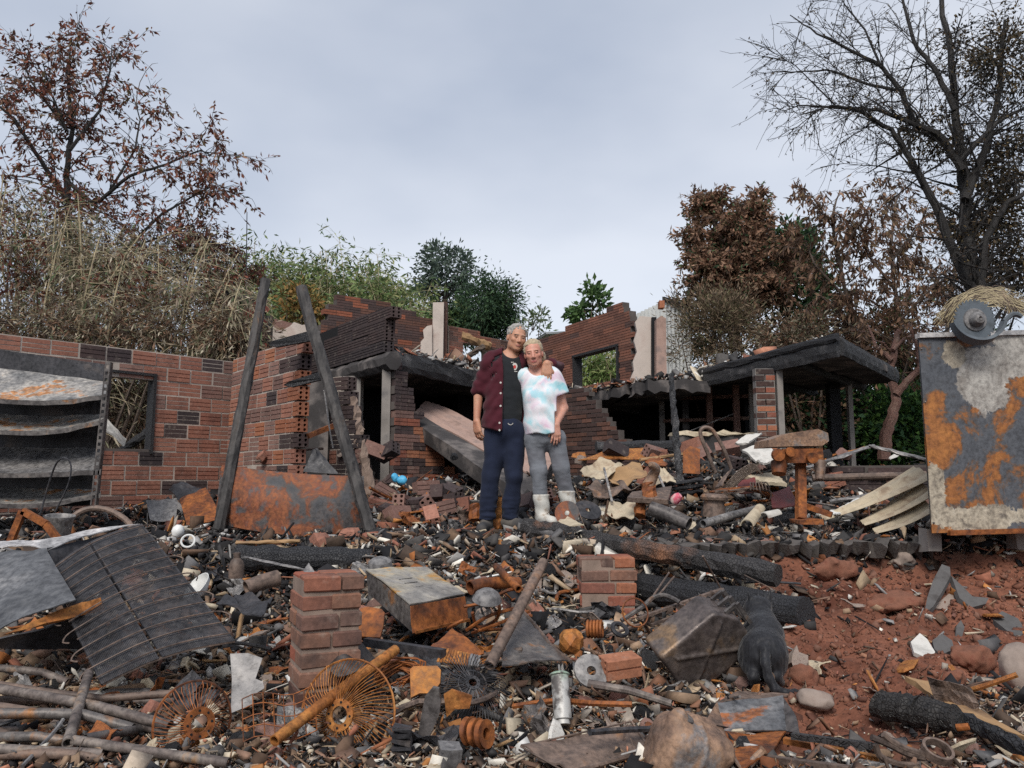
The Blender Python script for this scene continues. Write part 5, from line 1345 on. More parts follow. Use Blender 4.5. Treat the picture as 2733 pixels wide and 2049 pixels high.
def at(zm, x, y, Y): return P(*zm(x, y), Y)
def curve(pts, n=5):
    """smooth line through the points"""
    p = np.array(pts, float); m = len(p); out = []
    for i in range(m - 1):
        a, b, c, d = p[max(i - 1, 0)], p[i], p[i + 1], p[min(i + 2, m - 1)]
        for k in range(n):
            t = k / n; out.append(.5 * (2 * b + (c - a) * t + (2 * a - 5 * b + 4 * c - d) * t * t + (3 * b - a - 3 * c + d) * t ** 3))
    return out + [p[-1]]
def sheet4(name, label, cat, corners, mat, th=.004, amp=.012, n=10, group=None, seed=None):
    mb = MB(); mb.quad(*corners, th=th, n=n, amp=amp, seed=seed if seed is not None else rng.integers(99)); return one(mb, name, label, cat, MAT[mat], group, True)

# ---- shelving at the far left
SY = 6.35
shelf = thing('metal_shelving', 'collapsed metal shelving with sagging rusted shelves in front of the left wall', 'shelving', P(50, 505, SY))
mb = MB(); mb.quad(P(-70, 340, SY + .05), P(104, 364, SY + .05), P(92, 505, SY + .02), P(-70, 512, SY + .02), .006, 12, .01, 1); mb.build('back_panel', MAT['steel_dark'], shelf, True)
for (bk, ft, dy, m) in (([(-70, 362), (30, 372), (106, 382)], [(-70, 393), (45, 401), (109, 394)], .40, 'shelf_metal'), ([(-70, 408), (30, 416), (104, 414)], [(-70, 424), (40, 431), (105, 419)], .40, 'shelf_metal'),
                     ([(-70, 446), (30, 448), (101, 448)], [(-70, 472), (40, 473), (101, 470)], .42, 'steel_grey'), ([(-70, 484), (40, 489), (99, 489)], [(-70, 497), (30, 504), (101, 493)], .40, 'shelf_metal')):
    B = np.array(curve([P(a, b, SY) for a, b in bk], 6)); Fr = np.array(curve([P(a, b, SY - dy) for a, b in ft], 6))
    def fn(u, v, B=B, Fr=Fr):
        i = u * (len(B) - 1); k = min(int(i), len(B) - 2); f = i - k; b = B[k] * (1 - f) + B[k + 1] * f; q = Fr[k] * (1 - f) + Fr[k + 1] * f
        r = b + (q - b) * v; r[2] += -.03 * math.sin(math.pi * v) * math.sin(math.pi * u) + .006 * float(vnoise(np.array([u * 9, v * 5, dy]), 3)); return r
    mb = MB(); mb.sheet(fn, 18, 6, .006); sh_ = mb.build('shelf', MAT[m], shelf, True)
    mb = MB(); mb.sheet(lambda u, v: fn(u, 1.0) + np.array([0, 0, -.034 * v]), 18, 1, .004); mb.build('shelf_lip', MAT['steel_burnt'], sh_)
up = MB(); a, b = P(108, 362, SY - .42), P(93, 505, SY - .42)
ax, ay, az = frame(b - a, (0, -1, 0)); Lu = np.linalg.norm(b - a)
for s in (-.016, .016): up.beam(a + ax * s, b + ax * s, .010, .004, (0, -1, 0))
for k in range(int(Lu / .05)): up.beam(a + az * (k * .05), a + az * (k * .05 + .024), .022, .0036, (0, -1, 0))
up.beam(a + ax * .021 + np.array([0, .018, 0]), b + ax * .021 + np.array([0, .018, 0]), .003, .04, (0, -1, 0)); up.build('upright', MAT['steel_burnt'], shelf)
# loop of wire, pot, rusty trestle, arched tube
mb = MB(); mb.tube(curve([P(40, 516, 5.2), P(47, 490, 5.2), P(56, 464, 5.15), P(65, 458, 5.1), P(71, 466, 5.1), P(68, 485, 5.1), P(55, 512, 5.1)]), .006, 6); one(mb, 'wire_loop', 'tall thin wire loop standing in front of the lowest shelf', 'wire', MAT['steel_dark'])
c = P(58, 538, 4.6); mb = MB(); mb.lathe([(.0, 0), (.055, 0), (.064, .03), (.070, .105), (.080, .12), (.080, .132), (.072, .132), (.064, .11), (.05, .02), (0, .02)], c, (0.1, -.1, 1), 22); one(mb, 'metal_pot', 'grey metal pot with a thick rim behind the crumpled appliance', 'pot', MAT['steel_grey'], None, True)
tr = thing('rusty_trestle', 'rusty bent A shaped frame behind the crumpled white appliance panel', 'frame', P(30, 540, 4.4))
for a, b in (((10, 543), (23, 511)), ((23, 511), (46, 524)), ((46, 524), (60, 542))):
    mb = MB(); mb.beam(P(*a, 4.4), P(*b, 4.4), .03, .035); mb.build('bar', MAT['rust'], tr)
mb = MB(); mb.tube(curve([P(64, 534, 4.7), P(72, 518, 4.75), P(88, 509, 4.8), P(108, 510, 4.8), P(126, 520, 4.75), P(133, 530, 4.7)]), .018, 8); one(mb, 'arched_tube', 'dark rusty tube arched over ash behind the black grille', 'tube', MAT['steel_brown'], None, True)

# ---- crumpled appliance body and black condenser grille
app = thing('crumpled_appliance', 'crumpled white and rust stained appliance body at the left edge', 'appliance', P(30, 640, 3.4))
def panel(parent, name, cs, mat, th=.004, amp=.02, n=12, seed=1): mb = MB(); mb.quad(*cs, th=th, n=n, amp=amp, seed=seed); return mb.build(name, MAT[mat], parent, True)
MAT['enamel_burnt'] = m_metal('enamel_burnt', [(.30, (.14, .14, .145)), (.45, (.42, .42, .43)), (.58, (.60, .585, .58)), (.66, (.40, .22, .12)), (.74, (.50, .47, .45))], 3.6, .5, .1, .5)
MAT['grey_rust'] = m_metal('grey_rust', [(.30, (.045, .047, .052)), (.52, (.13, .135, .145)), (.62, (.20, .20, .205)), (.66, (.36, .12, .035)), (.74, (.16, .14, .13))], 3.4, .5, .2, .6)
panel(app, 'top_panel', [P(-30, 543, 3.75), P(58, 540, 3.95), P(140, 524, 4.0), P(48, 549, 3.62)], 'enamel_burnt', .005, .02, 12, 2)
panel(app, 'side_panel', [P(-30, 556, 3.6), P(46, 549, 3.62), P(76, 600, 3.15), P(-30, 640, 3.05)], 'grey_rust', .005, .02, 12, 3)
panel(app, 'rear_panel', [P(46, 549, 3.63), P(139, 525, 4.0), P(120, 590, 3.9), P(70, 600, 3.6)], 'steel_dark', .005, .012, 10, 4)
panel(app, 'rust_rail', [P(4, 634, 3.02), P(62, 610, 3.2), P(100, 598, 3.3), P(104, 611, 3.3)], 'rust_orange', .012, .006, 8, 5)
panel(app, 'base_panel', [P(-30, 648, 3.0), P(60, 622, 3.2), P(104, 612, 3.45), P(110, 650, 3.5)], 'steel_dark', .006, .01, 8, 6)
gr = thing('condenser_grille', 'black fine slotted condenser grille with serpentine wires leaning against the appliance', 'grille', P(150, 680, 3.1))
gA, gD, gC, gB = P(141, 524, 4.0), P(47, 571, 3.45), P(102, 684, 2.95), P(234, 641, 3.25)
def gp(u, v):
    q = (gD * (1 - u) + gA * u) * (1 - v) + (gC * (1 - u) + gB * u) * v
    return q + np.array([0, -.05, .05]) * math.sin(math.pi * u) * .6
ns = 84; mb = MB()
for i in range(ns):
    u0 = i / ns; w = .0060
    if abs(u0 - .44) < .022: continue
    pts = [gp(u0 + .004, v) for v in np.linspace(0, 1, 7)]
    for k in range(6):
        a, b = pts[k], pts[k + 1]; mb.beam(a, b, .0042, .0016, (0, -1, .6))
o_ = mb.build('slat_mesh', MAT['steel_dark'], gr); tag(o_, kind='stuff')
for v in (0.0, .33, .66, 1.0):
    mb = MB(); mb.tube([gp(u, v) + np.array([0, .006, -.004]) for u in np.linspace(0, 1, 12)], .005, 5); mb.build('cross_bar', MAT['steel_brown'], gr)
for u in (0., .42, .46, 1.):
    mb = MB(); mb.tube([gp(u, v) + np.array([0, .004, -.003]) for v in np.linspace(0, 1, 8)], .006, 5); mb.build('side_rail', MAT['steel_dark'], gr)
nw = 13
for i in range(nw):
    v = (i + .5) / nw; mb = MB()
    path = [gp(u, v) + np.array([0, -.010, .010]) for u in np.linspace(-.02, 1.02, 14)]
    if i < nw - 1:
        e = 1.02 if i % 2 == 0 else -.02; s = 1 if i % 2 == 0 else -1; v2 = (i + 1.5) / nw
        lp = [gp(e + s * .06, v + (v2 - v) * .1), gp(e + s * .10, v + (v2 - v) * .5), gp(e + s * .06, v + (v2 - v) * .9)]
        lp = [q + np.array([0, -.010, .010]) for q in lp]
        path = (path + lp) if s > 0 else (path[::-1] + lp)
    mb.tube(curve(path, 2), .0032, 5); mb.build('serpentine_wire', MAT['steel_brown'], gr)

# ---- pipes lower left
pl = [((0, 985), (460, 1075), .10, 'long dark steel pipe furthest back in the lower left pipe heap'), ((0, 1082), (1180, 1152), .13, 'longest grey blue pipe with an orange stretch across the lower left pipe heap'),
      ((600, 1162), (1265, 1175), .05, 'pale grey pipe just below the longest pipe in the heap'), ((0, 1125), (1160, 1372), .12, 'brown pipe running down to the right through the pipe heap'), ((580, 1212), (1540, 1232), .03, 'thin grey pipe reaching towards the round fan guard'),
      ((0, 1242), (490, 1315), .09, 'pale tan pipe ending at the crossing pipe'), ((0, 1302), (905, 1392), .10, 'dark grey pipe in the middle of the heap'), ((600, 1285), (1172, 1412), .08, 'light brown pipe with its open end beside the round fan guard'),
      ((0, 1402), (470, 1352), .05, 'short brown pipe sloping up under the crossing pipe'), ((0, 1402), (520, 1452), .07, 'reddish brown pipe low in the left part of the heap'), ((580, 1464), (1012, 1382), .07, 'brown pipe sloping up to the right near the open pipe ends'),
      ((0, 1532), (700, 1562), .06, 'grey blue pipe in the lowest row of the heap'), ((500, 1470), (1560, 1625), .07, 'long grey brown pipe running down to the bottom edge of the heap'), ((0, 1572), (700, 1592), .04, 'pale cream pipe lowest in the heap'),
      ((-100, 1460), (520, 1486), .05, 'rust brown pipe under the lower end of the crossing pipe'), ((0, 1352), (440, 1286), .06, 'thin pipe sloping up behind the crossing pipe'), ((650, 1250), (1110, 1285), .04, 'short grey pipe lying between two brown ones right of the crossing pipe'),
      ((0, 1205), (520, 1225), .05, 'dark grey pipe in the shade behind the tan pipe')]
for i, (a, b, lf, lab) in enumerate(pl):
    qa, qb = z3(*a), z3(*b); y0, y1 = GY(*qa, lf), GY(*qb, lf * .6); A, B = P(*qa, y0), P(*qb, y1); d = B - A; mb = MB(); bend = rng.normal(size=3) * .012
    mb.tube([A - d * (.12 if a[0] <= 0 else 0), A + d * .3 + bend * .7, A + d * .6 + bend, B], .0135 + .004 * rng.random(), 10, True, .78)
    one(mb, 'metal_pipe', lab, 'pipe', MAT[['pipe', 'steel_brown', 'steel_burnt', 'pipe'][i % 4]], 'pipes in the lower left heap', True)
A, B = P(*z3(606, 1010), 3.0), P(*z3(462, 1492), 2.42); mb = MB(); mb.tube([A, (A + B) / 2, B], .017, 10, True, .78); one(mb, 'metal_pipe', 'short pipe lying crosswise on top of the lower left pipe heap', 'pipe', MAT['pipe'], 'pipes in the lower left heap', True)
mb = MB(); mb.tube(curve([P(*z3(150, 1650), 2.3), P(*z3(290, 1500), 2.42), P(*z3(380, 1400), 2.5), P(*z3(430, 1330), 2.56)]), .006, 6); one(mb, 'thin_wire', 'thin twisted wire lying over the lowest pipes', 'wire', MAT['steel_grey'])

# ---- brick pillars
def brick_me(mat, L_, Hh, T):
    k = ('brick', mat, L_, Hh, T)
    if k not in _bm:
        b = .006; V = []; 
        for sz in (-1, 1):
            for (ix, iy) in ((-1, -1), (1, -1), (1, 1), (-1, 1)):
                V.append((ix * (L_ / 2 - b), iy * (T / 2 - b), sz * Hh / 2))
            for (ix, iy) in ((-1, -1), (1, -1), (1, 1), (-1, 1)):
                V.append((ix * L_ / 2, iy * T / 2, sz * (Hh / 2 - b)))
        F = [[3, 2, 1, 0], [8, 9, 10, 11]]
        for i in range(4):
            j = (i + 1) % 4; F += [[i, j, 4 + j, 4 + i], [4 + i, 4 + j, 12 + j, 12 + i], [12 + i, 12 + j, 8 + j, 8 + i]]
        _bm[k] = mesh_np('brick', V, F, MAT[mat])
    return _bm[k]
def pillar(label, cen, ang, side, dep, ztop, zbot, ch, mats, top_shift=0):
    T = thing('brick_pillar', label, 'pillar', (cen[0], cen[1], zbot)); n = int(math.ceil((ztop - zbot) / ch)); ca, sa = math.cos(ang), math.sin(ang); bh = ch - .011
    MB().box((cen[0], cen[1], (zbot + ztop) / 2 - .01), (side - .018, dep - .018, ztop - zbot - .02), np.array([[ca, -sa, 0], [sa, ca, 0], [0, 0, 1]])).build('mortar_core', MAT['mortar_brown'], T)
    for k in range(n):
        z = ztop - ch * (k + .5); lay = []
        if k % 2 == 0:
            f = .62; lay = [(-side / 2 * (1 - f), -dep / 4, side * f - .006, dep / 2 - .006), (side / 2 * f, -dep / 4, side * (1 - f) - .006, dep / 2 - .006), (side / 2 * (1 - f), dep / 4, side * f - .006, dep / 2 - .006), (-side / 2 * f, dep / 4, side * (1 - f) - .006, dep / 2 - .006)]
        else: lay = [(-side / 4, 0, side / 2 - .006, dep - .004), (side / 4, 0, side / 2 - .006, dep - .004)]
        for (x, y, lx, ly) in lay:
            sh = top_shift if k == 0 else 0
            x2, y2 = x + sh + rng.normal() * .003, y - sh * .5 + rng.normal() * .003
            m = mats(k); me = brick_me(m, round(lx, 3), bh, round(ly, 3))
            put('brick', me, T, (ca * x2 - sa * y2, sa * x2 + ca * y2, z - zbot + rng.normal() * .001), (rng.normal() * .012, rng.normal() * .012, ang + rng.normal() * .02))
    return T
c0 = P(302, 577, 2.80); pang = R(-26)
MAT['brick_brown'] = m_brick('brick_brown', [(.20, .115, .085), (.24, .12, .08), (.13, .085, .072), (.28, .11, .07)], .85)
pc = np.array([c0[0], c0[1]]) + np.array([math.cos(-pang), math.sin(-pang)]) * .11 + np.array([-math.sin(-pang), math.cos(-pang)]) * .11
pillar('tall brown brick pillar with a sooty foot standing left of the rusty metal cabinet', (pc[0], pc[1]), -pang, .22, .22, P(302, 576, 2.8)[2], .10, .066,
       lambda k: random.choice(['brick_brown', 'brick_brown', 'brick_red', 'brick_brown'] if k < 5 else ['brick_soot', 'brick_brown', 'brick_soot']), .006)
c1 = P(607, 557, 4.75); pillar('short red brick pillar in front of the charred logs', (c1[0], c1[1] + .12), R(3), .335, .24, c1[2], .10, .074, lambda k: random.choice(['brick_red', 'brick_red', 'brick_brown', 'brick_red', 'block_orange']))

# ---- metal cabinet
cab = thing('metal_cabinet', 'tilted metal cabinet with a rust stained top right of the tall brick pillar', 'cabinet', P(412, 630, 3.6))
A, B, C, D = P(366, 570, 4.0), P(427, 568, 4.3), P(465, 596, 3.85), P(410, 606, 3.5)
ext = P(413, 633, 3.46) - D
MAT['cab_top'] = m_metal('cab_top', [(.30, (.16, .155, .15)), (.46, (.33, .31, .28)), (.56, (.40, .36, .28)), (.62, (.52, .27, .06)), (.72, (.45, .20, .05))], 3.2, .5, .2, .3)
mb = MB(); mb.poly([A, D, C, B], ext); mb.build('body', MAT['steel_burnt'], cab)
upv = np.array([0, -.003, .006]); cc = (A + B + C + D) / 4
mb = MB(); mb.quad(A + upv, D + upv, C + upv, B + upv, .006, 8, .006, 4); mb.build('top_panel', MAT['cab_top'], cab, True)
for i in range(5):
    for j in range(3):
        q = D + (C - D) * (.30 + .05 * i) + (A - D) * (.34 + .12 * j) + upv * 1.6
        mb = MB(); mb.beam(q - (C - D) * .018, q + (C - D) * .018, .007, .005); mb.build('vent_slot', MAT['soot_black'], cab)
mb = MB(); e1 = D + ext * .5; mb.beam(D + ext * .98 + (C - D) * .02, C + ext * .98, .02, .012); mb.build('bottom_rail', MAT['rust_orange'], cab)
mb = MB(); mb.quad(D + np.array([0, -.006, 0]), D + ext + np.array([0, -.006, 0]), C + ext + np.array([0, -.006, 0]), C + np.array([0, -.006, 0]), .004, 6, .004, 5); mb.build('front_panel', MAT['rust'], cab, True)

# ---- fan guards
def fan_guard(label, c, axis, r, nw, mat, dome, hub, name='fan_guard', rings=(1.0,), wire=.0016):
    T = thing(name, label, 'fan guard', c); x, y, z = frame(axis); c = np.asarray(c, float)
    for q in rings:
        mb = MB(); mb.torus(c + z * dome * (1 - q ** 2), axis, r * q, .004 if q == 1 else .0025, 40, 5); mb.build('ring', MAT[mat], T, True)
    for i in range(nw):
        an = 2 * math.pi * i / nw; d = x * math.cos(an) + y * math.sin(an); sw = x * -math.sin(an) + y * math.cos(an)
        pts = [c + d * r * t + z * dome * (1 - t ** 2) * (1 + .08 * rng.normal()) + sw * r * .10 * math.sin(t * 3) for t in np.linspace(hub, 1, 6)]
        pts[-1] = pts[-1] + rng.normal(size=3) * .003
        mb = MB(); mb.tube(pts, wire, 3, False); mb.build('wire', MAT[mat], T)
    h0 = c + z * dome * (1 - hub ** 2)
    mb = MB(); mb.lathe([(r * hub * .62, -.004), (r * hub * 1.1, -.004), (r * hub * 1.1, .004), (r * hub * .62, .004), (r * hub * .62, -.004)], h0, axis, 24); hb = mb.build('hub_plate', MAT[mat], T)
    for i in range(8):
        an = 2 * math.pi * i / 8; q = h0 + (x * math.cos(an) + y * math.sin(an)) * r * hub * .86
        mb = MB(); mb.lathe([(0, -.0055), (r * hub * .09, -.0055), (r * hub * .09, .0055), (0, .0055)], q, axis, 8); mb.build('hole', MAT['soot_black'], hb)
    return T
fan_guard('large orange rusted fan guard with a round pierced hub near the bottom', P(347, 715, 2.68), (-.35, -1, .28), .175, 72, 'rust_orange', .05, .26)
fan_guard('dark spidery wire fan guard lying behind the rusty plates', P(470, 690, 2.92), (.25, -.75, .75), .145, 64, 'steel_dark', .05, .17, rings=(.35,))
fan_guard('rusty fan guard seen edge on beside the pipe ends', P(193, 722, 2.62), (.75, -.8, .15), .125, 56, 'rust', .06, .36)
wb = thing('wire_rack', 'thin rusty wire rack leaning in front of the orange fan guard', 'rack', P(285, 745, 2.5))
cs = [P(*z6(-10, 1190), 2.66), P(*z6(480, 1110), 2.70), P(*z6(500, 1420), 2.5), P(*z6(0, 1480), 2.48)]
bil = lambda u, v: (cs[0] * (1 - u) + cs[1] * u) * (1 - v) + (cs[3] * (1 - u) + cs[2] * u) * v + np.array([0, 0, .012 * math.sin(7 * u)])
for i in range(8): mb = MB(); mb.tube([bil(i / 7, v) for v in np.linspace(0, 1, 4)], .0018, 4); mb.build('wire', MAT['rust'], wb)
for i in range(5): mb = MB(); mb.tube([bil(u, i / 4) for u in np.linspace(0, 1, 8)], .0018, 4); mb.build('wire', MAT['rust'], wb)

# ---- scrap in the foreground
def plate(label, pts, Y, mat, th=.006, name='metal_plate', cat='plate', tilt=.0, group=None):
    """flat scrap cut to an outline, leaning back by tilt"""
    y0 = max(p[1] for p in pts); mb = MB(); q = [P(a, b, Y + tilt * (y0 - b) / 40) for a, b in pts]; n = np.cross(q[1] - q[0], q[2] - q[0]); n = n / np.linalg.norm(n); mb.poly(q, n * th); return one(mb, name, label, cat, MAT[mat], group)
Zs = lambda zm, pts: [zm(*p) for p in pts]
plate('upright orange rusted plate right of the wire bundle', Zs(z6, [(1140, 1180), (1135, 985), (1160, 965), (1320, 962), (1345, 990), (1340, 1080), (1290, 1150), (1200, 1150)]), 2.85, 'rust_orange', .02, tilt=.05)
plate('orange rusted bracket plate beside the dark spidery fan guard', Zs(z6, [(1365, 1160), (1420, 1125), (1500, 1150), (1560, 1170), (1540, 1255), (1440, 1260), (1385, 1315)]), 2.74, 'rust_orange', .012, 'metal_bracket', 'bracket')
plate('bone shaped grey and rust lever below the orange plate', Zs(z6, [(1195, 1530), (1190, 1420), (1215, 1290), (1235, 1180), (1290, 1115), (1330, 1125), (1345, 1200), (1335, 1290), (1290, 1400), (1235, 1500)]), 2.58, 'steel_burnt', .03, 'metal_lever', 'lever')
pu = thing('rusty_pulley', 'stack of rusty pulley rings right of the bone shaped lever', 'pulley', P(474, 742, 2.55))
for k in range(3):
    c = P(470 + k * 4, 731 + k * 1.5, 2.56 - .012 * k); mb = MB(); mb.lathe([(.018, -.008), (.043, -.010), (.036, -.002), (.036, .002), (.043, .010), (.018, .008), (.018, -.008)], c + np.array([.010 * k, 0, 0]), (.8, -.5, .2), 22); mb.build('pulley_ring', MAT['rust'], pu, True)
mo = thing('motor_coil', 'dark finned motor block between the fan guard and the lever', 'motor', P(402, 760, 2.48))
for k in range(6):
    mb = MB(); mb.box(P(402, 728 + k * 6.2, 2.5), (.058, .05, .012), np.array(Matrix.Rotation(.12 * (-1) ** k + .05, 3, 'Y')), .003); mb.build('fin', MAT['steel_dark'], mo)
mb = MB(); mb.box(P(402, 744, 2.52), (.045, .045, .1)); mb.build('core', MAT['soot_black'], mo)
mb = MB(); mb.box(P(450, 756, 2.42), (.06, .05, .06), np.array(Euler((.2, .15, .3)).to_matrix()), .004); mb.box(P(450, 747, 2.42), (.066, .055, .008), np.array(Euler((.2, .15, .3)).to_matrix())); one(mb, 'metal_block', 'small grey ridged block at the bottom below the pulley rings', 'block', MAT['steel_grey'])
plate('grey sheet metal piece standing left of the tall brick pillar', Zs(z3, [(1572, 1290), (1580, 1060), (1568, 885), (1690, 880), (1788, 915), (1740, 1055), (1790, 1075), (1800, 1120), (1720, 1170), (1720, 1230)]), 2.85, 'steel_grey', .004, 'sheet_scrap', 'metal sheet', .1)
mb = MB(); A, B = P(*z6(210, 1475), 2.42), P(*z6(1035, 855), 3.02); mb.tube([A, (A + B) / 2 + np.array([0, 0, .004]), B], [.018, .019, .020], 10, True, .75); one(mb, 'rusty_pole', 'long pole with a yellow rusted lower half leaning from the fan guard to the cabinet', 'pole', MAT['rust_orange'], None, True)
mb = MB(); A, B = P(*z6(835, 800), 3.25), P(*z6(1365, 880), 3.05); mb.beam(A, B, .032, .032); mb.box(B + (B - A) / np.linalg.norm(B - A) * .002, (.001, .001, .001)); one(mb, 'square_tube', 'black square tube lying right of the curved metal sheet', 'tube', MAT['steel_dark'])
def cone_sheet():
    mb = MB(); ap = P(*z6(720, 725), 3.0); b0, b1, b2 = P(*z6(575, 900), 2.95), P(*z6(650, 1040), 2.75), P(*z6(890, 930), 3.0)
    C2 = np.array(curve([b0, b1, b2], 8))
    def fn(u, v): i = u * (len(C2) - 1); k = min(int(i), len(C2) - 2); q = C2[k] + (C2[k + 1] - C2[k]) * (i - k); t = ap + (q - ap) * (.12 + .88 * v); return t + np.array([.02 * (u - .5), 0, 0])
    mb.sheet(fn, 16, 8, .004); one(mb, 'curved_sheet', 'curved burnt metal sheet leaning against the tall brick pillar', 'metal sheet', MAT['steel_burnt'], None, True)
cone_sheet()
plate('round cornered rusted plate below the metal cabinet', Zs(z6, [(755, 760), (765, 640), (800, 570), (850, 560), (940, 575), (962, 600), (950, 700), (930, 770)]), 3.3, 'rust', .012, tilt=.15)
sheet4('bent_plate', 'tent shaped rusty plate right of the square tube', 'plate', [at(z6, 1262, 832, 3.15), at(z6, 1420, 712, 3.3), at(z6, 1640, 880, 3.2), at(z6, 1480, 960, 3.05)], 'rust', .006, .01)
lv = thing('louvre_strip', 'yellow ribbed metal strip above the dark spidery fan guard', 'metal strip', at(z6, 1470, 990, 3.05))
for i in range(15):
    u = i / 14; a = at(z6, 1325 + 270 * u, 935 + 30 * u, 3.02); b = at(z6, 1360 + 250 * u, 840 + 55 * u, 3.12); mb = MB(); mb.beam(a, b, .009, .004); mb.build('rib', MAT['rust_orange'] if i < 11 else MAT['steel_grey'], lv)
wbn = thing('wire_bundle', 'tangle of brown wires between the curved sheet and the orange plate', 'wire', at(z6, 1050, 1100, 3.0))
for i in range(26):
    k = rng.random(); a = at(z6, 880 + 60 * rng.random(), 1000 + 110 * k, 2.98); b = at(z6, 1030 + 40 * rng.normal(), 910 + 90 * k, 3.05); c = at(z6, 1190 + 30 * rng.normal(), 930 + 130 * k, 3.0); d = at(z6, 1120 + 60 * rng.normal(), 1050 + 60 * rng.random(), 2.92)
    mb = MB(); mb.tube(curve([a, b, c, d], 4), .003, 4, False); mb.build('strand', MAT['rust'], wbn)
hs = thing('rusty_hoses', 'looped rusty cables right of the metal cabinet', 'cable', at(z6, 1680, 700, 3.6))
for pts in ([(1520, 720), (1640, 640), (1740, 600), (1900, 560)], [(1560, 740), (1700, 690), (1800, 650), (1950, 590)], [(1500, 560), (1640, 530), (1800, 450), (1900, 440)], [(1560, 600), (1600, 700), (1720, 650), (1745, 560), (1720, 490), (1690, 500)], [(1500, 650), (1420, 690), (1370, 720), (1330, 730)], [(1600, 720), (1850, 700), (1960, 620)]):
    mb = MB(); mb.tube(curve([at(z6, a, b, 3.62 + .1 * rng.random()) for a, b in pts], 5), .008, 6); mb.build('cable', MAT['rust'], hs, True)
mb = MB(); mb.tube([at(z6, 1545, 430, 3.75), at(z6, 1640, 405, 3.8), at(z6, 1800, 395, 3.85), at(z6, 1870, 400, 3.9)], [.035, .030, .030, .03], 12, True, .8); one(mb, 'stove_pipe', 'orange rusted stub of pipe behind the metal bowl', 'pipe', MAT['rust'], None, True)
mb = MB(); mb.lathe([(.0, .052), (.03, .048), (.055, .03), (.068, 0), (.064, 0), (.05, .026), (0, .044)], at(z6, 1660, 515, 3.6), (.1, -.3, 1), 20); one(mb, 'metal_bowl', 'upturned dull metal bowl between cabinet and leaning pipe', 'bowl', MAT['steel_grey'], None, True)
mb = MB(); A, B = at(r1, 385, 255, 3.55), at(r1, 15, 965, 3.02); mb.tube([A, (A + B) / 2, B], .0225, 12, True, .8); one(mb, 'leaning_pipe', 'dark rusty pipe leaning up to the right in the middle of the foreground', 'pipe', MAT['steel_brown'], None, True)
mb = MB(); A, B = at(r1, 60, 285, 3.9), at(r1, 215, 440, 3.6); mb.tube([A, B], .018, 9, True, .7); one(mb, 'short_pipe', 'short burnt pipe crossing behind the leaning pipe', 'pipe', MAT['rust'], None, True)
sheet4('bent_sheet', 'large bent sheet of burnt metal under the leaning pipe', 'metal sheet', [at(r1, 120, 760, 3.35), at(r1, 255, 600, 3.65), at(r1, 570, 935, 3.2), at(r1, 100, 960, 3.05)], 'steel_burnt', .006, .02)
mb = MB(); mb.tube(curve([at(r1, 245, 595, 3.64), at(r1, 340, 700, 3.5), at(r1, 440, 830, 3.33), at(r1, 572, 935, 3.19)], 5), .008, 6); one(mb, 'metal_rod', 'thin bent rod along the edge of the large bent sheet', 'rod', MAT['steel_brown'], None, True)
mb = MB(); mb.lathe([(0, -.045), (.030, -.045), (.054, -.012), (.054, .016), (.030, .05), (0, .05)], at(r1, 570, 800, 3.35), (.55, -.4, .75), 7); one(mb, 'orange_can', 'squat orange rusted can right of the large bent sheet', 'can', MAT['rust_orange'])
mb = MB()
for k in range(5): mb.torus(at(r1, 690 + k * 22, 712, 3.5), (1, -.25, .05), .034, .007, 20, 6)
one(mb, 'spring_coil', 'small rusty coil above the orange can', 'coil', MAT['rust'], None, True)
mb = MB(); mb.torus(at(r1, 905, 715, 3.5), (.3, -.6, .8), .034, .010, 20, 7); one(mb, 'black_ring', 'small black ring at the foot of the rack frame', 'ring', MAT['steel_dark'], None, True)
t = NT('cartridge'); tcn = t.n('ShaderNodeTexCoord'); sp = t.n('ShaderNodeSeparateXYZ'); t.l(tcn.outputs['Object'], sp.inputs[0])
cg = t.mix(t.g(sp.outputs['Z'], .13, .19), (.42, .41, .39), (.16, .36, .20)); cg = t.mix(t.g(t.noise(14, 5, .6), .5, .6), cg, (.10, .09, .085)); MAT['cartridge'] = t.fin(cg, .5, .2, t.noise(60), .4, .003)
ca_ = thing('gas_cartridge', 'upright whitish metal cylinder with a green top in the foreground', 'cylinder', at(r1, 520, 1365, 2.75))
ax_ = at(r1, 492, 1010, 2.83) - at(r1, 520, 1365, 2.75); Lc = np.linalg.norm(ax_)
mb = MB(); mb.lathe([(0, 0), (.024, 0), (.024, Lc * .08), (.031, Lc * .10), (.031, Lc * .93), (.036, Lc * .95), (.036, Lc * .97), (.028, Lc), (.012, Lc * 1.01), (0, Lc * 1.01)], at(r1, 520, 1365, 2.75), ax_, 20); mb.build('tank', MAT['cartridge'], ca_, True)
mb = MB(); mb.tube([at(r1, 492, 1010, 2.83), at(r1, 490, 955, 2.84)], .004, 6); mb.build('tip', MAT['steel_grey'], ca_)
mb = MB(); mb.lathe([(.018, -.006), (.066, -.006), (.066, .006), (.018, .006), (.018, -.006)], at(r1, 710, 1000, 3.02), (.15, -.75, .6), 26); one(mb, 'grinding_disc', 'pale grey disc with a centre hole beside the hollow orange brick', 'disc', MAT['steel_grey'], None, True)
hb = block_mesh('hollow_brick', MAT['block_orange'], .145, .07, .08, 1, -1); o = put('hollow_brick', hb, None, tuple(at(r1, 905, 962, 3.05)), (.15, -.05, R(20))); tag(o, 'orange hollow brick with holes in its end beside the grinding disc', 'brick')
mb = MB(); A, B = at(r1, 690, 1085, 2.95), at(r1, 1255, 1222, 2.85); mb.tube([A, (A * .5 + B * .5) + np.array([0, 0, .01]), B], [.016, .014, .013], 9, True, .7); one(mb, 'metal_pipe', 'thin rusty pipe lying below the hollow orange brick', 'pipe', MAT['pipe'], None, True)
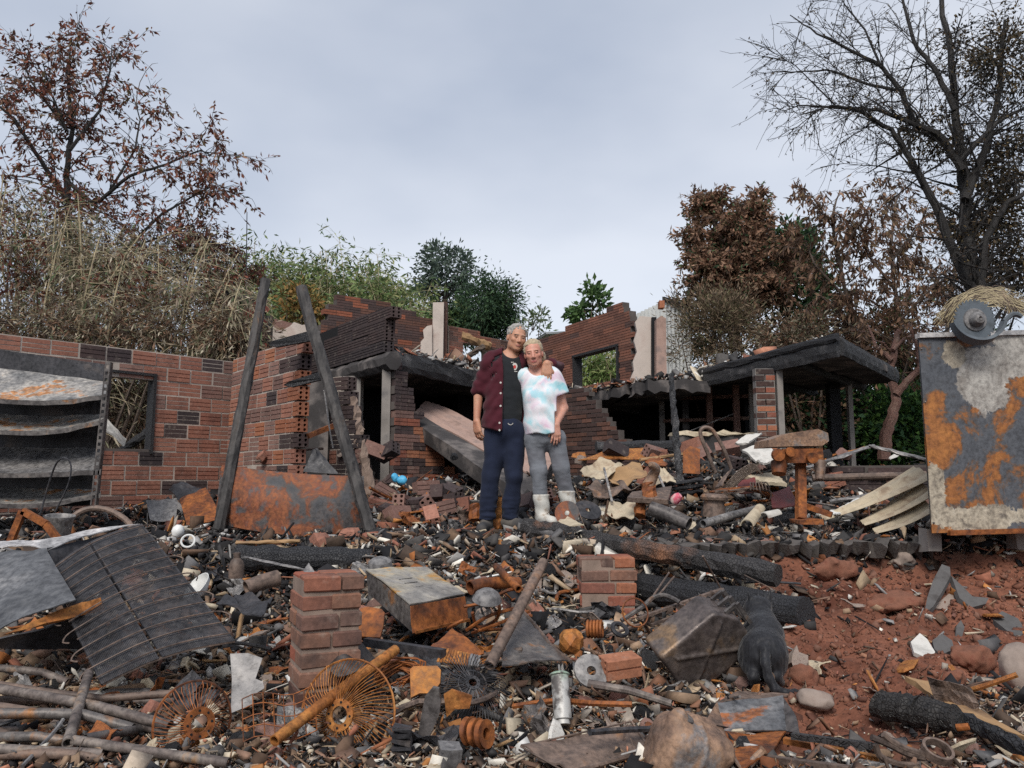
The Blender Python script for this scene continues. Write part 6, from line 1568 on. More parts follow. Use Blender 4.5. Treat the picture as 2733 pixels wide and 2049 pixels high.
tr_ = thing('metal_trough', 'grey brown metal trough lying at the bottom centre', 'trough', at(r1, 650, 1650, 2.3))
cs4 = [at(r1, 228, 1512, 2.40), at(r1, 985, 1342, 2.62), at(r1, 1112, 1535, 2.52), at(r1, 560, 1700, 2.30)]
mb = MB(); mb.quad(*cs4, th=.005, n=10, amp=.012, seed=8); mb.build('pan', MAT['steel_brown'], tr_, True)
for a, b in ((0, 1), (2, 3), (3, 0), (1, 2)): mb = MB(); mb.tube([cs4[a], (cs4[a] + cs4[b]) / 2, cs4[b]], .008 if (a, b) == (2, 3) else .003, 7); mb.build('rolled_edge', MAT['steel_brown'], tr_, True)
jc = at(r1, 1350, 1560, 2.40); jr = np.array(Euler((.2, .35, .3)).to_matrix())
MAT['rust_pale'] = m_metal('rust_pale', [(.30, (.10, .075, .065)), (.44, (.22, .14, .10)), (.54, (.32, .20, .13)), (.63, (.20, .19, .19)), (.74, (.40, .25, .15))], 7, .6, .2, .4)
sdf_obj('dented_drum', lambda p: smin(sd_box(p, jc, (.112, .09, .095), .05, jr), sd_cone(p, jc + jr @ np.array([-.08, -.02, .10]), jc + jr @ np.array([-.08, -.02, .105]), .030, .022), .03) + .010 * fbm(p * 9, 3, 3) + .004 * fbm(p * 30, 2, 8) - .006 * np.exp(-(((p - jc) @ jr)[..., 0] / .006) ** 2), jc - .22, jc + .22, .007, MAT['rust_pale'])
dd_ = tag(bpy.data.objects['dented_drum'], 'rounded dented rusty metal drum at the bottom edge', 'drum')
mb = MB(); mb.lathe([(.034, -.01), (.034, .008), (.030, .012), (.012, .013), (0, .010)], jc + jr @ np.array([-.06, -.01, .098]), jr[:, 2], 16); mb.build('cap', MAT['steel_burnt'], dd_, True)
hop = thing('metal_hopper', 'folded rusty sheet metal hopper below the black cat', 'hopper', P(750, 760, 2.55))
panel(hop, 'back_panel', [P(716, 702, 2.85), P(783, 697, 2.9), P(786, 731, 2.7), P(722, 733, 2.68)], 'grey_rust', .005, .008, 8, 2)
panel(hop, 'wing', [P(783, 697, 2.9), P(796, 716, 2.75), P(800, 735, 2.62), P(786, 731, 2.7)], 'steel_burnt', .005, .004, 6, 3)
panel(hop, 'front_panel', [P(722, 733, 2.68), P(786, 731, 2.7), P(772, 750, 2.5), P(742, 772, 2.36)], 'rust', .005, .008, 8, 4)
panel(hop, 'left_panel', [P(704, 724, 2.62), P(717, 702, 2.85), P(724, 734, 2.68), P(742, 772, 2.36)], 'rust_pale', .005, .006, 8, 5)
panel(hop, 'top_flap', [P(716, 701, 2.86), P(740, 692, 3.0), P(790, 694, 3.0), P(783, 697, 2.9)], 'steel_brown', .005, .006, 6, 6)

# ---- jerry can
jk = thing('jerry_can', 'brown burnt jerry can with a three bar handle tipped towards the cat', 'jerry can', P(690, 683, 3.3))
jb, jt = P(676, 662, 3.36), P(732, 616, 3.36); ju = unit(jt - jb); jw = unit(np.cross(ju, np.array([-.25, .9, .35]))); jd = np.cross(jw, ju); JM = np.stack([jw, jd, ju], 1); jm = (jb + jt) / 2
def can_f(p):
    q = (p - jm) @ JM; f = sd_box(q, (0, 0, -.02), (.140, .080, .180), .018)
    f = smax(f, (q[..., 2] * .8 + np.abs(q[..., 0] + .03) * .6) - .172, .012)
    s = np.minimum(np.abs(q[..., 0] - (q[..., 2] + .03) * .7), np.abs(q[..., 0] + (q[..., 2] + .03) * .7))
    return f - .009 * np.exp(-(s / .012) ** 2) * (np.abs(q[..., 2] + .03) < .12) * (np.abs(q[..., 0]) < .10) + .0008 * fbm(p * 8, 2, 5)
MAT['can_metal'] = m_metal('can_metal', [(.30, (.06, .05, .047)), (.46, (.12, .10, .095)), (.56, (.17, .14, .125)), (.64, (.26, .17, .10)), (.74, (.12, .10, .095))], 4.5, .42, .45, .4)
sdf_obj('body', can_f, jm - .33, jm + .33, .006, MAT['can_metal'], jk)
for s in (-.055, 0, .055):
    a = jm + JM @ np.array([-.085, s, .13]); b = jm + JM @ np.array([.085, s, .13])
    mb = MB(); mb.beam(a + ju * .062, b + ju * .062, .016, .012, jd); mb.beam(a, a + ju * .056, .016, .012, jd); mb.beam(b, b + ju * .056, .016, .012, jd); mb.build('handle', MAT['steel_burnt'], jk)
mb = MB(); mb.lathe([(0, .03), (.024, .03), (.026, 0), (.03, 0), (.03, -.02)], jm + JM @ np.array([-.125, 0, .10]), ju, 14); mb.build('cap', MAT['steel_burnt'], jk, True)
# ---- rack frame behind the can
rk = thing('rack_frame', 'angled steel rack frame lying behind the jerry can', 'frame', P(650, 640, 3.8))
for (a, b, w) in (((1030, 640), (1605, 440), .024), ((1120, 685), (1570, 515), .020), ((1030, 640), (1120, 690), .02), ((1600, 440), (1630, 500), .02), ((1055, 650), (1120, 760), .016), ((820, 760), (1040, 680), .018)):
    mb = MB(); mb.beam(at(r1, *a, 3.75), at(r1, *b, 3.95), w, w * .5); mb.build('bar', MAT['steel_brown'], rk)
for k in range(7):
    a = at(r1, 1090 + 75 * k, 636 - 26 * k, 3.82); mb = MB(); mb.box(a, (.03, .025, .028), np.array(Euler((.3, .3, .4)).to_matrix()), .003); mb.build('bracket', MAT['steel_brown'], rk)
mb = MB(); mb.tube(curve([at(r1, 915, 655, 3.7), at(r1, 1060, 560, 3.75), at(r1, 1130, 500, 3.8), at(r1, 1200, 482, 3.82), at(r1, 1260, 500, 3.8), at(r1, 1310, 530, 3.78)], 4), .011, 7); mb.build('bent_tube', MAT['steel_burnt'], rk, True)
mb = MB(); mb.torus(at(r1, 1010, 600, 3.7), (.3, -.9, .3), .065, .004, 24, 5); mb.build('wire_ring', MAT['rust'], rk)
for (a, b, lab) in (((1120, 505), (1240, 328), 'left of two thin steel rods standing above the rack frame'), ((1175, 475), (1275, 355), 'right of two thin steel rods standing above the rack frame'), ((1470, 215), (1625, 495), 'thin steel rod leaning from the long charred beam to the jerry can')):
    mb = MB(); mb.tube([at(r1, *a, 3.85), at(r1, *b, 4.1)], .005, 6); one(mb, 'steel_rod', lab, 'rod', MAT['steel_brown'])

# ---- charred timbers
def timber(label, a, b, w, h, mat='char', n=18, amp=.008, name='charred_beam', cat='beam', taper=1, up=(0, 0, 1)):
    mb = MB(); mb.rough_beam(a, b, w, h, n, amp, up, taper); return one(mb, name, label, cat, MAT[mat])
timber('long charred beam sloping down to the right from the couples feet', P(525, 527, 5.75), P(778, 575, 4.45), .12, .125, 'char_brown', 34, .006)
def log(label, a, b, r, mat='char', amp=.1, name='charred_log'):
    a, b = np.asarray(a), np.asarray(b); mb = MB(); n = 16; pts = [a + (b - a) * i / n + rng.normal(size=3) * r * .05 for i in range(n + 1)]; mb.tube(pts, [r * (1 + amp * rng.normal() * .6) for _ in pts], 12); one(mb, name, label, 'log', MAT[mat])
log('thick black charred log ending beside the cats head', P(628, 585, 5.1), P(806, 614, 4.15), .088)
log('charred black log along the terrace edge below the rusty sheet', P(236, 557, 5.05), P(374, 560, 5.15), .078)
timber('pale scorched plank on the charred log below the rusty sheet', P(236, 543, 5.2), P(300, 541, 5.25), .05, .02, 'wood_tan', 8, .003, 'plank', 'plank')
timber('thin grey board lying diagonally behind the tall brick pillar', P(244, 557, 4.6), P(306, 570, 4.2), .03, .012, 'steel_grey', 8, .002, 'thin_board', 'board')
timber('dark wet looking plank below the mans shoes', P(455, 551, 5.35), P(512, 546, 5.4), .09, .05, 'bark_brown', 8, .006, 'plank', 'plank')

# ---- leaning posts, rusty sheet, jutting boards
MAT['post_burnt'] = m_metal('post_burnt', [(.30, (.02, .019, .02)), (.45, (.05, .047, .047)), (.55, (.085, .08, .078)), (.62, (.06, .05, .045)), (.70, (.22, .11, .05))], 3, .7, .05, .5, (3, 3, .6))
timber('left blackened post leaning right beside the rusty sheet', P(216, 546, 6.35), P(266, 279, 6.75), .10, .09, 'post_burnt', 22, .003, 'leaning_post', 'post', .8, (0, 1, 0))
timber('right blackened post leaning left beside the rusty sheet', P(372, 538, 6.35), P(301, 287, 6.75), .10, .09, 'post_burnt', 22, .003, 'leaning_post', 'post', .95, (0, 1, 0))
def rs():
    mb = MB(); T = np.array(curve([P(222, 465, 6.5), P(270, 471, 6.42), P(320, 475, 6.42), P(364, 476, 6.5)], 8)); Bm = np.array(curve([P(216, 523, 6.5), P(250, 530, 6.36), P(300, 536, 6.34), P(340, 533, 6.4), P(366, 527, 6.5)], 6))
    def fn(u, v):
        i = u * (len(T) - 1); k = min(int(i), len(T) - 2); a = T[k] + (T[k + 1] - T[k]) * (i - k); i = u * (len(Bm) - 1); k = min(int(i), len(Bm) - 2); b = Bm[k] + (Bm[k + 1] - Bm[k]) * (i - k)
        return a + (b - a) * v + np.array([0, -.03 * math.sin(math.pi * v) + .008 * float(vnoise(np.array([u * 6, v * 4, 1.]), 2)), 0])
    mb.sheet(fn, 30, 10, .005); one(mb, 'rusty_sheet', 'large curved orange and grey rusted metal sheet between the two leaning posts', 'metal sheet', MAT['rust_sheet'], None, True)
rs()
mb = MB(); mb.poly([P(269, 345, 7.2), P(272, 341, 7.2), P(312, 330, 7.3), P(314, 340, 7.3), P(276, 347, 7.2)], (0, .05, 0)); one(mb, 'charred_board', 'upper of two black pointed boards jutting left from the leaning post', 'board', MAT['char'])
mb = MB(); mb.poly([P(283, 385, 7.0), P(290, 381, 7.0), P(328, 369, 7.1), P(331, 377, 7.1), P(292, 387, 7.0)], (0, .05, 0)); one(mb, 'charred_board', 'lower of two black pointed boards jutting left from the leaning post', 'board', MAT['char'])
timber('diagonal charred beam seen inside the window opening', P(120, 452, 8.9), P(158, 425, 9.3), .09, .09, 'char', 10, .006)
mb = MB(); mb.quad(P(104, 418, 8.7), P(126, 440, 8.7), P(124, 446, 8.5), P(104, 428, 8.5), .02, 5, .02, 3); one(mb, 'white_board', 'white edged broken board inside the window opening', 'board', MAT['ashwhite'])
mb = MB(); mb.quad(P(130, 456, 8.6), P(152, 448, 8.7), P(153, 466, 8.4), P(126, 470, 8.4), .03, 6, .03, 5); one(mb, 'burnt_heap', 'grey burnt lump on the sill of the window opening', 'rubble', MAT['char_ash'])
sheet4('rusty_sheet', 'bent rusty panel behind the foot of the left leaning post', 'metal sheet', [P(180, 500, 6.9), P(206, 488, 7.0), P(224, 520, 6.6), P(186, 524, 6.5)], 'rust', .006, .02)
sheet4('folded_tin', 'black folded tin with a rust edge above the bent rusty panel', 'metal sheet', [P(168, 488, 7.2), P(184, 482, 7.3), P(212, 494, 7.2), P(180, 500, 7.0)], 'steel_dark', .006, .03)
sheet4('steel_sheet', 'pale grey upright sheet against the foot of the left wall', 'metal sheet', [P(146, 500, 7.0), P(178, 498, 7.1), P(176, 522, 6.8), P(150, 520, 6.8)], 'steel_grey', .005, .015)
sheet4('curved_tin', 'dark curved tin leaning against the broken end of the block wall', 'metal sheet', [P(312, 450, 7.3), P(317, 448, 7.35), P(338, 474, 7.2), P(304, 472, 7.2)], 'steel_dark', .005, .02)
mb = MB(); mb.beam(P(308, 436, 7.5), P(338, 424, 7.7), .05, .05); one(mb, 'yellow_rail', 'short rusty rail wedged between block wall and right leaning post', 'rail', MAT['rust'])
mb = MB(); mb.tube([P(324, 390, 7.6), P(330, 432, 7.5), P(333, 448, 7.5)], .008, 6); one(mb, 'hanging_rod', 'thin grey rod hanging beside the right leaning post', 'rod', MAT['steel_grey'])

# ---- wire chair frame, loose blocks at the edge of the terrace
wf = thing('chair_frame', 'bent tubular chair frame lying at the terrace edge left of the man', 'chair frame', P(385, 560, 5.3))
loop = [t2(*q) for q in ((640, 1565), (760, 1525), (1000, 1440), (1200, 1395), (1250, 1395), (1400, 1440), (1540, 1480), (1550, 1500), (1450, 1560), (1200, 1680), (1150, 1700), (900, 1690), (780, 1640), (640, 1565))]
mb = MB(); mb.tube(curve([P(a, b, 5.3 + (560 - b) * .010) for a, b in loop], 4), .009, 7); mb.build('outer_tube', MAT['steel_brown'], wf, True)
for pts in ([(880, 1520), (1150, 1640), (1280, 1640)], [(760, 1530), (900, 1480), (1100, 1430), (1200, 1420)], [(820, 1440), (850, 1480), (1000, 1560)], [(1180, 1480), (1200, 1540), (1300, 1560)]):
    mb = MB(); mb.tube(curve([P(*t2(a, b), 5.32 + (560 - t2(a, b)[1]) * .010) for a, b in pts], 4), .006, 6); mb.build('rod', MAT['steel_burnt'], wf, True)

# ---- junk on the terrace, right of the couple
def disc(label, c, ax, r, mat, hole=.2, name='metal_disc', teeth=0): mb = MB(); mb.lathe([(r * hole, -.004), (r, -.004), (r, .004), (r * hole, .004), (r * hole, -.004)], c, ax, 30); return one(mb, name, label, 'disc', MAT[mat], None, True)
disc('rusty brown disc standing upright in front of the white boots', P(567, 513, 6.05), (-.25, -1, .25), .095, 'rust_sheet')
disc('dark disc lying behind the upright rusty disc', P(588, 510, 6.25), (.2, -.6, .75), .11, 'steel_dark')
sheet4('cream_sheet', 'crumpled cream sheet right of the dark disc', 'sheet', [P(600, 512, 6.3), P(612, 503, 6.6), P(638, 504, 6.5), P(632, 520, 6.0)], 'cream', .006, .03)
sheet4('cream_sheet', 'small cream scrap leaning on the upright rusty disc', 'sheet', [P(558, 521, 5.95), P(570, 518, 5.98), P(584, 525, 5.75), P(566, 528, 5.75)], 'cream', .01, .015)
gd = thing('bench_drill', 'rusty bench drill head on a pitted base plate right of the woman', 'machine', P(648, 516, 6.1))
mb = MB(); mb.quad(P(627, 500, 6.1), P(632, 494, 6.3), P(672, 488, 6.4), P(668, 502, 6.05), .035, 6, .004, 3); mb.build('base_plate', MAT['steel_brown'], gd)
mb = MB(); mb.rough_beam(P(650, 502, 6.15), P(648, 484, 6.2), .11, .09, 6, .006); mb.build('motor', MAT['rust'], gd)
mb = MB(); mb.tube(curve([P(648, 486, 6.2), P(653, 476, 6.2), P(656, 468, 6.15), P(650, 464, 6.1)], 4), [.05, .048, .046, .044, .042, .04, .038, .036, .034, .032, .03, .026, .02], 10); mb.build('arm', MAT['rust_pale'], gd, True)
mb = MB(); mb.rough_beam(P(640, 516, 6.15), P(641, 503, 6.2), .08, .09, 4, .006); mb.build('foot', MAT['rust'], gd)
MAT['pink_plastic'] = m_plain('pink_plastic', (.60, .10, .16), .5, .2, 9, col2=(.66, .55, .52))
mb = MB(); mb.lathe([(0, 0), (.034, 0), (.042, .02), (.038, .06), (.024, .085), (0, .085)], P(673, 502, 6.3), (.5, -.4, .6), 14); one(mb, 'pink_cup', 'melted pink and white cup beside the rusty bench drill', 'cup', MAT['pink_plastic'], None, True)
mb = MB(); mb.lathe([(0, 0), (.085, 0), (.082, .07), (.072, .12), (.074, .125), (.102, .13), (.106, .15), (.09, .17), (.05, .178), (0, .18)], P(714, 517, 6.0), (.04, 0, 1), 24); one(mb, 'iron_pot', 'squat iron pot with a wide flat lid beside the heap of cables', 'pot', MAT['steel_brown'], None, True)
mb = MB(); mb.tube([P(650, 508, 5.9), P(668, 515, 5.85), P(689, 524, 5.75)], [.055, .058, .05], 14, True, .85); one(mb, 'crushed_cylinder', 'crushed grey metal cylinder lying left of the iron pot', 'cylinder', MAT['steel_burnt'], None, True)
mb = MB(); mb.tube([P(703, 524, 5.6), P(730, 516, 5.8), P(757, 509, 6.0)], .030, 14, True, .85); one(mb, 'grey_pipe', 'grey pipe with a burnt open end in front of the iron pot', 'pipe', MAT['steel_grey'], None, True)
def halftile(label, a, b, r, mat):
    a, b = np.asarray(a), np.asarray(b); x, y, z = frame(b - a, (0, 0, 1)); mb = MB(); mb.sheet(lambda u, v: a + (b - a) * v + (x * math.cos(math.pi * u) + y * math.sin(math.pi * u)) * r * (1 - .2 * v), 10, 4, .008); one(mb, 'roof_tile', label, 'tile', MAT[mat], None, True)
halftile('curved cream roof tile beside the open pipe', P(747, 526, 5.5), P(760, 509, 5.9), .045, 'cream'); halftile('smaller pale roof tile right of the curved cream tile', P(764, 518, 5.7), P(778, 514, 5.8), .04, 'ashwhite')
for k in range(3): timber(['lowest', 'middle', 'topmost'][k] + ' plank of the charred stack behind the bench drill', P(655, 496 - k * 5, 6.9), P(702, 491 - k * 5.6, 6.9), .12, .036, 'char', 8, .003, 'charred_plank', 'plank')
mb = MB(); mb.tube(curve([P(*r4(*q), 6.7) for q in ((935, 1090), (900, 1010), (870, 930), (835, 850), (812, 780), (822, 738), (860, 726), (905, 745), (950, 810), (1000, 900), (1035, 990), (1060, 1060))], 4), .017, 8); one(mb, 'bent_tube', 'tall hairpin of bent dark tube standing in the rubble', 'tube', MAT['steel_brown'], None, True)
sheet4('red_strap', 'reddish brown metal strap below the hairpin tube', 'strap', [P(715, 488, 6.4), P(722, 478, 6.5), P(732, 468, 6.6), P(722, 486, 6.4)], 'steel_brown', .012, .005)
sw = thing('drill_press', 'rusty drill press with a broad table top on one post left of the freezer', 'machine', P(800, 520, 5.6))
mb = MB(); mb.poly([P(768, 447, 5.75), P(769, 440, 5.75), P(790, 433, 5.75), P(818, 429, 5.75), P(828, 433, 5.75), P(829, 441, 5.75), P(822, 446, 5.75), P(800, 446, 5.75)], (0, .34, .0)); mb.build('table_top', MAT['rust_pale'], sw)
mb = MB(); mb.box(P(798, 456, 5.85), (.30, .22, .11), None, .012); mb.build('gear_housing', MAT['rust'], sw)
for x, y, r_ in ((778, 455, .045), (790, 452, .035), (812, 458, .04)):
    mb = MB(); mb.lathe([(0, -.02), (r_, -.02), (r_, .02), (0, .02)], P(x, y, 5.68), (0, -1, 0), 14); mb.build('knob', MAT['rust'], sw)
mb = MB(); mb.beam(P(800.5, 464, 5.85), P(801, 520, 5.6), .062, .062, (0, 1, 0)); mb.build('post', MAT['rust'], sw)
mb = MB(); mb.tube([P(820, 462, 5.75), P(820, 480, 5.7)], [.045, .03], 10); mb.build('spindle', MAT['steel_brown'], sw, True)
mb = MB(); mb.tube([P(779, 462, 5.75), P(779, 474, 5.72)], [.06, .05], 10); mb.build('spindle', MAT['rust'], sw, True)
mb = MB(); mb.box(P(806, 521, 5.55), (.16, .2, .03), None, .006); mb.build('base', MAT['rust'], sw)
mb = MB(); mb.beam(P(806, 506, 5.7), P(832, 515, 5.6), .03, .04); mb.build('brace', MAT['rust'], sw)
MAT['red_paint'] = m_plain('red_paint', (.16, .035, .032), .6, .4, 5, col2=(.09, .05, .045))
sheet4('red_sheet', 'dark red panel leaning beside the drill press post', 'metal sheet', [P(771, 493, 6.2), P(789, 487, 6.4), P(797, 506, 6.0), P(772, 508, 6.0)], 'red_paint', .008, .01)
sheet4('red_box_lid', 'dull red lid behind the heap of cables', 'lid', [P(737, 482, 6.7), P(755, 478, 6.8), P(757, 490, 6.5), P(739, 494, 6.5)], 'red_paint', .02, .01)
cb = thing('cable_heap', 'heap of brown cables looped between the iron pot and the drill press', 'cable', P(745, 505, 6.2))
for i in range(16):
    b = rng.random(); pts = [(715 + 8 * rng.normal(), 491 + 3 * b), (735 + 6 * rng.normal(), 488 + 5 * b), (752 + 5 * rng.normal(), 486 + 5 * b), (766 + 4 * rng.normal(), 490 + 6 * b), (770, 499 + 4 * b), (758 + 5 * rng.normal(), 500 + 4 * b)]
    mb = MB(); mb.tube(curve([P(x, y, 6.15 + .25 * rng.random()) for x, y in pts], 4), .007, 5, False); mb.build('cable', MAT['rust' if i % 3 else 'steel_brown'], cb)
for i in range(7):
    c = P(752 + 4 * i * .6, 490, 6.15); mb = MB(); mb.torus(c, (1, -.5 + .1 * i, .1), .06, .005, 18, 5, 0, math.pi); mb.build('loop', MAT['steel_brown'], cb)
rp = thing('hose_coil', 'coil of tan hose leaning below the hairpin tube', 'hose', P(735, 486, 6.5))
for i in range(7): mb = MB(); mb.tube(curve([P(x + i * .8, y + i * 1.1, 6.5) for x, y in ((722, 489), (730, 480), (740, 470), (752, 464), (757, 468))], 4), .008, 6); mb.build('turn', MAT['bark_brown'], rp, True)
sheet4('cream_slab', 'cream board lying behind the red lid', 'board', [P(745, 477, 7.0), P(775, 474, 7.2), P(787, 485, 6.8), P(764, 482, 6.8)], 'cream', .03, .015)
for (cs_, lab) in (([(735, 444), (746, 435), (762, 434), (748, 444)], 'upper white broken tile panel on the rubble behind the hairpin tube'), ([(742, 450), (766, 441), (775, 455), (756, 461)], 'large white broken tile panel below the upper white panel'), ([(758, 461), (774, 452), (778, 460), (764, 464)], 'small white tile fragment beside the drill press housing')):
    sheet4('broken_tiles', lab, 'tile slab', [P(a, b, 7.4 - (b - 434) * .02) for a, b in cs_], 'ashwhite', .02, .01)
timber('charred scaly post standing upright right of the couple', P(680, 484, 7.0), P(671, 374, 7.4), .062, .062, 'char_ash', 26, .006, 'charred_post', 'post', .75, (0, 1, 0))
timber('long black beam lying in front of the charred brick wall', P(596, 447, 8.4), P(678, 445, 8.6), .10, .11, 'char_ash', 12, .006)
sheet4('rust_strip', 'long orange rusted strip below the black beam', 'metal strip', [P(578, 461, 7.9), P(606, 450, 8.1), P(645, 448, 8.2), P(646, 459, 7.9)], 'rust_orange', .008, .01)
sheet4('rust_fold', 'folded rusty sheet at the right end of the orange strip', 'metal sheet', [P(645, 462, 7.6), P(653, 453, 7.8), P(668, 464, 7.5), P(652, 467, 7.3)], 'rust', .008, .015)
plate('upright rusty plate left of the hairpin tube', [(683, 473), (683, 452), (690, 446), (700, 449), (700, 474)], 7.2, 'rust', .01, tilt=.1)
for i, (cs_, lab, m) in enumerate((([(580, 470), (604, 459), (628, 466), (600, 482)], 'crumpled tan sheet left of the bench drill', 'cream'), ([(600, 466), (640, 464), (648, 480), (612, 484)], 'large crumpled tan sheet behind the bench drill', 'wood_tan'), ([(585, 484), (612, 478), (640, 488), (600, 496)], 'burnt brown sheet sagging below the tan sheets', 'steel_brown'), ([(648, 468), (668, 472), (676, 484), (654, 482)], 'pale bent sheet right of the tan sheets', 'cream'))):
    sheet4('crumpled_sheet', lab, 'sheet', [P(a, b, 7.3 - (b - 460) * .022) for a, b in cs_], m, .006, .06, 14)
timber('thin tan batten lying across the rubble behind the scaly post', P(640, 460, 7.6), P(706, 451, 7.9), .04, .03, 'wood_tan', 8, .003, 'batten', 'batten')
for a, b, lab in (((604, 468), (612, 502), 'left thin steel bar leaning beside the tan sheets'), ((656, 470), (667, 494), 'right thin steel bar leaning beside the bench drill')):
    mb = MB(); mb.beam(P(*a, 6.8), P(*b, 6.4), .018, .014); one(mb, 'steel_bar', lab, 'bar', MAT['steel_grey'])
# low stack of charred blocks, boards and cream sheets left of the freezer
ls = thing('charred_block_wall', 'low collapsed wall of charred blocks between drill press and freezer', 'wall', P(870, 500, 7.0))
block_wall(ls, P(822, 500, 7.5), P(930, 500, 6.9), .66, 4, lambda s, z: s > 0 and s < 1.35, lambda s, z: random.choice(['block_dark', 'block_dark', 'brick_soot', 'block_brown']), bl=.28, bh=.10, th=.14, mortar='mortar_soot', grooves=1, jit=.012, proud=.03)
timber('grey weathered board on top of the charred block wall', P(806, 468, 7.2), P(872, 446, 7.4), .10, .025, 'steel_grey', 8, .004, 'weathered_board', 'board')
timber('short grey board sloping down to the freezer', P(870, 446, 7.2), P(928, 460, 6.9), .12, .03, 'steel_grey', 8, .004, 'weathered_board', 'board')
log('long rusty brown pole in front of the charred block wall', P(812, 478, 6.7), P(926, 475, 6.5), .032, 'steel_brown', .03, 'rusty_pole')
timber('pale grey plank below the rusty brown pole', P(830, 503, 6.6), P(918, 486, 6.4), .06, .04, 'steel_grey', 8, .004, 'weathered_board', 'board')
for i, (a, b, w, lab) in enumerate((((822, 518), (924, 474), .20, 'topmost cream corrugated sheet fanned out beside the freezer'), ((862, 523), (926, 489), .22, 'middle cream corrugated sheet fanned out beside the freezer'), ((874, 531), (928, 506), .20, 'lowest cream corrugated sheet fanned out beside the freezer'))):
    A, B = P(*a, 5.75 - .08 * i), P(*b, 5.65 - .08 * i); x, y, z = frame(B - A, (0, -.3, 1)); mb = MB()
    mb.sheet(lambda u, v: A + (B - A) * v + x * w * (u - .5) * (.5 + v) + y * .012 * math.sin(u * 12) + np.array([0, 0, -.018 * math.sin(math.pi * v) + .02 * v * v]), 16, 10, .006); one(mb, 'corrugated_sheet', lab, 'roof sheet', MAT['cream'], None, True)
for i, (cs_, lab) in enumerate((([(845, 506), (858, 499), (876, 500), (866, 509)], 'white sheet of board beside the cream corrugated sheets'), ([(830, 512), (846, 504), (852, 508), (838, 516)], 'smaller white board scrap left of the white sheet'))):
    sheet4('white_board', lab, 'board', [P(a, b, 6.1 - (b - 500) * .03) for a, b in cs_], 'white_enamel', .01, .01)

# ---- rusted freezer with saw blade
FY = 4.9
fz = thing('rusted_freezer', 'tall burnt freezer with orange rust and peeled pale patches at the right edge', 'freezer', P(985, 535, FY))
f0, f1 = P(917, 334, FY), P(931, 533, FY); f2, f3 = f1 + np.array([1.05, .10, .02]), f0 + np.array([1.10, .10, .05])
mb = MB(); mb.poly([f0, f1, f2, f3], (.30, .52, 0)); mb.build('body', MAT['rust_freezer'], fz)
def fpt(u, v, d=0.): return (f0 * (1 - u) + f3 * u) * (1 - v) + (f1 * (1 - u) + f2 * u) * v + np.array([0, -d, 0])
def fpatch(name, pts, mat, d, th=.004):
    mb = MB(); q = []
    for i in range(len(pts)):
        a, b = np.array(pts[i]), np.array(pts[(i + 1) % len(pts)])
        for k in range(4): q.append(a + (b - a) * k / 4 + rng.normal(size=2) * .007)
    mb.poly([fpt(u, v, d) for u, v in q][::-1], (0, th, 0)); mb.build(name, MAT[mat], fz)
MAT['peeled'] = m_plain('peeled', (.38, .36, .33), .85, .5, 5, col2=(.25, .225, .20))
MAT['peeled_cream'] = m_plain('peeled_cream', (.46, .40, .31), .85, .5, 6, col2=(.20, .17, .14))
fu = lambda x, y: ((r5(x, y)[0] - 917 - (r5(x, y)[1] - 334) * .07) / 170., (r5(x, y)[1] - 334) / 199.)
def m_freezer():
    t = NT('freezer_front'); tc = t.n('ShaderNodeTexCoord'); v = tc.outputs['Object']; sp = t.n('ShaderNodeSeparateXYZ'); t.l(v, sp.inputs[0]); X, Z = sp.outputs['X'], sp.outputs['Z']
    n1 = t.noise(2.8, 9, .66, v, .4); n2 = t.noise(34, 6, .7, v); n3 = t.noise(9, 8, .7, v, .6)
    st = t.n('ShaderNodeMapping'); st.inputs['Scale'].default_value = (26, 26, 3); t.l(v, st.inputs[0]); n4 = t.noise(1, 5, .6, st.outputs[0])
    lean = t.math('MULTIPLY_ADD', Z, -.10); t.t.nodes[-1].inputs[2].default_value = .03; f = t.math('ADD', t.math('ADD', n1, lean), t.math('MULTIPLY', n4, .08))
    c = t.ramp(f, [(.36, (.075, .082, .095)), (.50, (.09, .096, .108)), (.53, (.13, .085, .06)), (.56, (.27, .105, .035)), (.66, (.40, .165, .045)), (.80, (.24, .09, .035))])
    def ell(cx, cz, rx, rz, w):
        a = t.math('DIVIDE', t.math('SUBTRACT', X, cx), rx); b = t.math('DIVIDE', t.math('SUBTRACT', Z, cz), rz)
        d = t.math('SQRT', t.math('ADD', t.math('MULTIPLY', a, a), t.math('MULTIPLY', b, b))); d = t.math('ADD', d, t.math('MULTIPLY', t.math('SUBTRACT', n3, .5), w)); return t.g(t.math('SUBTRACT', 1.5, d), .46, .54)
    pc = t.ramp(n3, [(.35, (.22, .20, .18)), (.5, (.36, .34, .31)), (.65, (.46, .44, .40))]); pk_ = t.ramp(n3, [(.35, (.14, .12, .10)), (.5, (.40, .35, .27)), (.65, (.50, .45, .36))])
    o = np.array(parent_world(fz))
    for (x, y, rx, rz, w, col) in ((1265, 610, .17, .22, 1.6, pc), (1060, 460, .075, .09, 1.8, pk_), (1470, 430, .15, .20, 1.6, pc), (1200, 1500, .42, .075, 2.2, pk_), (930, 1320, .07, .16, 2.2, pk_)):
        q = P(*r5(x, y), FY) - o; c = t.mix(ell(q[0], q[2], rx, rz, w), c, col)
    c = t.mix(.55, c, t.ramp(n2, [(.35, (.2, .18, .17)), (.52, (.9, .9, .9)), (.66, (1.3, 1.28, 1.25))]), 'MULTIPLY')
    return t.fin(c, .65, .1, n2, .6, .004)
MAT['freezer_front'] = m_freezer()
mb = MB(); mb.quad(fpt(0, 0, .012), fpt(0, 1, .012), fpt(1, 1, .012), fpt(1, 0, .012), .006, 24, .010, 7); mb.build('front_panel', MAT['freezer_front'], fz, True)
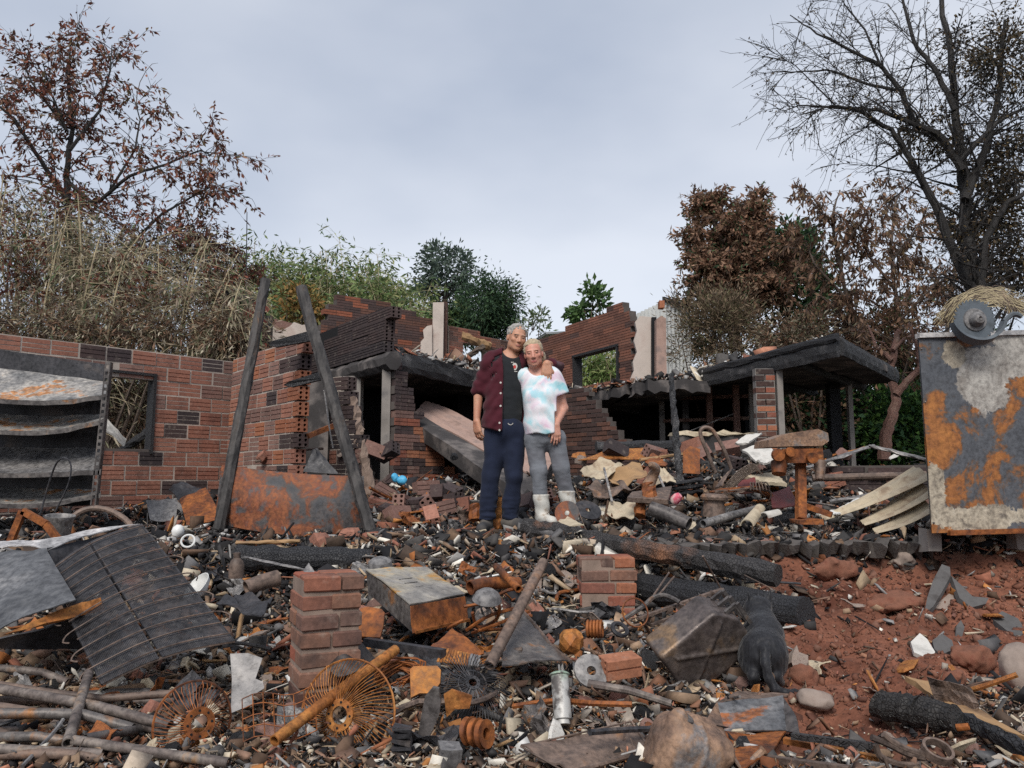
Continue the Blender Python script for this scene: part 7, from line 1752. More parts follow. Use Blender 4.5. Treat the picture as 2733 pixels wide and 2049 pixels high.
for v_ in (.08, .35, .65, .95): 
    q = fpt(.012, v_, .020); mb = MB(); mb.lathe([(0, .004), (.006, .002), (.007, -.004)], q, (0, -1, 0), 8); mb.build('rivet', MAT['steel_burnt'], fz)
mb = MB(); mb.beam(fpt(-.005, .012, .012), fpt(1.0, .012, .012), .03, .052, (0, -1, 0)); mb.build('lid_edge', MAT['enamel_burnt'], fz)
mb = MB(); mb.beam(fpt(.10, 1.0, .02), fpt(1, 1.0, .02), .03, .035, (0, -1, 0)); mb.build('bottom_rail', MAT['rust'], fz)
for u, n_ in ((.03, 0), (.6, 1)):
    q = fpt(u, 1.0); mb = MB(); mb.box((q[0] + .06, q[1] + .18, q[2] - .06), (.09, .10, .14), None, .01); mb.build('foot', MAT['concrete'], fz)
sb = thing('saw_blade', 'round toothed saw blade with a cone hub on the top edge of the freezer', 'saw blade', P(975, 320, FY - .12))
bc = P(975, 320, FY - .12); nT = 30; prof = []
for i in range(nT):
    a = 2 * math.pi * i / nT
    for da, r_ in ((0, .137), (.55, .128), (.62, .118), (.9, .124)): prof.append(bc + np.array([math.cos(a + da * 2 * math.pi / nT) * r_, 0, math.sin(a + da * 2 * math.pi / nT) * r_]))
MAT['blade'] = m_plain('blade', (.115, .135, .155), .6, .4, 9, metal=.2, col2=(.07, .08, .09))
mb = MB(); mb.poly(prof, (0, .006, 0)); mb.build('blade', MAT['blade'], sb)
mb = MB(); mb.lathe([(.075, 0), (.07, .008), (.048, .010), (.046, .03), (.03, .055), (.012, .06), (0, .05)], bc, (0, -1, 0), 24); mb.build('hub', MAT['steel_grey'], sb, True)
gd_ = MB(); cen = P(975, 316, FY - .10); arc = np.linspace(R(198), R(345), 24)
def gf(u, v): a = arc[0] + (arc[-1] - arc[0]) * u; r_ = .155 + .028 * math.sin(math.pi * min(1, u * 1.15)) * v; return cen + np.array([math.cos(a) * r_ * 1.08, -.03 + .05 * (v - .5), math.sin(a) * r_])
gd_.sheet(gf, 26, 3, .02); gd_.tube(curve([gf(1, .5), gf(1, .5) + np.array([.06, 0, .045]), gf(1, .5) + np.array([.11, 0, .03])], 4), .016, 7); one(gd_, 'blade_guard', 'dark crescent guard hanging under the round saw blade', 'guard', MAT['blade'], None, True)
st = thing('straw_bundle', 'bundle of curved pale bristles behind the saw blade', 'bristles', P(990, 318, FY + .1)); mb = MB(); mb2 = MB()
for i in range(230):
    k = rng.random(); x0 = 1005 + 45 * rng.random(); pts = [P(938 + 22 * k + 4 * rng.normal(), 328 - 14 * rng.random(), FY + .04 + .12 * rng.random()), P(952 + 18 * k, 304 - 4 * k + 3 * rng.normal(), FY + .1), P(975 + 14 * k, 293 + 6 * k + 4 * rng.normal(), FY + .12), P(1000 + 8 * k, 295 + 8 * k + 4 * rng.normal(), FY + .12), P(x0, 304 + 14 * rng.random(), FY + .1 + .1 * rng.random())]
    (mb if i % 3 else mb2).tube(curve(pts, 3), .0016, 3, False)
tag(mb.build('bristles', MAT['bamboo'], st), kind='stuff'); tag(mb2.build('bristles', MAT['steel_brown'], st), kind='stuff')

# ---- red bank: slabs, shards, clods, log, board
def slab_pts(name, label, cat, pts, mat, th, Y, tilt):
    a_ = max(pts, key=lambda q: q[1]); Y = GY(a_[0], a_[1] - 1); return plate(label, pts, Y, mat, th, name, cat, tilt)
slab_pts('slate_slab', 'dark slab leaning to the right on the red bank', 'slab', Zs(r2, [(1320, 605), (1340, 500), (1380, 380), (1440, 270), (1495, 290), (1500, 350), (1440, 460), (1380, 560)]), 'slate', .03, 4.0, .25)
slab_pts('slate_slab', 'dark slab leaning to the left on the red bank', 'slab', Zs(r2, [(1505, 350), (1580, 420), (1650, 490), (1760, 500), (1740, 540), (1640, 565), (1560, 500)]), 'slate', .03, 3.95, .25)
slab_pts('stone_wedge', 'brown wedge of stone between the two dark leaning slabs', 'stone', Zs(r2, [(1370, 570), (1520, 445), (1605, 560), (1480, 578)]), 'stone', .05, 3.93, .2)
slab_pts('grey_shard', 'large pale grey shard lying on the red soil', 'shard', Zs(r2, [(1228, 800), (1290, 740), (1340, 780), (1395, 870), (1350, 915), (1250, 870)]), 'ashwhite', .02, 3.35, .3)
slab_pts('grey_shard', 'dull grey shard right of the large pale one', 'shard', Zs(r2, [(1375, 790), (1440, 742), (1510, 790), (1525, 850), (1440, 885), (1390, 850)]), 'slate', .025, 3.38, .3)
slab_pts('grey_shard', 'small dark upright shard above the dull grey shard', 'shard', Zs(r2, [(1530, 780), (1540, 690), (1570, 650), (1595, 700), (1575, 780)]), 'slate', .02, 3.45, .2)
slab_pts('concrete_shard', 'dark concrete shards sunk in the soil at the right edge', 'shard', Zs(r2, [(1780, 640), (1850, 590), (1960, 640), (2010, 720), (1990, 790), (1880, 720)]), 'slate', .04, 3.6, .4)
def rock(label, x, y, Y, r, mat, seed, name='stone', cat='stone', h=.010, amp=.25):
    r = np.array(r, float); Y = GY(x, y + r[2] * .6 * FPX / Y); c = P(x, y, Y); c[2] = Hs(c[0], c[1]) + r[2] * .45; gg = np.random.default_rng(seed); nn = unit(gg.normal(size=(11, 3))); dd = .72 + .2 * gg.random(11)
    def sd_ell(p, c, r):
        q = (p - c) / r; f = np.linalg.norm(q, axis=-1) - 1
        for n_, d_ in zip(nn, dd): f = smax(f, q @ n_ - d_, .12)
        return f * r.min()
    o = sdf_obj(name, lambda p: sd_ell(p, c, r) + r.min() * amp * fbm(p / r.mean() * 1.1 + seed, 4, seed) + r.min() * .10 * np.abs(vnoise(p / r.mean() * 3.3, seed + 2)), c - r * 1.7, c + r * 1.7, h, MAT[mat]); return tag(o, label, cat)
rock('red clay clod beside the cats hind leg', 802, 674, 3.1, (.068, .06, .055), 'soil', 3, 'soil_clod', 'clod')
rock('large red clay clod right of the grey shards', 975, 656, 3.3, (.10, .08, .07), 'soil', 4, 'soil_clod', 'clod')
rock('rounded pink grey boulder cut by the right edge', 1024, 668, 2.95, (.125, .11, .12), 'stone', 5, 'boulder', 'boulder', .012, .12)
rock('flat topped tan rock right of the cats tail', 815, 700, 2.95, (.075, .06, .042), 'stone', 6)
rock('small brown rock on the bank above the slabs', 902, 560, 4.6, (.10, .08, .07), 'stone', 7)
rock('red clay clod under the terrace edge', 838, 568, 4.9, (.16, .1, .08), 'soil', 8, 'soil_clod', 'clod', .014)
rock('broad red clay clod left of the dark slabs', 895, 600, 4.3, (.17, .13, .07), 'soil', 9, 'soil_clod', 'clod', .014)
rock('small red clay clod in front of the large one', 955, 676, 3.05, (.05, .045, .035), 'soil', 10, 'soil_clod', 'clod', .007)
log('split burnt log lying below the red bank', at(r2, 1010, 1225, 2.85), at(r2, 1545, 1330, 2.62), .048, 'bark', .12, 'burnt_log')
sheet4('yellow_board', 'long pale yellow board running down to the right edge', 'board', [at(r2, 1190, 1065, 3.05), at(r2, 1420, 1095, 3.0), at(r2, 2030, 1480, 2.5), at(r2, 1560, 1300, 2.72)], 'wood_tan', .02, .01)
timber('charred edge timber under the yellow board', at(r2, 1540, 1315, 2.68), at(r2, 2040, 1540, 2.42), .03, .05, 'char', 10, .004)
for i, (a, b, m, lab) in enumerate((((365, 1470), (1005, 1600), 'rust_orange', 'orange edged steel bar at the bottom right of the hopper'), ((420, 1440), (960, 1510), 'char_brown', 'burnt flat bar behind the orange edged one'), ((520, 1560), (1010, 1650), 'steel_grey', 'grey flat bar in front of the orange edged one'), ((215, 1590), (810, 1670), 'steel_brown', 'brown bar along the bottom edge right of the drum'))):
    mb = MB(); mb.beam(at(r2, *a, 2.62 - .05 * i), at(r2, *b, 2.45 - .05 * i), .022, .018); one(mb, 'steel_bar', lab, 'bar', MAT[m], 'bars right of the hopper')
hk = thing('forged_hooks', 'reddish brown forged hooks joined to a ring at the bottom right', 'tool', at(r2, 1200, 1640, 2.4))
for pts in ([(985, 1500), (1020, 1580), (1130, 1630), (1250, 1640), (1340, 1620)], [(960, 1450), (1080, 1500), (1200, 1560), (1320, 1590)], [(1040, 1430), (1100, 1480), (1200, 1530), (1330, 1570)]):
    mb = MB(); mb.tube(curve([at(r2, a, b, 2.42) for a, b in pts], 4), .010, 7); mb.build('hook', MAT['steel_brown'], hk, True)
mb = MB(); mb.lathe([(.036, -.012), (.044, -.012), (.044, .012), (.036, .012), (.036, -.012)], at(r2, 1410, 1545, 2.42), (.1, -.45, .9), 24); mb.build('ring', MAT['steel_brown'], hk, True)
mb = MB(); mb.tube([at(r2, 1540, 1385, 2.6), at(r2, 1625, 1378, 2.58)], .011, 9, True, .7); one(mb, 'pipe_stub', 'short rusty pipe stub at the end of the split burnt log', 'pipe', MAT['rust'], None, True)
mb = MB(); mb.tube(curve([at(r2, 120, 1650, 2.42), at(r2, 180, 1580, 2.45), at(r2, 225, 1540, 2.46)], 3), [.011] * 6 + [.017], 8); one(mb, 'large_bolt', 'pale bent bolt at the bottom edge below the hopper', 'bolt', MAT['rust_pale'], None, True)
# white odds and ends on the left
mb = MB(); mb.torus(P(188, 541, 4.6), (.2, -.9, .4), .037, .006, 24, 6); one(mb, 'white_ring', 'white ring lying in the ash right of the black grille', 'ring', MAT['white_enamel'], None, True)
mb = MB(); mb.lathe([(0, .04), (.022, .034), (.036, .012), (.036, -.012), (.022, -.034), (0, -.04)], P(178, 531, 4.8), (.3, .2, 1), 16); one(mb, 'white_bulb', 'round white knob above the white ring', 'knob', MAT['white_enamel'], None, True)
def bowl(label, c, ax, r, mat, name='white_bowl', cat='bowl'): mb = MB(); mb.lathe([(0, 0), (r * .4, .0), (r * .85, r * .35), (r, r * .62), (r * .95, r * .62), (r * .8, r * .38), (r * .38, .008), (0, .008)], c, ax, 22); one(mb, name, label, cat, MAT[mat], None, True)
bowl('broken white bowl behind the right edge of the black grille', P(203, 592, 3.7), (-.5, -.5, .6), .075, 'white_enamel')
mb = MB(); mb.lathe([(0, 0), (.036, 0), (.038, .06), (.030, .085), (.016, .10), (.018, .125), (0, .125)], P(236, 578, 4.0), (0, 0, 1), 16); one(mb, 'burnt_bottle', 'stubby brown bottle standing in front of the charred log', 'bottle', MAT['steel_brown'], None, True)
mb = MB(); mb.tube([P(246, 588, 3.8), P(262, 582, 3.85), P(278, 578, 3.9)], [.036, .038, .040], 14, True, .85); one(mb, 'tin_tube', 'short wide tin tube lying behind the tall brick pillar', 'tube', MAT['steel_brown'], None, True)
sheet4('tin_hood', 'dark tin hood lying left of the tall brick pillar', 'metal sheet', [P(216, 600, 3.6), P(240, 590, 3.8), P(272, 600, 3.6), P(262, 614, 3.4)], 'steel_dark', .006, .03)
sheet4('pale_scrap', 'pale pointed scrap on top of the tall brick pillar', 'scrap', [P(300, 578, 2.98), P(309, 563, 3.0), P(317, 577, 2.95), P(308, 579, 2.9)], 'steel_grey', .005, .005)
mb = MB(); mb.lathe([(0, .05), (.04, .046), (.065, .028), (.072, 0)], P(380, 566, 4.5), (0, -.2, 1), 20); one(mb, 'grey_dome', 'small grey domed lid behind the metal cabinet', 'lid', MAT['steel_grey'], None, True)
MAT['blue_plastic'] = m_plain('blue_plastic', (.06, .33, .55), .5, .3, 9)
for i, (x, y) in enumerate(((395, 478), (402, 480))): 
    c = P(x, y, 7.3); o = sdf_obj('blue_wrapper', lambda p: sd_ell(p, c, (.035 + .01 * i, .03, .045)) + .008 * fbm(p * 25, 2, i), c - .1, c + .1, .008, MAT['blue_plastic']); tag(o, ['small blue plastic scrap on the burnt heap left of the man', 'larger bright blue plastic scrap beside the small blue one'][i], 'plastic scrap')
mb = MB(); mb.rough_beam(P(496, 533, 6.55), P(497, 497, 6.6), .085, .06, 8, .006, (0, 1, 0)); one(mb, 'rusted_block', 'upright rusty metal block between the mans ankles', 'block', MAT['rust_orange'])
mb = MB(); mb.rough_beam(P(475, 520, 6.5), P(475, 505, 6.55), .10, .09, 4, .006, (0, 1, 0)); one(mb, 'rusted_block', 'square rusty block left of the mans ankle', 'block', MAT['rust'])
# ------------------------------------------------------------------ rubble
def ground_hits(px, py, lo=1.75, hi=13.5, n=520):
    """where these sight lines meet the ground (vectorised)"""
    Y = np.geomspace(lo, hi, n); out = []
    for s in range(0, len(px), 4000):
        a, b = px[s:s + 4000, None], py[s:s + 4000, None]; u, v = (a - 512) / FPX, (384 - b) / FPX
        t = Y[None] / (_ct - v * _st); d = CAMZ + t * (v * _ct + _st) - Hg(u * t, Y[None])
        i = np.argmax(d < 0, 1); ok = d.min(1) < 0; r = np.arange(len(i)); x = (u * t)[r, i]; y = Y[i]
        out.append(np.stack([x, y, np.where(ok, 1., 0.)], 1))
    o = np.vstack(out); o = o[o[:, 2] > .5]; return o[:, 0], o[:, 1]
def rand_rot(n, g, tilt):
    a = g.random(n) * 2 * math.pi; b = g.normal(size=n) * tilt; c = g.normal(size=n) * tilt
    ca, sa, cb, sb, cc, sc = np.cos(a), np.sin(a), np.cos(b), np.sin(b), np.cos(c), np.sin(c)
    Rz = np.zeros((n, 3, 3)); Rz[:, 0, 0] = ca; Rz[:, 0, 1] = -sa; Rz[:, 1, 0] = sa; Rz[:, 1, 1] = ca; Rz[:, 2, 2] = 1
    Rx = np.zeros((n, 3, 3)); Rx[:, 0, 0] = 1; Rx[:, 1, 1] = cb; Rx[:, 1, 2] = -sb; Rx[:, 2, 1] = sb; Rx[:, 2, 2] = cb
    Ry = np.zeros((n, 3, 3)); Ry[:, 1, 1] = 1; Ry[:, 0, 0] = cc; Ry[:, 0, 2] = sc; Ry[:, 2, 0] = -sc; Ry[:, 2, 2] = cc
    return Rz @ Rx @ Ry
CUBE = np.array([[x, y, z] for z in (-1, 1) for y in (-1, 1) for x in (-1, 1)], float) * .5
CF = np.array([[0, 2, 3, 1], [4, 5, 7, 6], [0, 1, 5, 4], [2, 6, 7, 3], [0, 4, 6, 2], [1, 3, 7, 5]])
SHAPES = np.array([[1, .7, .14], [1, .8, .55], [1, .16, .12], [1, .5, .08], [.9, .9, .3], [1.6, .10, .06]])
def chips(name, label, x, y, z, size, cols, g, shp=(.33, .03, .20, .34, .01, .20), tilt=.7, mat='debris', cat='rubble', loc=(0, 4, 0)):
    n = len(x); k = g.choice(len(SHAPES), n, p=np.array(shp) / sum(shp)); sc = SHAPES[k] * size[:, None] * (.7 + .6 * g.random((n, 3)))
    V = CUBE[None] + g.normal(size=(n, 8, 3)) * np.array([.10, .14, .12]); V = V * sc[:, None, :]
    V = np.einsum('nij,nkj->nki', rand_rot(n, g, tilt), V) + np.stack([x, y, z], 1)[:, None, :]
    F = (np.arange(n)[:, None, None] * 8 + CF[None]).reshape(-1, 4)
    o = put(name, mesh_np(name, V.reshape(-1, 3) - np.array(loc), F, MAT[mat], np.repeat(cols, 8, 0)), None, loc); return tag(o, label, cat, kind='stuff')
PALS = dict(char=[(.012, .012, .014), (.022, .021, .023), (.04, .038, .038), (.016, .015, .016), (.07, .065, .062)],
            brown=[(.10, .062, .042), (.17, .11, .072), (.26, .175, .115), (.065, .045, .034), (.36, .27, .18), (.20, .12, .085)],
            rust=[(.30, .11, .035), (.20, .075, .035), (.40, .17, .055), (.12, .06, .035), (.26, .13, .08)],
            pale=[(.48, .41, .31), (.38, .31, .24), (.55, .52, .47), (.28, .24, .20), (.62, .58, .51)],
            grey=[(.13, .125, .125), (.21, .20, .195), (.30, .29, .28), (.085, .08, .08)],
            terra=[(.30, .12, .075), (.24, .10, .07), (.36, .16, .10), (.17, .08, .06)], white=[(.52, .51, .50), (.40, .39, .38), (.60, .59, .57)])
def pick_cols(w, g):
    """w: (n, palettes) weights -> one colour per piece"""
    names = list(PALS); w = np.maximum(w, 0) + 1e-6; c = np.cumsum(w / w.sum(1, keepdims=True), 1); r = g.random(len(w)); k = (r[:, None] > c).sum(1).clip(0, len(names) - 1); out = np.zeros((len(w), 3))
    for i, nm in enumerate(names):
        m = k == i; p = np.array(PALS[nm]); out[m] = p[g.integers(len(p), size=m.sum())]
    return out * (.75 + .5 * g.random((len(w), 1)))
def zone_w(x, y, g):
    """which burnt stuff lies where: char, brown, rust, pale, grey, terra, white"""
    p = np.stack([x, y, np.zeros_like(x)], -1); a = fbm(p * 2.3, 2, 31); b = fbm(p * 3.1, 2, 32); c = fbm(p * 4.3, 2, 33)
    up = smooth(4.9, 5.5, y); mid = np.exp(-(((x - .1) / .75) ** 2 + ((y - 4.5) / .7) ** 2)); left = smooth(.9, 1.7, -x) * smooth(3.6, 4.6, y)
    n = np.ones_like(x); blk = np.exp(-(((x - 1.3) / .9) ** 2 + ((y - 5.5) / .4) ** 2)) + np.exp(-(((x + 1.6) / .9) ** 2 + ((y - 5.0) / .4) ** 2))
    w = [2.2 * blk + .42 * n + .8 * smooth(0, .7, a) + 1.8 * mid + .9 * up + .8 * left, 1.15 * n + .8 * smooth(0, .7, b) - .55 * up - .5 * mid, .20 * n + .7 * smooth(.3, .9, c) - .1 * up, .30 * n + 1.3 * smooth(.25, .9, -a) - .15 * up - .25 * mid,
         .32 * n + .25 * up + .2 * mid, .18 * n + .28 * up * smooth(-.2, .6, b), .02 * n + .30 * up * smooth(.1, .8, -c) + .08 * mid]
    return np.stack(w, 1)
g = np.random.default_rng(99)
def field(n, y0, y1, x0=-25, x1=1049, pw=1.): return ground_hits(x0 + (x1 - x0) * g.random(n), y0 + (y1 - y0) * g.random(n) ** pw)
# foreground
x, y = field(52000, 545, 800); sm = soil_mask(x, y); keep = g.random(len(x)) > sm * .93; x, y = x[keep], y[keep]
size = np.clip(np.exp(g.normal(size=len(x)) * .75) * 3.7, 1.3, 24) * y / FPX
z = Hg(x, y) + size * .10 + g.random(len(x)) * .035 * (1 - .6 * soil_mask(x, y))
chips('foreground_rubble', 'burnt rubble of chips, shards and ash covering the foreground', x, y, z, size, pick_cols(zone_w(x, y, g), g), g)
# terrace and the heap below the house
x, y = field(36000, 428, 556); m = (y > 4.9); x, y = x[m], y[m]
d0 = np.exp(-(((x + .05) / .42) ** 2 + ((y - 6.4) / .25) ** 2)); size = np.clip(np.exp(g.normal(size=len(x)) * .75) * 3.4, 1.2, 20) * y / FPX; size = np.minimum(size, .16)
z = Hg(x, y) + size * .08 + g.random(len(x)) * .06 * (1 - d0)
chips('terrace_rubble', 'black and white ash rubble spread over the terrace', x, y, z, size, pick_cols(zone_w(x, y, g), g), g, loc=(0, 7, 0))
# clods on the red bank
x, y = field(7000, 540, 745, 740, 1049); sm = soil_mask(x, y); m = g.random(len(x)) < sm ** 2; x, y = x[m], y[m]
size = np.clip(np.exp(g.normal(size=len(x)) * .7) * 1.35, .6, 9) * y / FPX; soilc = np.array([[.205, .085, .053], [.17, .07, .045], [.24, .11, .072], [.12, .052, .036], [.20, .10, .07]])
chips('soil_crumbs', 'red clay crumbs on the earth bank', x, y, Hg(x, y) + size * .06, size, soilc[g.integers(5, size=len(x))] * (.7 + .3 * g.random((len(x), 1))), g, (0, .7, 0, 0, .3, 0), 1.2, cat='soil', loc=(2, 4, 0))
# rubble lying on the roof slabs
def on_poly(n, pts, z0, name, label, amp=.10, wmul=None, edge=None):
    pts = np.array([p[:2] for p in pts], float); tri = [(0, i, i + 1) for i in range(1, len(pts) - 1)]; ar = np.array([abs(np.cross(pts[b] - pts[a], pts[c] - pts[a])) for a, b, c in tri]); k = g.choice(len(tri), n, p=ar / ar.sum()); u, v = g.random(n), g.random(n); s = u + v > 1; u[s], v[s] = 1 - u[s], 1 - v[s]
    T = np.array(tri)[k]; q = pts[T[:, 0]] + (pts[T[:, 1]] - pts[T[:, 0]]) * u[:, None] + (pts[T[:, 2]] - pts[T[:, 0]]) * v[:, None]
    size = np.clip(np.exp(g.normal(size=n) * .5) * .075, .03, .28); pile = .5 + .5 * fbm(np.stack([q[:, 0], q[:, 1], q[:, 0] * 0], -1) * 1.3, 2, 8)
    w = np.tile(np.array([1.3, .7, .1, .35, .7, .45, .35]), (n, 1))
    chips(name, label, q[:, 0], q[:, 1], z0 + size * .2 + amp * np.maximum(pile, 0) * g.random(n), size, pick_cols(w, g), g, loc=(0, 12, 2.5))
on_poly(3200, [C1[:2], (LE[0], LE[1]), (1.2, 15.6), (-2.2, 15.6), (-1.7, 10.5)], ZS, 'slab_rubble', 'charred rubble lying on the left roof slab', .22)
on_poly(2600, [RC[:2] + np.array([-.02, .12]), RC[:2] + np.array([.9, 1.4]), (3.4, 14.6), RI[:2]], 2.53, 'slab_rubble', 'charred rubble lying on the right carport roof', .16)
on_poly(1900, [(1.2, 12.75), (1.74, 11.65), (2.02, 11.0), (2.75, 10.95), (2.3, 13.2), (2.2, 15.2), (.3, 14.8), (.4, 13.1)], 2.42, 'slab_rubble', 'charred rubble in the sagging middle of the roof', .10)
# thin wires and splinters
V = MB()
for i in range(330):
    px_, py_ = (g.random() * 1040, 560 + 205 * g.random()) if i < 230 else (360 + 560 * g.random(), 470 + 70 * g.random())
    q = G(px_, py_)
    if soil_mask(np.array([q[0]]), np.array([q[1]]))[0] > .4: continue
    ln = (.05 + .14 * g.random()) * q[1] / 3; a = g.random() * 6.28; dv = np.array([math.cos(a), math.sin(a) * .8, .25 * g.normal()]) * ln; k = g.normal(size=3) * ln * .25
    V.tube([q + np.array([0, 0, .02]), q + dv * .5 + k + np.array([0, 0, .04]), q + dv + np.array([0, 0, .02])], .0016 * q[1] / 2.6, 3, False)
tag(V.build('wire_scraps', MAT['steel_brown']), 'thin burnt wires and splinters strewn over the rubble', 'wire', kind='stuff')

# ---- larger pieces one by one
LAND = [('tall brick pillar', P(318, 690, 2.95)), ('tilted metal cabinet', P(415, 620, 3.7)), ('leaning dark pipe', P(505, 650, 3.1)), ('short red brick pillar', P(607, 615, 4.8)), ('jerry can', P(700, 670, 3.35)), ('black cat', P(765, 690, 3.2)), ('sheet metal hopper', P(750, 740, 2.7)),
        ('dented drum', P(690, 760, 2.4)), ('metal trough', P(590, 745, 2.4)), ('orange fan guard', P(347, 740, 2.6)), ('pipe heap', P(80, 720, 2.7)), ('black grille', P(150, 640, 3.3)), ('chair frame', P(385, 550, 5.3)), ('man in the cardigan', P(500, 534, 6.4)), ('iron pot', P(714, 517, 6.0)), ('drill press', P(800, 515, 5.6)),
        ('charred block wall', P(870, 495, 7.0)), ('rusty curved sheet', P(290, 535, 6.4)), ('dark leaning slabs', P(955, 610, 3.95)), ('upright green topped cylinder', P(560, 720, 2.8)), ('split burnt log', P(915, 715, 2.75)), ('bench drill', P(648, 515, 6.1)), ('hollow orange brick', P(620, 665, 3.05)), ('fallen pink slab', P(450, 480, 8.4)), ('blue plastic scraps', P(399, 480, 7.3)), ('right leaning post', P(372, 538, 6.35)), ('charred scaly post', P(680, 484, 7.0)), ('hairpin tube', P(722, 466, 6.7)), ('womans white boots', P(560, 524, 6.38)), ('squat orange can', P(570, 650, 3.35)), ('rusty pulley', P(474, 742, 2.55)), ('grey sheet scrap', P(245, 705, 2.85)), ('yellow board', P(965, 715, 2.8)), ('long charred beam', P(650, 555, 5.1)), ('curved burnt sheet', P(350, 670, 2.9))]
SEEN = set()
def where(q):
    d = [math.hypot(q[0] - l[1][0], q[1] - l[1][1]) for l in LAND]; nm, lp = LAND[int(np.argmin(d))]; dx, dy = q[0] - lp[0], q[1] - lp[1]
    far = 'just ' if min(d) < .22 else ('' if min(d) < .5 else 'well ')
    o2 = np.argsort(d)[1:5]; base_ = far + (('right of' if dx > 0 else 'left of') if abs(dx) > abs(dy) else ('behind' if dy > 0 else 'in front of')) + ' the ' + nm
    return [base_] + ['between the %s and the %s' % (nm, LAND[k][0]) for k in o2] + [base_ + ' towards the ' + LAND[k][0] for k in o2]
def uniq(lab, q, s=1., big=('large ', 'small '), lim=.1):
    for pre in ('', big[0] if s > lim else big[1]):
        for w in where(q):
            l = pre + lab + ' ' + w
            if l not in SEEN and len(l.split()) <= 16: SEEN.add(l); return l
    return l
def shard_mesh(kind, mat, v):
    gg = np.random.default_rng(v + 500)
    if kind == 'curved':
        mb = MB(); k = .28 + gg.random() * .45; j1, j2 = gg.normal(size=2) * .22
        mb.sheet(lambda u, w: np.array([(u - .5) * (1.0 + j1 * (w - .5) * 2) + .12 * math.sin(w * 7 + v) + j2 * (w - .5), math.sin((w - .5) * k * 2) * .5 * (1 + j2 * (u - .5)), math.cos((w - .5) * k * 2) * .45 - .38 + .07 * math.sin(u * 5 + v)]), 5, 5, .045)
        return mesh_np('shard', mb.V(), mb.f, MAT[mat])
    sc = dict(flat=(1, .7, .10), chunk=(1, .8, .6), stick=(1.5, .14, .10))[kind]; n = 7 if kind != 'stick' else 4
    if kind == 'stick': V_ = (CUBE + gg.normal(size=(8, 3)) * .06) * np.array(sc); return mesh_np('shard', V_, CF, MAT[mat])
    an = np.sort(gg.random(n) * .7 + np.arange(n)) / n * 2 * math.pi; r = .38 + .2 * gg.random(n); V_ = []
    for zz, s in ((-.5, .9), (.0, 1.05), (.5, .85)):
        for a, q in zip(an, r): V_.append((math.cos(a) * q * s * sc[0], math.sin(a) * q * s * sc[1], zz * sc[2] * (1 + .3 * gg.normal())))
    F = [list(range(n))[::-1], [2 * n + j for j in range(n)]] + [[i * n + j, i * n + (j + 1) % n, (i + 1) * n + (j + 1) % n, (i + 1) * n + j] for i in (0, 1) for j in range(n)]
    return mesh_np('shard', V_, F, MAT[mat])
KINDS_ = [('tile_shard', 'curved', 'cream', 'cream curved tile shard', 'tile shard'), ('tile_shard', 'curved', 'stone', 'brown curved tile shard', 'tile shard'), ('tile_shard', 'flat', 'cream', 'flat cream tile shard', 'tile shard'), ('charcoal_chunk', 'chunk', 'char', 'black charcoal chunk', 'charcoal'),
          ('charcoal_chunk', 'chunk', 'char_ash', 'ash grey charcoal chunk', 'charcoal'), ('wood_scrap', 'stick', 'wood_tan', 'tan splinter of wood', 'wood scrap'), ('wood_scrap', 'stick', 'char', 'black charred stick', 'wood scrap'), ('brick_fragment', 'chunk', 'block_red', 'red brick fragment', 'brick fragment'),
          ('brick_fragment', 'chunk', 'block_brown', 'brown brick fragment', 'brick fragment'), ('metal_scrap', 'curved', 'rust', 'curled rusty metal scrap', 'metal scrap'), ('metal_scrap', 'flat', 'rust_orange', 'flat orange rusted scrap', 'metal scrap'), ('metal_scrap', 'curved', 'steel_grey', 'curled grey metal scrap', 'metal scrap'), ('plaster_lump', 'flat', 'ashwhite', 'white plaster flake', 'plaster'), ('stone_piece', 'chunk', 'stone', 'tan stone', 'stone')]
SM = {}
def shard(i, q, s, k, rot):
    nm, sh, mt, lab, cat = KINDS_[k]; v = i % 4; key = (k, v)
    if key not in SM: SM[key] = shard_mesh(sh, mt, k * 7 + v)
    o = put(nm, SM[key], None, tuple(q), rot, (s, s, s)); l = uniq(lab, q, s, lim=.065 if q[1] < 5 else .1); tag(o, l, cat, 'loose ' + cat + ' pieces in the rubble')
WF = np.array([4, 4, 2.4, 1.2, 1.2, 2.4, 2, 1.4, 1.4, 2.6, 1.6, 2.2, .7, .8]); WT = np.array([.7, .7, .8, 3, 2.4, 1, 2, 2.6, 2.6, 1, .7, 1, 2.2, .6])
for i in range(560):
    if i < 380: a, b = g.random() * 1024, 575 + 190 * g.random() ** .9
    else: a, b = 230 + 690 * g.random(), 455 + 95 * g.random()
    q = G(a, b); sl = soil_mask(np.array([q[0]]), np.array([q[1]]))[0]
    if sl > .5 and g.random() < .8: continue
    if abs(q[0] - .0) < .35 and 6.0 < q[1] < 6.7: continue
    w = WF if q[1] < 5 else WT; s = np.clip(math.exp(g.normal() * .35) * (19 if q[1] < 5 else 12), 9, 40) * q[1] / FPX; s = min(s, .17)
    q[2] += s * .14 + .015; shard(i, q, s, int(g.choice(len(w), p=w / w.sum())), (g.normal() * .5, g.normal() * .5, g.random() * 6.28))
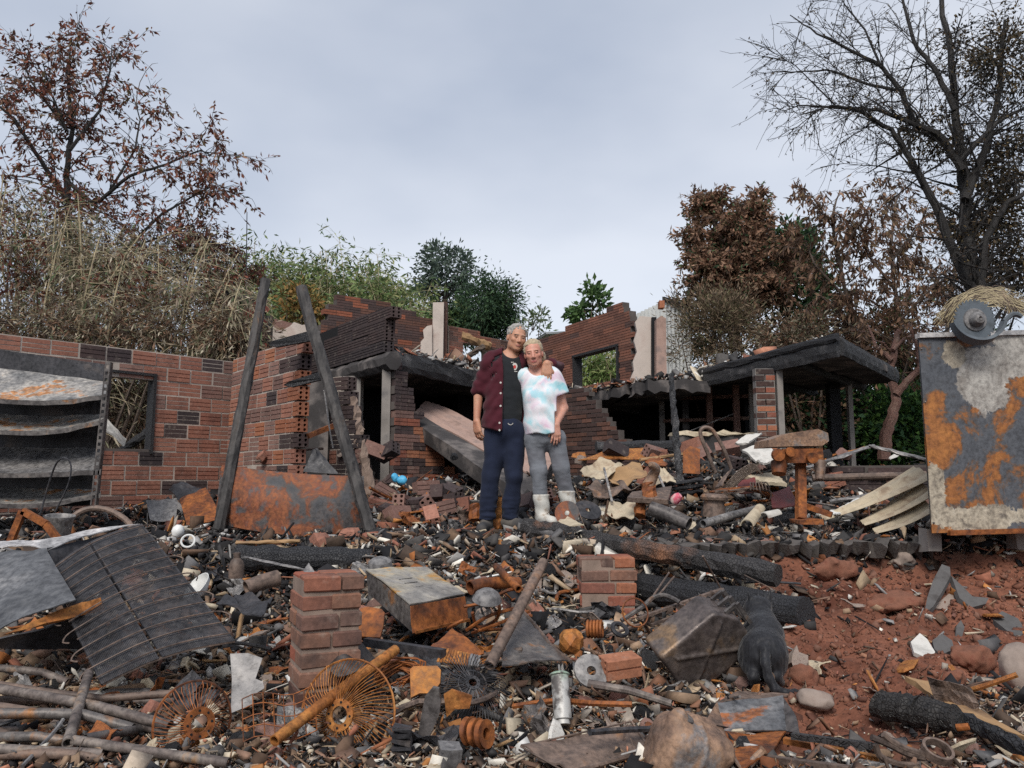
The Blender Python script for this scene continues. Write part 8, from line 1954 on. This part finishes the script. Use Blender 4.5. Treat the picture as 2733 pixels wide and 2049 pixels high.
# bent sheets and rods tangled in the heap
BS = {}
for i in range(150):
    fore = i < 105; a, b = (g.random() * 1024, 570 + 190 * g.random()) if fore else (230 + 680 * g.random(), 460 + 85 * g.random())
    q = G(a, b)
    if soil_mask(np.array([q[0]]), np.array([q[1]]))[0] > .4 or (abs(q[0]) < .45 and 5.8 < q[1] < 6.8): continue
    mt, cn = [('steel_burnt', 'burnt grey'), ('rust', 'rusty brown'), ('steel_grey', 'pale grey'), ('steel_dark', 'blackened'), ('rust_orange', 'orange rusted'), ('steel_brown', 'brown')][i % 6]
    if i % 5 < 3:
        key = (mt, i % 4)
        if key not in BS:
            mb = MB(); k = i % 4; mb.quad((-.5, -.35 - .1 * k, 0), (.5, -.4, .05), (.4 + .1 * k, .35, 0), (-.45, .4 - .12 * k, .08), .012, 7, .22, i); BS[key] = mesh_np('sheet_scrap', mb.V(), mb.f, MAT[mt])
        s = (.09 + .10 * g.random()) * (1 if fore else 1.5); q[2] += .035 + .03 * g.random()
        o = put('sheet_scrap', BS[key], None, tuple(q), (g.normal() * .6, g.normal() * .6, g.random() * 6.28), (s, s, s)); tag(o, uniq(cn + ' bent tin sheet', q, s, lim=.14), 'tin sheet', 'bent tin sheets in the rubble', 'thing')
    else:
        key = ('rod', mt, i % 3)
        if key not in BS:
            mb = MB(); mb.tube(curve([(-.5, 0, 0), (-.15, .05 * (i % 3), .03), (.2, -.04 * (i % 3), .02), (.5, .03, .0)], 3), .022, 6); BS[key] = mesh_np('metal_rod', mb.V(), mb.f, MAT[mt])
        s = (.22 + .3 * g.random()) * (1 if fore else 1.4); q[2] += .05 + .04 * g.random()
        o = put('metal_rod', BS[key], None, tuple(q), (g.normal() * .15, g.normal() * .22, g.random() * 6.28), (s, s, s)); tag(o, uniq(cn + ' bent rod', q, s, ('long ', 'short '), .36), 'rod', 'bent rods in the rubble', 'thing')
# fallen hollow blocks left of the man and below the house
bk = [(t2(*q), s) for q, s in (((1090, 1120), 1), ((1000, 1040), 1), ((1040, 1230), 1), ((1200, 1300), 1), ((1320, 1215), 1), ((1460, 1190), 1), ((1660, 1180), 1), ((1720, 1210), 1), ((1600, 1240), 1), ((1150, 1290), 1), ((1000, 720), 1), ((1110, 735), 1), ((1040, 880), 1), ((1000, 910), 1), ((1670, 1100), 1), ((1450, 1060), 1), ((1560, 1130), 1), ((1500, 1330), 1), ((1250, 1200), 1), ((1130, 1020), 1))] + \
     [((545, 508), 1), ((528, 511), 1), ((690, 452), 1), ((700, 462), 1), ((735, 470), 1), ((655, 460), 1), ((616, 456), 1), ((830, 488), 1), ((728, 455), 1), ((676, 488), 1)]
hbm = [block_mesh('fallen_block', MAT[m], .20, .12, .11, 2, e) for m, e in (('block_brown', 1), ('block_dark', -1), ('block_red', 1), ('block_brown', -1), ('block_dark', 1))]
for i, ((a, b), s) in enumerate(bk):
    q = G(a, b); q[2] += .06; o = put('fallen_block', hbm[i % 5], None, tuple(q), (g.normal() * .4, g.normal() * .35, g.random() * 6.28), (1.2, 1.1, 1.1))
    o['label'] = ['brown', 'blackened', 'red', 'brown', 'blackened'][i % 5]; o['label'] = uniq(o['label'] + ' hollow block fallen', q); tag(o, None, 'block', 'fallen hollow blocks')
